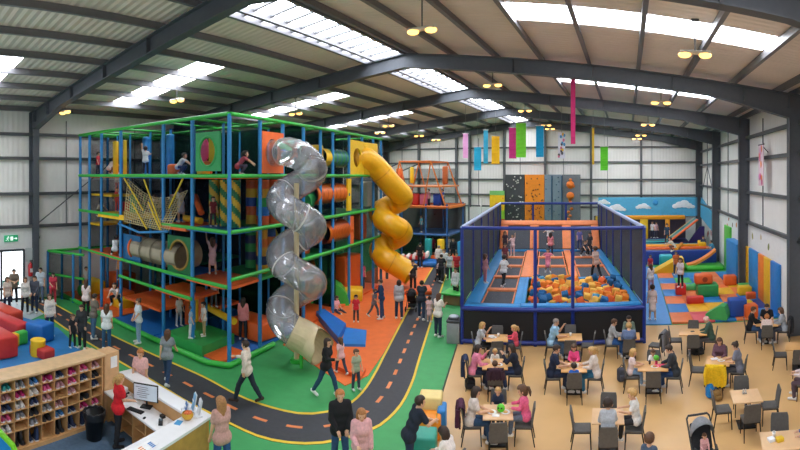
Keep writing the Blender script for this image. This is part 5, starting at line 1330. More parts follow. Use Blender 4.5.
def boxy(name, key, dx, dy, s, hexc, label, rz=0.2, cat='box'):
    p = on_table(key, dx, dy); b = MB(); b.rbox((0, 0, s[2] / 2), s, 0.01); o = b.build(name, H(hexc), None, p, rz); tag(o, label, cat)
wh_ = {'A': 'the arena-side table of the blonde woman', 'B': 'the two mothers table', 'C': 'the table of the man in pale blue', 'D': 'the table of the girl in pink', 'E': 'the table of three adults', 'F': 'the table before the soft mats', 'G': 'the table with the red tray', 'H': 'the table by the wall pads', 'J': 'the yellow jacket table', 'K': 'the empty table', 'L': 'the table nearest the track', 'M': 'the two boys table', 'N': 'the corner table'}
for k_, dx, dy, c in (('A', 0.05, 0.15, '#eeeeee'), ('B', -0.1, 0.05, '#f4f0ea'), ('C', 0.02, 0.1, '#e8e8ea'), ('D', 0.1, -0.05, '#f0ece8'), ('E', 0.02, 0.05, '#e8e2d8'), ('G', -0.1, 0.12, '#2c2c2e'), ('L', 0.02, 0.08, '#2f6f4a'), ('N', -0.2, 0.15, '#f2f2f2'), ('H', 0.05, 0.0, '#e9e4dc')):
    cup(k_, dx, dy, c, 'takeaway cup standing on ' + wh_[k_])
for k_, dx, dy, c in (('A', -0.12, 0.0, '#d8d0c4'), ('B', 0.12, -0.12, '#c98a4a'), ('D', -0.12, 0.08, '#d8a05a'), ('L', -0.15, -0.05, '#d89a5a'), ('L', 0.18, -0.05, '#e0b070'), ('G', 0.05, -0.1, '#b97a3c'), ('J', 0.1, 0.0, '#e8c8a0')):
    plate(k_, dx, dy, 'white plate of food on %s%s' % (wh_[k_], ', right-hand one' if (k_, dx) == ('L', 0.18) else ''), c)
boxy('tablet', 'F', -0.02, 0.02, (0.14, 0.1, 0.02), '#333438', 'dark phone lying on the table before the soft mats', cat='phone')
boxy('serving_tray', 'G', 0.2, 0.02, (0.3, 0.26, 0.02), '#d8325a', 'red serving tray on the table of the man in dark grey', cat='tray')
boxy('food_box', 'N', -0.1, -0.05, (0.16, 0.12, 0.09), '#e8c02c', 'yellow food box on the lower right corner table')
boxy('food_box', 'N', -0.28, -0.02, (0.14, 0.14, 0.07), '#eef0f4', 'white food box on the lower right corner table')
boxy('napkin_pile', 'L', -0.05, -0.2, (0.18, 0.14, 0.02), '#f6f4f0', 'white napkins at the near edge of the table nearest the track', cat='napkin')
boxy('napkin_pile', 'A', -0.2, 0.1, (0.2, 0.18, 0.04), '#e4e2e6', 'crumpled white napkins on the arena-side table', cat='napkin')
boxy('napkin_pile', 'J', -0.12, 0.1, (0.22, 0.16, 0.03), '#e9e4ea', 'white papers on the yellow jacket table', cat='napkin')
boxy('napkin_pile', 'M', -0.02, 0.12, (0.1, 0.08, 0.02), '#c8b8a0', 'small tan napkin on the two boys table', cat='napkin')
boxy('phone', 'M', 0.05, 0.22, (0.14, 0.07, 0.012), '#26272b', 'black phone lying at the far edge of the two boys table', cat='phone')
t = thing('green_toy', 'bright green round toy on the table nearest the track', 'toy', on_table('L', 0.07, 0.0))
b = MB(); b.ball((0, 0, 0.09), (0.1, 0.09, 0.1), 14, 10); b.build('body', H('#5fd22c', 0.4), t)
for x in (-0.04, 0.04):
    b = MB(); b.ball((x, -0.085, 0.12), 0.02, 8, 6); b.build('eye', H('#1c1c1c', 0.3), t)
t = thing('green_toy', 'small green tuft toy in a magenta pot on the red tray table', 'toy', on_table('G', 0.1, 0.1))
b = MB(); b.cyl((0, 0, 0), 0.04, 0.14, 12); b.build('pot', H('#c02a5a'), t)
b = MB(); b.ball((0, 0, 0.2), (0.09, 0.09, 0.08), 12, 8); b.build('tuft', H('#5fbf3a'), t)
t = thing('condiment_rack', 'small glass condiment rack on the empty table', 'condiments', on_table('K', -0.02, 0.12))
b = MB(); b.rbox((0, 0, 0.02), (0.12, 0.08, 0.04), 0.008); b.build('rack', H('#a8a29a', 0.3), t)
for x in (-0.03, 0.03):
    b = MB(); b.cyl((x, 0, 0.03), 0.02, 0.09, 10); b.build('shaker', H('#dcdad4', 0.2), t)
# ---------------------------------------------------------------- people: one continuous body each, clothes and hair on it
def surfnet(F, org, vox):
    ins = F < 0
    nx, ny, nz = F.shape
    acc = np.zeros((nx - 1, ny - 1, nz - 1, 3)); cnt = np.zeros((nx - 1, ny - 1, nz - 1))
    cr = [(0, 0, 0), (1, 0, 0), (0, 1, 0), (1, 1, 0), (0, 0, 1), (1, 0, 1), (0, 1, 1), (1, 1, 1)]
    ed = [(0, 1), (2, 3), (4, 5), (6, 7), (0, 2), (1, 3), (4, 6), (5, 7), (0, 4), (1, 5), (2, 6), (3, 7)]
    sl = lambda c: (slice(c[0], nx - 1 + c[0]), slice(c[1], ny - 1 + c[1]), slice(c[2], nz - 1 + c[2]))
    for a, b_ in ed:
        fa, fb = F[sl(cr[a])], F[sl(cr[b_])]
        m = (fa < 0) != (fb < 0)
        t = np.where(m, fa / np.where(m, fa - fb, 1), 0)
        for k in range(3): acc[..., k] += m * (cr[a][k] + t * (cr[b_][k] - cr[a][k]))
        cnt += m
    act = cnt > 0
    idx = np.full(act.shape, -1); idx[act] = np.arange(act.sum())
    ii = np.argwhere(act)
    V = org + vox * (ii + acc[act] / cnt[act][:, None])
    quads = []
    for ax in range(3):
        s0 = [slice(1, n - 1) for n in F.shape]; s0[ax] = slice(0, F.shape[ax] - 1)
        s1 = list(s0); s1[ax] = slice(1, F.shape[ax])
        a, b_ = ins[tuple(s0)], ins[tuple(s1)]
        for m, flip in ((a & ~b_, False), (~a & b_, True)):
            p = np.argwhere(m)
            if not len(p): continue
            off_ = np.array([1, 1, 1]); off_[ax] = 0
            p = p + off_
            u, v = (ax + 1) % 3, (ax + 2) % 3
            du = np.zeros(3, int); du[u] = 1; dv_ = np.zeros(3, int); dv_[v] = 1
            q = [p - du - dv_, p - dv_, p, p - du]
            q = [idx[x[:, 0], x[:, 1], x[:, 2]] for x in q]
            Q = np.stack(q if not flip else q[::-1], 1); quads.append(Q)
    return V, np.concatenate(quads)

def sd_caps(P, a, b_, ra, rb):
    a = np.array(a, float); d = np.array(b_, float) - a; L2_ = max(1e-9, (d * d).sum())
    t = np.clip(((P - a) @ d) / L2_, 0, 1)
    return np.sqrt((((P - a) - t[..., None] * d) ** 2).sum(-1)) - (ra + t * (rb - ra))

def smin(x, y, k):
    if k <= 0: return np.minimum(x, y)
    h = np.clip(0.5 + 0.5 * (y - x) / k, 0, 1)
    return y + (x - y) * h - k * h * (1 - h)

def sdf_mesh(groups, vox, cuts=()):
    """groups: [(prims, k inside, k to the rest)]; prims (a, b, ra, rb)."""
    pts = np.array([c for g in groups for p in g[0] for c in (p[0], p[1])], float); r = max(max(p[2], p[3]) for g in groups for p in g[0])
    lo = pts.min(0) - r - 3 * vox; hi = pts.max(0) + r + 3 * vox
    n = np.ceil((hi - lo) / vox).astype(int) + 1
    G = np.stack(np.meshgrid(*[lo[k] + vox * np.arange(n[k]) for k in range(3)], indexing='ij'), -1)
    F = np.full(G.shape[:3], 1.0)
    for prims, k, kg in groups:
        g = np.full(F.shape, 1.0)
        for a, b_, ra, rb in prims:
            a_ = np.array(a, float); b2 = np.array(b_, float); R = max(ra, rb) + 0.09
            i0 = np.clip(((np.minimum(a_, b2) - R - lo) / vox).astype(int), 0, n - 1); i1 = np.clip(((np.maximum(a_, b2) + R - lo) / vox).astype(int) + 2, 1, n)
            s = tuple(slice(i0[q], i1[q]) for q in range(3))
            g[s] = smin(g[s], sd_caps(G[s], a, b_, ra, rb), k)
        F = smin(F, g, kg)
    for c in cuts: F = np.maximum(F, c(G))
    return surfnet(F, lo, vox)

D2R = PI / 180
def dirv(p, o, s):
    p *= D2R; o *= D2R
    return np.array([s * math.sin(o), math.sin(p) * math.cos(o), -math.cos(p) * math.cos(o)])

# pose: lean, head pitch, arms L/R (upper pitch, out, fore pitch, fore out), legs L/R (thigh pitch, out, shin pitch), seat height
POSES = {
 'stand': (2, 5, (8, 9, 20, 2), (2, 9, 14, 2), (4, 4, 0), (-3, 4, -5), None),
 'hips': (0, 3, (-10, 38, 15, -35), (4, 9, 20, 2), (6, 7, 2), (-5, 6, -6), None),
 'walk': (6, 4, (-24, 8, -5, 2), (28, 8, 48, 0), (26, 3, 6), (-16, 3, -34), None),
 'stride': (5, 2, (-18, 10, 10, 0), (20, 8, 95, -12), (28, 4, 14), (-20, 4, -32), None),
 'phone': (3, 18, (22, 8, 100, -18), (26, 8, 108, -20), (3, 4, 0), (-2, 4, -3), None),
 'hold': (4, 10, (6, 8, 18, 2), (10, 9, 72, -14), (4, 4, 0), (-6, 4, -6), None),
 'cross': (0, 2, (16, 14, 72, -50), (18, 14, 76, -52), (4, 5, 0), (-3, 5, -3), None),
 'clasp': (0, 6, (14, 8, 34, -22), (14, 8, 36, -22), (3, 4, 0), (-2, 4, -2), None),
 'lean': (24, -8, (26, 8, 78, -34), (30, 8, 84, -38), (10, 4, 0), (-4, 4, -6), None),
 'push': (12, 2, (42, 8, 72, -4), (44, 8, 74, -4), (20, 3, 4), (-14, 3, -26), None),
 'reach': (8, -4, (70, 12, 88, 0), (20, 10, 40, 0), (4, 4, 0), (-6, 4, -8), None),
 'sit': (12, 16, (18, 12, 78, -26), (24, 10, 84, -28), (84, 7, -4), (86, 7, 6), 0.565),
 'sitface': (15, 10, (42, 8, 150, -22), (24, 10, 80, -30), (84, 6, -10), (86, 6, 2), 0.565),
 'sitdown': (14, 30, (18, 10, 72, -28), (22, 10, 78, -30), (82, 6, 8), (86, 6, -6), 0.565),
 'csit': (8, 14, (24, 12, 86, -22), (30, 12, 92, -24), (84, 8, 4), (84, 8, 2), 0.80),
 'cfloor': (4, 16, (20, 12, 60, -10), (26, 12, 64, -10), (84, 14, 70), (78, 16, 84), 0.15),
 'cstand': (2, 6, (10, 14, 22, 4), (6, 14, 24, 4), (4, 5, 0), (-3, 5, -4), None),
 'cwalk': (7, 2, (-26, 12, 0, 2), (30, 12, 60, 0), (28, 4, 6), (-18, 4, -38), None),
 'cup': (2, -10, (140, 22, 165, 5), (60, 20, 100, 0), (8, 6, -4), (-6, 6, -10), None),
 'cjump': (8, 0, (60, 50, 90, 10), (50, 55, 80, 20), (40, 8, -30), (20, 8, -50), None),
 'ccrouch': (38, -16, (58, 12, 50, 0), (62, 12, 56, 0), (96, 16, -34), (90, 16, -38), None),
 'clie': (60, -30, (80, 16, 60, 0), (84, 16, 60, 0), (66, 8, -30), (40, 8, -50), None),
}
_sk = {}
def skel(pose, child, fem):
    key = (pose, child, fem)
    if key in _sk: return _sk[key]
    lean, hp, aL, aR, lL, lR, hz = POSES[pose]
    x = np.array([1.0, 0, 0]); le = lean * D2R
    u = np.array([0, math.sin(le), math.cos(le)])
    P = np.zeros(3); J = {'u': u}
    sw = 0.148 if fem else 0.172
    if child: sw = 0.145
    J['P'] = P; J['S'] = P + u * 0.50; J['N'] = P + u * 0.555
    hk = 1.3 if child else 1.0; J['hk'] = hk
    ha = (lean * 0.4 + hp) * D2R
    hu = np.array([0, math.sin(ha), math.cos(ha)]); hf = np.array([0, math.cos(ha), -math.sin(ha)])
    J['hu'], J['hf'] = hu, hf
    J['H'] = J['N'] + (u * 0.4 + hu * 0.6) * (0.115 + 0.035 * (hk - 1) / 0.3)
    for n_, s, a, l in (('L', -1, aL, lL), ('R', 1, aR, lR)):
        J['sh' + n_] = J['S'] + x * s * sw
        J['el' + n_] = J['sh' + n_] + dirv(a[0], a[1], s) * 0.275
        d = dirv(a[2], a[3], s); J['wr' + n_] = J['el' + n_] + d * 0.245; J['hd' + n_] = d
        J['hi' + n_] = P + x * s * 0.085 - u * 0.02
        J['kn' + n_] = J['hi' + n_] + dirv(l[0], l[1], s) * 0.43
        J['an' + n_] = J['kn' + n_] + dirv(l[2], l[1] * 0.3, s) * 0.41
        fp = max(-50, min(20, l[2])) * 0.8 * D2R if hz is None else 0
        if l[2] > 40: fp = -60 * D2R
        J['fd' + n_] = np.array([s * 0.12, math.cos(fp), math.sin(fp) * (1 if fp < 0 else 0.3)])
    low = min(min(J['an' + n_][2] + min(0, J['fd' + n_][2]) * 0.16 for n_ in 'LR'), 9)
    dz = (hz - P[2]) if hz is not None else (0.085 - low)
    for k in list(J):
        if k in ('u', 'hu', 'hf', 'hk') or k.startswith('hd') or k.startswith('fd'): continue
        J[k] = J[k] + np.array([0, 0, dz])
    _sk[key] = J; return J

def torso(J, fem, child, e=0.0):
    u, P, S = J['u'], J['P'], J['S']; x = np.array([1.0, 0, 0]); f = np.array([0, u[2], -u[1]])
    w = 1.0 if not child else 1.08
    t = [(S - x * 0.115 - u * 0.015, S + x * 0.115 - u * 0.015, 0.066 * w + e, 0.066 * w + e), (P + u * 0.36 - x * 0.075, P + u * 0.36 + x * 0.075, 0.104 * w + e, 0.104 * w + e),
         (P + u * 0.18 - x * (0.045 if fem else 0.06), P + u * 0.18 + x * (0.045 if fem else 0.06), 0.096 * w + e, 0.096 * w + e), (P - x * 0.07, P + x * 0.07, (0.112 if fem else 0.105) * w + e, (0.112 if fem else 0.105) * w + e)]
    if fem and not child: t += [(P + u * 0.36 + f * 0.05 - x * 0.065, P + u * 0.36 + f * 0.05 + x * 0.065, 0.075 + e, 0.075 + e)]
    return t
def leg(J, n_, e=0.0, end=1.0):
    a, k, h = J['an' + n_], J['kn' + n_], J['hi' + n_]
    return [(h, k, 0.086 + e, 0.056 + e), (k, k + (a - k) * 0.35, 0.056 + e, 0.056 + e), (k + (a - k) * 0.35, k + (a - k) * end, 0.056 + e, 0.038 + e * 1.4)]
def arm(J, n_, e=0.0, cut=None):
    s, el, w = J['sh' + n_], J['el' + n_], J['wr' + n_]
    if cut == 'short': return [(s, s + (el - s) * 0.62, 0.056 + e, 0.052 + e * 1.3)]
    return [(s, el, 0.052 + e, 0.041 + e), (el, el + (w - el) * (0.93 if cut else 1), 0.041 + e, 0.028 + e)]
def headp(J):
    H_, u, f, k = J['H'], J['hu'], J['hf'], J['hk']; x = np.array([1.0, 0, 0])
    p = lambda a, b_, c: H_ + (x * a + f * b_ + u * c) * k
    main = [(p(0, -0.018, 0.03), p(0, 0.012, 0.032), 0.086 * k, 0.083 * k), (p(0, 0.025, -0.02), p(0, 0.045, -0.075), 0.062 * k, 0.042 * k)]
    fine = [(p(0, 0.09, -0.0), p(0, 0.108, -0.033), 0.010 * k, 0.016 * k), (p(-0.084, -0.005, -0.03), p(-0.09, -0.012, 0.0), 0.014 * k, 0.018 * k), (p(0.084, -0.005, -0.03), p(0.09, -0.012, 0.0), 0.014 * k, 0.018 * k)]
    return main, fine, p, k
def to_mesh(name, V, Q, mats):
    me = bpy.data.meshes.new(name); me.from_pydata(V.tolist(), [], Q.tolist())
    for m in mats: me.materials.append(m)
    me.polygons.foreach_set('use_smooth', [True] * len(me.polygons)); me.update(); return me

EYE_M = H('#2a2220', 0.3, 'eye'); LIP = H('#b8605a', 0.5, 'lip'); SK0 = H('#dfae8e', 0.55, 'skin')
_cache = {}
def body_mesh(pose, child, fem):
    key = ('b', pose, child, fem)
    if key in _cache: return _cache[key]
    J = skel(pose, child, fem); main, fine, p, k = headp(J)
    g = [(torso(J, fem, child) + [(J['N'] - J['u'] * 0.06, J['H'] + J['hf'] * -0.01 - J['hu'] * 0.04, 0.054, 0.05)], 0.06, 0)]
    for n_ in 'LR':
        g.append((leg(J, n_), 0.02, 0.03))
        d = J['hd' + n_]; w = J['wr' + n_]
        g.append((arm(J, n_) + [(w + d * 0.01, w + d * 0.085, 0.027, 0.032)], 0.015, 0.02))
        a, fd = J['an' + n_], J['fd' + n_]
        g.append(([(a + np.array([0, 0, -0.02]) - fd * 0.04, a + fd * 0.15 - np.array([0, 0, 0.045]), 0.042, 0.034)], 0, 0.03))
    g += [(main, 0.04, 0.02), (fine, 0, 0.012)]
    V, Q = sdf_mesh(g, 0.0145)
    b = MB()
    b.v = [tuple(v) for v in V]; b.f = [tuple(int(i) for i in q) for q in Q]; b.m = [0] * len(b.f); b.s = [True] * len(b.f)
    # fingers and thumb rooted in the palm
    for n_, s in (('L', -1), ('R', 1)):
        d = Vector(J['hd' + n_]); w = Vector(J['wr' + n_]) + d * 0.075
        side = d.cross(Vector((0, 0, 1)));
        if side.length < 0.2: side = Vector((0, 1, 0)) - d * d.y
        side.normalize(); curl = d.cross(side).normalized()
        if curl.z > 0: curl = -curl
        for q, ln in enumerate((0.066, 0.076, 0.072, 0.058)):
            r0 = w + side * (0.021 * (q - 1.5)); m1 = r0 + d * (0.02 + ln * 0.5) + curl * 0.006; m2 = r0 + d * (0.012 + ln * 0.85) + curl * 0.028
            b.tube([r0, m1, m2], [0.011, 0.010, 0.008], 6)
        t0 = w - d * 0.045 + side * 0.026 * (1 if s < 0 else -1); sd_ = side * (1 if s < 0 else -1)
        b.tube([t0, t0 + sd_ * 0.02 + d * 0.025, t0 + sd_ * 0.024 + d * 0.055 + curl * 0.012], [0.013, 0.012, 0.009], 6)
    for s in (-1, 1):
        b.ball(tuple(p(s * 0.034, 0.082, 0.008)), (0.013 * k, 0.010 * k, 0.010 * k), 8, 6, 1)
    b.ball(tuple(p(0, 0.083, -0.068)), (0.024 * k, 0.010 * k, 0.008 * k), 8, 6, 2)
    _cache[key] = b.mesh('person_body', [SK0, EYE_M, LIP]); return _cache[key]
def top_mesh(pose, child, fem, kind):
    key = ('t', pose, child, fem, kind)
    if key in _cache: return _cache[key]
    J = skel(pose, child, fem); e = 0.03 if kind in ('coat', 'hoodie') else 0.017
    T_ = torso(J, fem, child, e)
    if kind == 'dress' or kind == 'coat':
        kn = (J['knL'] + J['knR']) / 2; P = J['P']; t = 0.75 if kind == 'dress' else 0.35
        T_ = T_ + [(P, P + (kn - P) * t, 0.13, 0.19 if kind == 'dress' else 0.14)]
    else:
        T_ = T_ + [(J['P'] - J['u'] * 0.04 - np.array([0.07, 0, 0]), J['P'] - J['u'] * 0.04 + np.array([0.07, 0, 0]), (0.112 if fem else 0.105) + e + 0.006, (0.112 if fem else 0.105) + e + 0.006)]
    g = [(T_, 0.06, 0)]
    for n_ in 'LR': g.append((arm(J, n_, e * 0.8, 'short' if kind in ('tee', 'dress') else 'long'), 0.015, 0.025))
    if kind in ('hoodie', 'coat'):
        N = J['N']; bk = np.array([0, -1.0, 0]); g.append(([(N + bk * 0.055 - np.array([0.05, 0, 0.02]), N + bk * 0.055 + np.array([0.05, 0, -0.02]), 0.055, 0.055)], 0, 0.03))
    V, Q = sdf_mesh(g, 0.0175)
    _cache[key] = to_mesh('shirt', V, Q, [SK0]); return _cache[key]
def leg_mesh(pose, child, fem, kind):
    key = ('l', pose, child, fem, kind)
    if key in _cache: return _cache[key]
    J = skel(pose, child, fem); x = np.array([1.0, 0, 0]); e = 0.013
    r = (0.108 if fem else 0.101) * (1.08 if child else 1)
    g = [([(J['P'] - x * 0.07, J['P'] + x * 0.07, r + e, r + e)], 0.04, 0)]
    for n_ in 'LR':
        L_ = leg(J, n_, e if kind != 'loose' else 0.022, 0.97)
        if kind == 'shorts': L_ = [(J['hi' + n_], J['hi' + n_] + (J['kn' + n_] - J['hi' + n_]) * 0.85, 0.1, 0.085)]
        g.append((L_, 0.02, 0.025))
    V, Q = sdf_mesh(g, 0.0175)
    _cache[key] = to_mesh('trousers', V, Q, [SK0]); return _cache[key]
def shoe_m(pose, child, fem, n_):
    key = ('s', pose, child, fem, n_)
    if key in _cache: return _cache[key]
    J = skel(pose, child, fem); a, fd = J['an' + n_], J['fd' + n_]; dn = np.array([0, 0, 1.0])
    V, Q = sdf_mesh([([(a - dn * 0.03 - fd * 0.05, a + fd * 0.165 - dn * 0.045, 0.05, 0.042), (a - dn * 0.035 - fd * 0.04, a, 0.05, 0.05)], 0.02, 0)], 0.016)
    _cache[key] = to_mesh('shoe', V, Q, [SK0]); return _cache[key]
def hair_mesh(pose, child, fem, style):
    key = ('h', pose, child, fem, style)
    if key in _cache: return _cache[key]
    J = skel(pose, child, fem); main, fine, p, k = headp(J); H_, u, f = J['H'], J['hu'], J['hf']
    e = {'crop': 0.007, 'bald': 0.004}.get(style, 0.018)
    pr = [(p(0, -0.022, 0.034), p(0, 0.008, 0.040), (0.086 + e) * k, (0.083 + e) * k)]
    back = -f
    if style in ('long', 'pony', 'bob'): pr.append((p(0, -0.035, 0.0), p(0, -0.045, -0.07), 0.085 * k, 0.07 * k))
    if style == 'long':
        for s in (-0.055, 0.055): pr.append((p(s, -0.035, -0.02), H_ + J['hf'] * -0.065 + np.array([s * 1.1, 0, -0.30]), 0.058 * k, 0.045))
        pr.append((p(0, -0.06, -0.02), H_ - J['hf'] * 0.085 + np.array([0, 0, -0.32]), 0.055 * k, 0.05))
    if style == 'bob':
        for s in (-0.07, 0.07): pr.append((p(s, -0.01, 0.0), p(s * 1.05, -0.005, -0.10), 0.04 * k, 0.035 * k))
    g = [(pr, 0.03, 0)]
    def cut(G):
        R = G - H_; y = R @ f / k; z = R @ u / k
        return -np.maximum(0.032 - y + 0.25 * np.minimum(0, z - 0.05), z - 0.068) if True else 0
    def cut2(G):
        R = G - H_; z = R @ u / k; y = R @ f / k
        return np.maximum(-z - (0.055 if style in ('short', 'crop', 'bun') else 0.4), -9)
    cuts = [lambda G: -np.maximum(0.032 - ((G - H_) @ f) / k, ((G - H_) @ u) / k - 0.066), cut2]
    if style == 'bald': cuts = [lambda G: ((G - H_) @ u) / k - 0.04, cuts[0], lambda G: -((G - H_) @ u) / k - 0.05]
    V, Q = sdf_mesh(g, 0.0135 * (1.15 if child else 1), cuts)
    b = MB(); b.v = [tuple(v) for v in V]; b.f = [tuple(int(i) for i in q) for q in Q]; b.m = [0] * len(b.f); b.s = [True] * len(b.f)
    if style == 'pony': b.tube([tuple(p(0, -0.09, 0.05)), tuple(p(0, -0.15, 0.02)), tuple(p(0, -0.16, -0.08)), tuple(p(0, -0.14, -0.17))], [0.03 * k, 0.042 * k, 0.036 * k, 0.012 * k], 8)
    if style == 'bun': b.ball(tuple(p(0, -0.085, 0.10)), 0.05 * k, 12, 8)
    _cache[key] = b.mesh('hair', [SK0]); return _cache[key]

def put(mesh, name, parent, m_):
    o = bpy.data.objects.new(name, mesh); COL.objects.link(o); o.parent = parent
    o.material_slots[0].link = 'OBJECT'; o.material_slots[0].material = m_; return o
def person_at(loc, rz, pose, S, top, kind, bot, hair, hcol, label, fem=False, skin='#dfae8e', shoe='#e6e4e2', lk='jeans', group=None):
    child = pose[0] == 'c' and pose not in ('cross', 'clasp')
    o = bpy.data.objects.new('person', body_mesh(pose, child, fem)); COL.objects.link(o)
    o.location = loc; o.rotation_euler.z = rz; o.scale = (S, S, S)
    o.material_slots[0].link = 'OBJECT'; o.material_slots[0].material = H(skin, 0.55, 'skin')
    tag(o, label, 'person', group)
    put(top_mesh(pose, child, fem, kind), 'dress' if kind == 'dress' else 'coat' if kind == 'coat' else 'shirt', o, H(top, 0.9, 'cloth'))
    if bot: put(leg_mesh(pose, child, fem, lk), 'trousers' if lk != 'shorts' else 'shorts', o, H(bot, 0.9, 'cloth'))
    if shoe:
        for n_ in 'LR': put(shoe_m(pose, child, fem, n_), 'shoe', o, H(shoe, 0.6, 'shoe'))
    if hair: put(hair_mesh(pose, child, fem, hair), 'hair', o, H(hcol, 0.6, 'hair'))
    return o
def pp(px, py, face, pose, S, top, kind, bot, hair, hcol, label, z=0.012, **kw):
    q = at(px, py, z); th_ = math.atan2(q.x, q.y)
    return person_at(q, -(th_ + math.radians(face)), pose, S, top, kind, bot, hair, hcol, label, **kw)
def ps(seat, pose, S, top, kind, bot, hair, hcol, label, back=0.0, **kw):
    q, rz = SEATS[seat]; v = Vector((-math.sin(rz), math.cos(rz), 0))
    return person_at(q + v * (-0.06 + back) + Vector((0, 0, 0.006)), rz, pose, S, top, kind, bot, hair, hcol, label, **kw)
BR, DB, BL, GI, GY, BK = '#5a3c28', '#33231a', '#c49a5e', '#b8743c', '#8a8078', '#1c1714'
WH, JN, NV, BKC, GR = '#ece8e4', '#35507a', '#25304a', '#1e1f23', '#9a9a9c'
F_ = dict(fem=True)
# entrance queue
pp(7, 313, 150, 'stand', 0.97, '#d8c8ba', 'tee', NV, 'long', BR, 'woman in cream top by the glazed entrance door at the picture edge', **F_)
pp(14, 304, 170, 'cross', 1.0, '#7a6e60', 'tee', BKC, 'short', DB, 'person in patterned brown top standing against the bright door')
pp(25, 314, 160, 'stand', 0.98, '#eae4de', 'long', BKC, 'bob', BR, 'woman in long white top and black leggings near the fire extinguisher', **F_)
pp(34.5, 313, 200, 'clasp', 1.0, '#4b4f5c', 'long', NV, 'short', DB, 'person in dark grey jumper and navy jeans in the entrance queue')
pp(40.5, 302, 190, 'stand', 1.0, '#cdd8e4', 'tee', '#5c6f8c', 'short', DB, 'man in pale blue shirt at the back of the entrance queue')
pp(53, 304, 170, 'hold', 0.9, '#d8445a', 'tee', '#c23a48', 'long', DB, 'girl in red and white by the corner of the low green wing', **F_)
pp(49.5, 336, 165, 'stand', 0.97, '#efe6dc', 'long', NV, 'bob', BR, 'woman in cream blouse and navy trousers on the green floor strip', **F_)
pp(86, 318, 20, 'stand', 0.97, '#f0dcd8', 'tee', BKC, 'long', BR, 'woman in pale pink top watching the play frame from the track', **F_)
pp(93.5, 339, 60, 'hold', 1.02, '#7d7468', 'tee', '#4f7496', 'short', DB, 'man in brown-grey t-shirt beside the woman in white')
pp(106.5, 350, 10, 'stand', 0.97, '#eff0f2', 'tee', '#2f5a80', 'long', BR, 'woman in white t-shirt with long brown hair seen from behind on the track', **F_)
pp(82, 349, 200, 'hold', 0.95, '#35373a', 'coat', BKC, 'pony', DB, 'woman in dark patterned jacket leading a child on the track', **F_)
pp(72.5, 348, 150, 'cstand', 0.7, '#2a2b30', 'tee', BKC, 'short', BR, 'small child in black beside the dark-jacketed woman')
pp(138.5, 343, 250, 'clasp', 0.98, '#e4e8ee', 'tee', '#8fb0cc', 'bun', BR, 'woman in white top and light blue jeans by the base rail of the play frame', **F_)
# reception
pp(118, 446, 70, 'hold', 0.98, '#d8202c', 'tee', BKC, 'pony', BL, 'staff person in red polo shirt behind the reception desk', shoe='#1c1c1e', **F_)
pp(141, 411, 200, 'hold', 0.98, '#eab8b4', 'tee', JN, 'bun', GI, 'woman in pale pink top waiting across the desk by the monitor', **F_)
pp(222, 482, 330, 'hold', 1.02, '#c79a92', 'tee', '#2c5288', 'long', '#a9784c', 'woman in dusty pink top at the counter corner, seen from behind', **F_)
# track and green floor
pp(167, 384, 20, 'walk', 0.97, '#8c939a', 'tee', '#2c4468', 'long', BR, 'woman in grey top with long brown hair walking on the track', shoe='#d8d8da', **F_)
pp(247, 403, 290, 'stride', 1.03, '#e6d9cc', 'long', '#23303c', 'short', DB, 'man in cream shirt and dark jeans striding along the track', shoe='#3a2a22')
pp(326, 396, 120, 'stride', 0.99, BKC, 'long', '#274a68', 'long', DB, 'woman in black jacket walking past the mouth of the clear slide', shoe='#f0efee', **F_)
pp(341, 374, 330, 'cwalk', 0.66, '#eebcc0', 'tee', '#3a4458', 'pony', BR, 'girl in pink and white top beside the woman in black', **F_)
pp(356, 390, 150, 'cstand', 0.68, '#a8b49a', 'tee', '#3c4656', 'short', BR, 'boy in pale green t-shirt on the edge of the orange floor')
pp(340, 472, 165, 'clasp', 1.03, '#17181c', 'hoodie', JN, 'short', GI, 'ginger-haired man in black hooded top at the bottom of the track')
pp(361, 490, 170, 'hold', 0.97, '#dea9ac', 'coat', '#8fa0b0', 'long', '#a8703c', 'woman in pink jacket beside the ginger-haired man', **F_)
pp(409, 481, 70, 'lean', 1.04, '#1d2636', 'tee', NV, 'short', DB, 'man in navy polo shirt leaning on the soft blocks')
pp(356, 322, 180, 'cstand', 0.66, '#d8303a', 'tee', '#3c3c44', 'short', DB, 'toddler in bright red t-shirt on the orange floor')
pp(381.5, 319, 260, 'hold', 1.02, '#26446c', 'long', '#2f4c74', 'short', DB, 'man in blue denim talking to a small boy on the orange floor')
pp(374, 317, 120, 'cwalk', 0.72, '#7c8490', 'tee', '#5a626c', 'short', BR, 'small boy in grey beside the man in blue denim')
pp(399, 319, 0, 'stand', 1.0, '#b9bbc0', 'long', '#2f3f58', 'bob', DB, 'woman in grey sweatshirt seen from behind at the yellow road edge', **F_)
pp(421.5, 320, 5, 'push', 1.0, '#28303e', 'tee', '#28384f', 'bun', DB, 'woman in navy top pushing a pushchair along the track', **F_)
pp(429.5, 322, 10, 'cstand', 0.62, '#eec4c4', 'dress', None, 'bun', BR, 'small girl in pink dress on the track beside the woman in navy', **F_)
pp(438, 337, 40, 'phone', 1.0, '#eee6dc', 'tee', '#26344c', 'long', BR, 'woman in cream top holding up a phone near the litter bin', **F_)
pp(413, 292, 190, 'hold', 1.0, '#3a3c40', 'tee', '#2e2e32', 'short', DB, 'man in dark t-shirt on the track beyond the pushchair')
pp(362, 290, 20, 'stand', 0.9, '#dc5f78', 'tee', '#2c3c58', 'long', BR, 'girl in pink t-shirt at the foot of the play frame', **F_)
pp(336, 311, 140, 'cfloor', 0.72, '#efb4bc', 'tee', '#4a4452', 'long', BR, 'girl in pink sitting on the orange floor beside the play frame', z=0.03, **F_)
pp(331, 308, 100, 'cfloor', 0.66, '#6a4a50', 'tee', '#3a3440', 'short', DB, 'small child in maroon on the orange floor behind the girl in pink', z=0.03)
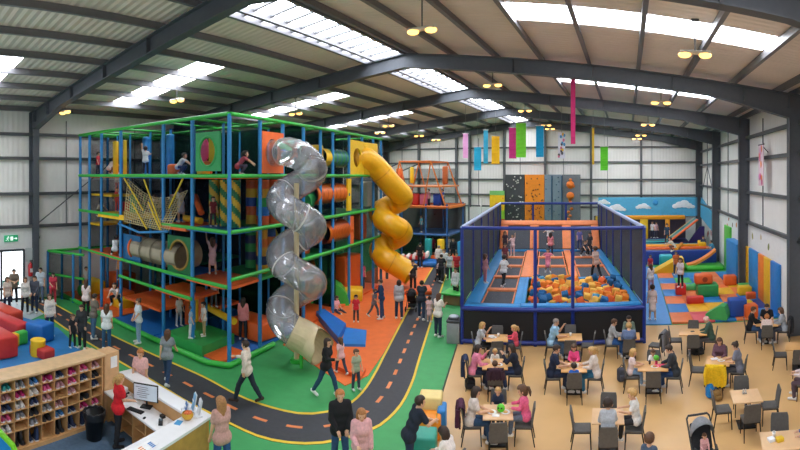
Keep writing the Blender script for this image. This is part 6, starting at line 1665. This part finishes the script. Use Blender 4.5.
pp(456, 302, 220, 'stand', 1.0, '#e2e4ea', 'long', '#23242a', 'short', DB, 'person in white shirt by the left corner of the trampolines')
pp(441, 283, 10, 'push', 0.98, '#2b2d33', 'long', BKC, 'short', DB, 'person in dark top pushing a pram far along the track')
# far path crowd
pp(420, 268, 0, 'stand', 1.0, '#17181c', 'tee', '#23252c', 'short', BK, 'man in black standing alone by the far blue toy')
pp(433, 258, 190, 'stand', 0.95, '#c84a78', 'tee', '#2a2c34', 'long', DB, 'woman in magenta top in the far crowd', **F_)
pp(436, 252, 20, 'stand', 1.0, '#3c4048', 'long', '#2a3040', 'short', DB, 'man in charcoal jumper at the back of the far crowd')
pp(443, 256, 180, 'hold', 0.98, '#a88a76', 'tee', '#383c46', 'long', BR, 'woman in tan top in the far crowd', **F_)
pp(448, 258, 200, 'stand', 0.98, '#ecebea', 'tee', '#4a5a78', 'bob', BL, 'woman in white with blond hair in the far crowd', **F_)
pp(438.5, 270, 20, 'walk', 0.96, '#d6d2ce', 'long', '#3a3f4a', 'short', GY, 'grey-haired man in pale shirt walking far down the track')
pp(444, 276, 170, 'walk', 1.0, '#eef0f2', 'tee', '#2c3344', 'short', BR, 'man in bright white t-shirt in the middle of the far track')
pp(449.5, 280, 190, 'stand', 0.97, '#c6ccd6', 'tee', '#30384a', 'long', DB, 'woman in pale blue top near the left net of the trampolines', **F_)
pp(456.5, 280, 160, 'stand', 0.96, '#c8323e', 'tee', '#2e3038', 'short', BR, 'man in red t-shirt by the left net of the trampolines')
pp(453, 262, 180, 'stand', 1.0, '#20242c', 'long', '#202228', 'short', BK, 'man in black beside the turquoise block')
pp(430, 246, 200, 'stand', 1.0, '#5c86b0', 'tee', '#30405c', 'short', BR, 'man in mid blue t-shirt far off by the climbing frame')
pp(425, 249, 150, 'cstand', 0.7, '#e0c04a', 'tee', '#4a5a7c', 'short', BR, 'child in yellow far off by the climbing frame')
pp(447, 248, 170, 'stand', 0.98, '#d8a0a8', 'tee', '#4a4c58', 'long', BR, 'woman in pale rose far off beside the white board', **F_)
pp(412, 250, 170, 'cstand', 0.72, '#3f8f9f', 'tee', '#30384c', 'short', DB, 'child in teal in front of the far climbing frame')
# on the play frame
KD = [
 (98, 174.5, 120, 'cstand', 0.68, '#c83a48', 'tee', '#3a3f4c', 'short', DB, 'child in red on the top deck at its left end', L4),
 (109, 175, 60, 'ccrouch', 0.75, '#d9d2cc', 'tee', '#8a6a54', 'short', DB, 'child in white crouching by the yellow pad on the top deck', L4),
 (145.6, 175, 10, 'cup', 0.72, '#f0eeec', 'tee', '#222428', 'short', DB, 'boy in white with raised arm in the middle of the top deck', L4),
 (178, 175, 110, 'ccrouch', 0.74, '#e8e6e6', 'tee', '#2a3a58', 'short', BK, 'child in white crouching on the top deck left of the green panel', L4),
 (238, 175, 90, 'ccrouch', 0.72, '#b0505c', 'tee', '#403848', 'pony', DB, 'child in dusky red behind the corner post of the top deck', L4),
 (117.5, 198, 20, 'cstand', 0.7, '#ece8e6', 'tee', '#d89a98', 'short', DB, 'child in white top below the top deck on the left', 5.55),
 (117.5, 217.5, 200, 'cstand', 0.66, '#e05a5c', 'tee', '#d85a5c', 'short', BR, 'toddler all in coral red on the yellow third-level deck', 4.67),
 (98, 217, 140, 'ccrouch', 0.7, '#e6dcc8', 'tee', '#5a5048', 'short', DB, 'child in cream crouching at the left end of the third level', 4.3),
 (140, 222, 30, 'cstand', 0.7, '#3a3c44', 'tee', '#2e3038', 'short', DB, 'child in dark clothes behind the climbing net, left', L3),
 (150, 216, 60, 'ccrouch', 0.7, '#d8b0a0', 'tee', '#c8a888', 'long', BR, 'child in peach kneeling in the climbing net', L3 + 0.2),
 (163, 222, 340, 'cstand', 0.66, '#c8c0b0', 'tee', '#7a6a58', 'short', BR, 'child in beige behind the climbing net, right', L3),
 (181, 223.5, 330, 'reach', 0.82, '#b9bfd8', 'dress', None, 'long', DB, 'long-haired girl in pale lilac dress on the orange third-level deck', L3),
 (213, 222, 160, 'cstand', 0.62, '#8a3038', 'tee', '#4a3038', 'short', DB, 'toddler in dark red between the striped rollers', L3),
 (115, 257.5, 10, 'ccrouch', 0.8, '#dfe0e4', 'tee', '#2b2c34', 'short', BK, 'boy in white with dark shorts crouching left of the beige tube', L2),
 (212.5, 274.5, 350, 'cup', 0.78, '#eec0c4', 'dress', None, 'long', BR, 'girl in pink dress with raised arm on the second level', L2),
 (204, 336, 250, 'cstand', 0.7, '#e4dcd4', 'tee', '#b0986a', 'short', BK, 'boy in white shirt and khaki trousers on the green low deck', 0.5),
 (191, 338, 100, 'cstand', 0.66, '#8fa8c0', 'tee', '#cfd0d4', 'short', BR, 'small child in pale trousers beside the corner post on the green deck', 0.5),
 (179, 326, 150, 'cstand', 0.72, '#d8d4d0', 'tee', '#c6c8cc', 'long', BR, 'child in grey-white inside the lower level of the frame', 0.13),
 (214, 307, 160, 'cstand', 0.66, '#e8e0da', 'tee', '#58606c', 'short', BR, 'child in white by the yellow beam inside the lower level', 1.2),
 (117, 305, 200, 'ccrouch', 0.82, '#eed8d8', 'tee', '#26272c', 'long', DB, 'girl in pale pink climbing at the left of the lower level', 0.9),
 (86, 290, 160, 'cstand', 0.66, '#d8d0cc', 'tee', '#a04048', 'short', DB, 'toddler in white at the left end inside the low level', 0.6),
 (243, 340, 10, 'stand', 0.93, '#d88a8c', 'long', '#24262c', 'long', DB, 'woman in coral pink inside the frame beside the right corner', 0.15),
 (120, 280, 190, 'cstand', 0.6, '#d08a4c', 'tee', '#5a4a44', 'short', DB, 'toddler in orange behind the left posts of the second level', 1.6),
 
]
for px, py, fc, po, S, tc_, kd, bc, hs, hc_, lb, z in KD:
    if z > 3.5:
        yk = 12.35 if z < 6 else 12.3
        th_ = (px - X0) / FOC; xk = yk * math.tan(th_)
        person_at(Vector((xk, yk, z)), -(th_ + math.radians(fc)), po, S, tc_, kd, bc, hs, hc_, lb, fem=hs in ('long', 'pony'))
    else: pp(px, py, fc, po, S, tc_, kd, bc, hs, hc_, lb, z, fem=hs in ('long', 'pony'))
# on the far climbing frame
for x, y, z, c, lb in ((-2.0, 0.5, 4.08, '#c84a5c', 'child in red on the orange deck of the far climbing frame'), (0.9, 0.6, 4.08, '#e0a0b4', 'child in pink on the orange deck of the far climbing frame'), (2.0, 0.7, 4.08, '#3a4a8c', 'child in navy at the right of the orange deck of the far frame'), (0.2, 0.8, 2.05, '#5ab0c0', 'child in turquoise on the middle level of the far climbing frame')):
    person_at((SX + x, SYY + y, z), 2.6, 'cstand', 0.72, c, 'tee', '#30384c', 'short', DB, lb)
# trampolines and foam pit
TR = [
 (485, 283, 60, 'cstand', 0.74, '#e2a0a8', 'tee', '#c87a84', 'long', BR, 'girl in pink walking along the left blue pad of the trampolines', DZ),
 (505, 252, 180, 'cstand', 0.74, '#4a3c48', 'tee', '#38303c', 'long', DB, 'girl in dark top on the far left trampoline', DZ),
 (512.5, 256, 190, 'cup', 0.72, '#f0d4d4', 'tee', '#e8c8c8', 'long', BR, 'girl in white and pink on the far left trampoline', DZ),
 (505, 268.5, 170, 'cstand', 0.74, '#7a3a48', 'tee', '#2e2c34', 'short', DB, 'child in maroon on the second trampoline row', DZ),
 (503.5, 287, 30, 'cwalk', 0.8, '#e9e7e6', 'tee', '#1f2024', 'short', DB, 'boy in white and black bending on the nearer left trampoline', DZ),
 (549, 245, 180, 'cjump', 0.74, '#f0f0f0', 'tee', '#2c2e36', 'short', BR, 'child in white jumping high at the back of the trampolines', DZ + 0.3),
 (550.5, 256, 10, 'cstand', 0.8, '#e08a92', 'tee', '#2c3040', 'long', DB, 'girl in pink and dark trousers on the middle trampoline', DZ),
 (548, 273, 180, 'cjump', 0.72, '#e888a0', 'dress', None, 'short', DB, 'small girl in pink dress on the middle trampoline', DZ + 0.05),
 (579.5, 250, 170, 'cstand', 0.8, '#6a6ab0', 'tee', '#3a4a7c', 'short', DB, 'child in violet at the back right trampoline', DZ),
 (582.5, 256, 150, 'ccrouch', 0.8, '#4a4c58', 'tee', '#34363f', 'short', DB, 'child in grey crouching on the back right trampoline', DZ),
 (590, 256, 200, 'cstand', 0.8, '#3c3f48', 'tee', '#2b2d36', 'short', BK, 'child in black behind the boy at the foam pit', DZ),
 (596, 279, 330, 'cwalk', 0.88, '#d8b8aa', 'tee', '#1f2126', 'short', BR, 'boy in beige t-shirt stepping at the back of the foam pit', DZ),
]
for px, py, fc, po, S, tc_, kd, bc, hs, hc_, lb, z in TR:
    pp(px, py, fc, po, S, tc_, kd, bc, hs, hc_, lb, z, fem=hs == 'long')
# slide area, soft play
OT_ = [
 (652.5, 238, 190, 'cstand', 0.8, '#e4e2e2', 'tee', '#34384a', 'short', BR, 'child in white at the top of the slide platform', 0.95),
 (656, 238, 150, 'cstand', 0.78, '#d8b0b8', 'tee', '#4a4c5a', 'long', DB, 'girl in pale pink on the slide platform beside the child in white', 0.95),
 (667, 244, 180, 'cstand', 0.9, '#33506c', 'tee', '#2a3446', 'short', DB, 'boy in dark blue standing below the slide lanes', 0.95),
 (674.5, 252, 260, 'ccrouch', 0.85, '#ece4de', 'tee', '#8a5a4a', 'short', BR, 'child in white crouching on the striped landing bed', 0.95),
 (703, 257, 150, 'stand', 0.95, '#3a4a6c', 'long', '#23283a', 'short', DB, 'adult in navy watching beside the white decals wall', 0.012),
 (651, 293, 330, 'stand', 0.9, '#e6d8d0', 'tee', '#c88a8c', 'long', BR, 'girl in white on the pale blue strip, farther of two', 0.06),
 (652.5, 320, 350, 'cstand', 0.86, '#ecd8d6', 'dress', None, 'bun', DB, 'dark-haired girl in pale dress on the pale blue strip', 0.06),
 (650.5, 276, 200, 'cstand', 0.74, '#d03a44', 'tee', '#3a3c48', 'short', DB, 'child in red behind the right net of the trampolines', 0.06),
 (676, 275, 160, 'stand', 0.85, '#ef7a3c', 'tee', '#4a4e5c', 'short', BR, 'child in orange behind the yellow soft ramp', 0.1),
 (680.5, 287.5, 200, 'cstand', 0.84, '#efdfe0', 'tee', '#23242a', 'long', BR, 'girl in white and black leggings standing on the red soft cube', 0.7),
 (714, 262, 250, 'lean', 0.95, '#4a98b8', 'tee', '#20242c', 'short', DB, 'adult in blue bending beside the curved orange ramp', 0.012),
]
for px, py, fc, po, S, tc_, kd, bc, hs, hc_, lb, z in OT_:
    pp(px, py, fc, po, S, tc_, kd, bc, hs, hc_, lb, z, fem=hs in ('long', 'bun'))
# seated in the cafe
ps('AL', 'sitface', 0.97, '#b9bac0', 'tee', BKC, 'long', BL, 'blonde woman in grey t-shirt with hand at her face, by the arena base', **F_)
ps('AR', 'csit', 0.72, '#e85a70', 'long', '#3c4458', 'pony', BL, 'child in coral pink facing the blonde woman')
ps('BL', 'sitface', 0.99, '#ea8aa8', 'long', NV, 'bob', DB, 'woman in pink jumper with hand at her mouth', **F_)
ps('BR', 'sitface', 1.0, '#1f2536', 'long', '#26395c', 'long', DB, 'long-haired woman in navy facing the woman in pink jumper', **F_)
ps('BN', 'csit', 0.64, '#ee8fa8', 'tee', '#8a4a64', 'short', BR, 'toddler in pink at the near side of the two mothers table')
ps('BF', 'csit', 0.6, '#e8e2da', 'tee', '#b8a890', 'short', BL, 'blond toddler in white at the far side of the two mothers table')
ps('CL', 'sitface', 1.04, '#9cc4e0', 'tee', '#4a6688', 'crop', GY, 'man in pale blue shirt sitting alone by the arena base')
ps('DL', 'sit', 1.04, '#1e2a44', 'tee', NV, 'short', DB, 'man in navy t-shirt at the table with the girl in pink')
ps('DF', 'csit', 0.74, '#f0508c', 'long', '#4a5068', 'long', BR, 'girl in bright pink facing the gallery', **F_)
ps('DR', 'sit', 1.0, '#e6d9d0', 'long', '#2b6a8c', 'pony', BL, 'blonde woman in cream jumper opposite the man in navy', **F_)
ps('DN', 'csit', 0.66, '#2a6ad0', 'tee', '#3a3f50', 'short', DB, 'small boy in blue with his back to the gallery')
ps('EL', 'sit', 1.0, '#a9aaac', 'long', '#2f5fa0', 'short', BR, 'person in grey jumper and blue jeans at the arena corner table')
ps('EF', 'sit', 0.98, '#6f8074', 'long', '#3a4048', 'long', DB, 'woman in grey-green top facing the gallery at the arena corner table', **F_)
ps('EN', 'sit', 1.02, '#66789c', 'long', '#39404e', 'short', BL, 'fair-haired man in blue-grey jumper with his back to the gallery')
ps('FR', 'sitdown', 0.98, '#3f5a4e', 'coat', '#5a5a60', 'short', '#e8b8b0', 'person in dark green coat and pale pink hat before the soft mats')
ps('GL', 'csit', 0.76, '#ecd6d4', 'tee', '#7a98bc', 'bob', BL, 'blonde girl in white and pink at the red tray table', **F_)
ps('GF', 'csit', 0.62, '#f0ecea', 'tee', '#c8c0b8', 'short', BR, 'toddler in white at the far side of the red tray table')
ps('GR', 'sitdown', 1.03, '#35393f', 'long', '#2c4a7c', 'short', DB, 'man in charcoal jumper at the red tray table')
ps('HL', 'sit', 1.02, '#16171b', 'long', '#31527c', 'short', BR, 'person in black with blue jeans at the wall pads table')
ps('HF', 'sit', 1.0, '#1a1b20', 'tee', '#3a3d46', 'short', DB, 'man in black t-shirt facing the gallery at the wall pads table')
ps('HR', 'sit', 1.0, '#a6adb8', 'long', '#4a5060', 'long', BR, 'woman in grey at the right of the wall pads table', **F_)
ps('HN', 'sit', 0.92, '#e8d0c8', 'coat', '#9a8a80', 'bun', GI, 'woman in pale floral cardigan with her back to the gallery', **F_)
ps('JF', 'sit', 0.96, '#6a4a58', 'long', '#3a3440', 'long', BR, 'woman in plum patterned top at the far side of the yellow jacket table', **F_)
ps('JR', 'sit', 1.0, '#7d8090', 'tee', '#4a4e5a', 'bun', DB, 'woman in grey t-shirt with dark bun at the yellow jacket table', **F_)
ps('LL', 'sit', 1.0, '#dcd0c8', 'tee', '#2c4a6c', 'long', DB, 'dark-haired woman in cream top beside the maroon coat', shoe='#e0dcd8', **F_)
ps('LR', 'csit', 0.84, '#e8648e', 'long', '#6a7488', 'pony', BR, 'girl in pink jumper with ponytail at the table nearest the track', **F_)
ps('LF', 'csit', 0.66, '#28344c', 'tee', '#303848', 'crop', BL, 'blond toddler in dark top at the far side of the table nearest the track')
ps('MR', 'csit', 0.84, '#eceae8', 'tee', '#2b2d34', 'short', BL, 'blond boy in white t-shirt at the two boys table')
ps('MN', 'csit', 0.86, '#b4bac4', 'hoodie', '#3a3f4a', 'short', DB, 'boy in pale grey hooded top with his back to the gallery')
ps('NR', 'csit', 0.8, '#2458b8', 'long', '#3a4a6c', 'short', BR, 'boy in blue leaning over the lower right corner table')
ps('X', 'sit', 0.95, '#e2cfd0', 'long', '#5a4a54', 'long', BR, 'woman in pale flowered top at the right picture edge', **F_)
q = at(449, 494); chair(q.x, q.y, 1.4, 'dark grey cafe chair under the woman at the bottom edge'); SEATS['Y'] = (q, 1.4)
ps('Y', 'sitdown', 1.0, '#efe6e0', 'long', '#3a4458', 'long', DB, 'dark-haired woman in white top at the bottom edge by the teal block', **F_)
pp(649, 506, 20, 'cstand', 0.78, '#4a5a70', 'tee', '#34384a', 'short', BR, 'child whose brown-haired head shows at the bottom edge')

# ---------------------------------------------------------------- pushchairs, coats, bags
def pushchair(name, label, px, py, face, S, hood, seat, frame='#2a2b2f', z=0.012):
    q = at(px, py, z); th_ = math.atan2(q.x, q.y)
    t = thing(name, label, 'pushchair', q, -(th_ + math.radians(face)), None, S)
    fm = H(frame, 0.35); tm = H('#1c1c1e', 0.6)
    b = MB()
    for s in (-0.24, 0.24):
        b.tube([(s, 0.45, 0.12), (s, 0.05, 0.5), (s, -0.38, 1.0)], 0.018, 8); b.tube([(s, -0.35, 0.12), (s, 0.02, 0.55)], 0.018, 8)
    b.tube([(-0.24, -0.38, 1.0), (-0.2, -0.42, 1.04), (0.2, -0.42, 1.04), (0.24, -0.38, 1.0)], 0.022, 8); b.tube([(-0.24, 0.45, 0.12), (0.24, 0.45, 0.12)], 0.015, 6); b.tube([(-0.24, -0.35, 0.12), (0.24, -0.35, 0.12)], 0.015, 6)
    b.build('frame', fm, t)
    for x, y in ((-0.26, 0.45), (0.26, 0.45), (-0.27, -0.35), (0.27, -0.35)):
        w = MB(); w.tube([(x + 0.0, y + 0.11 * math.cos(2 * PI * k / 20), 0.12 + 0.11 * math.sin(2 * PI * k / 20)) for k in range(20)], 0.022, 6, closed=True); w.cyl((x - 0.015, y, 0.12), 0.05, 0.03, 10, M=rot(0, PI / 2)); w.build('wheel', tm, t)
    b = MB(); b.rbox((0, 0.08, 0.5), (0.42, 0.42, 0.1), 0.04, rx=0.15); b.rbox((0, -0.2, 0.72), (0.42, 0.1, 0.5), 0.04, rx=0.45); b.rbox((0, 0.36, 0.4), (0.36, 0.08, 0.3), 0.03, rx=0.4)
    b.build('seat', H(seat, 0.8, 'cloth'), t)
    b = MB(); N = 10; K = 14; vs = []
    for sgn, R in ((1, 0.34), (-1, 0.32)):
        for i in range(N + 1):
            a = math.radians(-25 + 115 * i / N)
            for k in range(K + 1):
                e_ = PI * k / K
                vs.append((0.72 * R * math.cos(e_), -0.22 - R * math.sin(e_) * math.cos(a + 0.5) * 1.0 + 0.12, 0.78 + R * math.sin(e_) * math.sin(a + 0.5)))
    o_ = (N + 1) * (K + 1); fs = []
    for i in range(N):
        for k in range(K):
            a = i * (K + 1) + k; fs += [(a, a + 1, a + K + 2, a + K + 1), (o_ + a + 1, o_ + a, o_ + a + K + 1, o_ + a + K + 2)]
    b.add(vs, fs, 0, True); b.build('hood', H(hood, 0.8, 'cloth'), t)
    b = MB(); b.rbox((0, 0.02, 0.25), (0.36, 0.5, 0.14), 0.04); b.build('basket', H('#26272b', 0.8, 'cloth'), t)
    b = MB(); b.tube([(-0.22, 0.1, 0.66), (-0.18, 0.3, 0.68), (0.18, 0.3, 0.68), (0.22, 0.1, 0.66)], 0.018, 8); b.build('bumper_bar', fm, t)
    return t
BG = pushchair('pushchair', 'large grey and black pushchair with a baby at the bottom of the cafe', 704, 478, 162, 1.1, '#85878c', '#2a2b30')
th_ = BG.rotation_euler.z
person_at(BG.location + Vector((0.0, 0.0, 0.55)) + Vector((-math.sin(th_), math.cos(th_), 0)) * 0.0, th_, 'cfloor', 0.42, '#e0a8a8', 'long', '#4a4450', 'crop', BR, 'baby in pink sitting in the large grey pushchair')
pushchair('pushchair', 'dark pushchair on the track in front of the woman in navy', 412, 310, 10, 0.95, '#232428', '#1c1d20')
pushchair('pushchair', 'far pram with pale hood on the track', 440, 280, 5, 0.95, '#c8c2bc', '#3a3c42')
def drape(name, label, seat, hexc, w=0.5, drop=0.55, dropf=0.2, off_=0.0, cat='coat'):
    q, rz = SEATS[seat]; t = thing(name, label, cat, (q.x, q.y, 0.006), rz)
    b = MB(); N, K = 14, 12; vs = []
    prof = [(-0.315 - 0.045 * (i / 5), 0.93 - drop * (1 - i / 5)) for i in range(6)] + [(-0.33, 0.965), (-0.27, 0.97), (-0.215, 0.94)] + [(-0.20 + 0.01 * i, 0.92 - dropf * i / 3) for i in range(1, 4)]
    for inset in (0.0, 0.02):
        for i, (y, z) in enumerate(prof):
            for k in range(K + 1):
                x = (k / K - 0.5) * w * (1.0 + 0.12 * math.sin(i * 0.9))
                wv = 0.018 * math.sin(k * 1.9 + i * 0.6)
                yy = y + (inset if y < -0.27 else -inset * 0.4)
                vs.append((x, yy + wv * (1 if i < 6 else 0.4), z + (0.03 * math.sin(k * 2.3) if i == 0 else 0) - inset * (0.6 if 5 < i < 9 else 0)))
    n1 = len(prof) * (K + 1); fs = []
    for i in range(len(prof) - 1):
        for k in range(K):
            a = i * (K + 1) + k; fs += [(a, a + K + 1, a + K + 2, a + 1), (n1 + a, n1 + a + 1, n1 + a + K + 2, n1 + a + K + 1)]
    b.add(vs, fs, 0, True); b.build('body', H(hexc, 0.9, 'cloth'), t)
    for s in (-1, 1):
        b = MB(); b.tube([(s * w * 0.45, -0.34, 0.9), (s * w * 0.52, -0.37, 0.7), (s * w * 0.5, -0.38, 0.9 - drop * 0.8)], [0.06, 0.055, 0.045], 8); b.build('sleeve', H(hexc, 0.9, 'cloth'), t)
    return t
drape('coat', 'navy coat hanging on the chair behind the woman in pink jumper', 'BL', '#1f2c4c')
drape('coat', 'maroon quilted coat on the chair at the table nearest the track', 'LL', '#4a1c3a', 0.54, 0.5)
drape('coat', 'bright yellow jacket on the near chair of the woman with the bun', 'JN', '#edc21c', 0.56, 0.6)
drape('coat', 'black jacket on the chair of the woman in grey by the wall', 'HR', '#1e2026')
drape('coat', 'dark plum cardigan on the toddler chair at the two mothers table', 'BN', '#3c2434', 0.44, 0.3)
p_, rz_, w_, d_ = TABLES['E']
q = p_ + Vector((0.95, -0.1, 0)); q.z = 0
chair(q.x, q.y, 1.2, 'dark grey cafe chair hung with grey coats at the arena corner'); SEATS['ER'] = (q, 1.2)
drape('coat', 'grey coats piled over the chair at the arena corner', 'ER', '#6f7076', 0.56, 0.65)
def bag(name, label, px, py, s, hexc, strap='#2a2a2e', rz=0.4, z=0.006):
    q = at(px, py, z); t = thing(name, label, 'bag', q, rz)
    b = MB(); b.rbox((0, 0, s[2] / 2), s, min(s) * 0.35, seg=3); b.build('body', H(hexc, 0.8, 'cloth'), t)
    b = MB(); b.rbox((0, -s[1] / 2 - 0.03, s[2] * 0.33), (s[0] * 0.7, 0.1, s[2] * 0.45), 0.03); b.build('pocket', H(hexc, 0.8, 'cloth'), t)
    b = MB(); b.tube([(-0.08, 0, s[2]), (0, 0, s[2] + 0.09), (0.08, 0, s[2])], 0.014, 6); b.build('handle', H(strap), t)
bag('backpack', 'bright blue backpack on the floor beside the yellow jacket', 711.5, 397, (0.34, 0.24, 0.44), '#1f86d8')
bag('backpack', 'black and white patterned rucksack by the chair of the blonde girl', 621.5, 381, (0.28, 0.2, 0.42), '#4a4c58')
bag('bag', 'brown bag on the floor under the yellow jacket', 716, 399, (0.3, 0.26, 0.26), '#8a6a3a')
bag('bag', 'black bag under the table before the soft mats', 697, 354, (0.45, 0.3, 0.24), '#1f2024')
bag('bag', 'black handbag on the floor by the navy coat', 470, 388, (0.32, 0.22, 0.3), '#24262c')
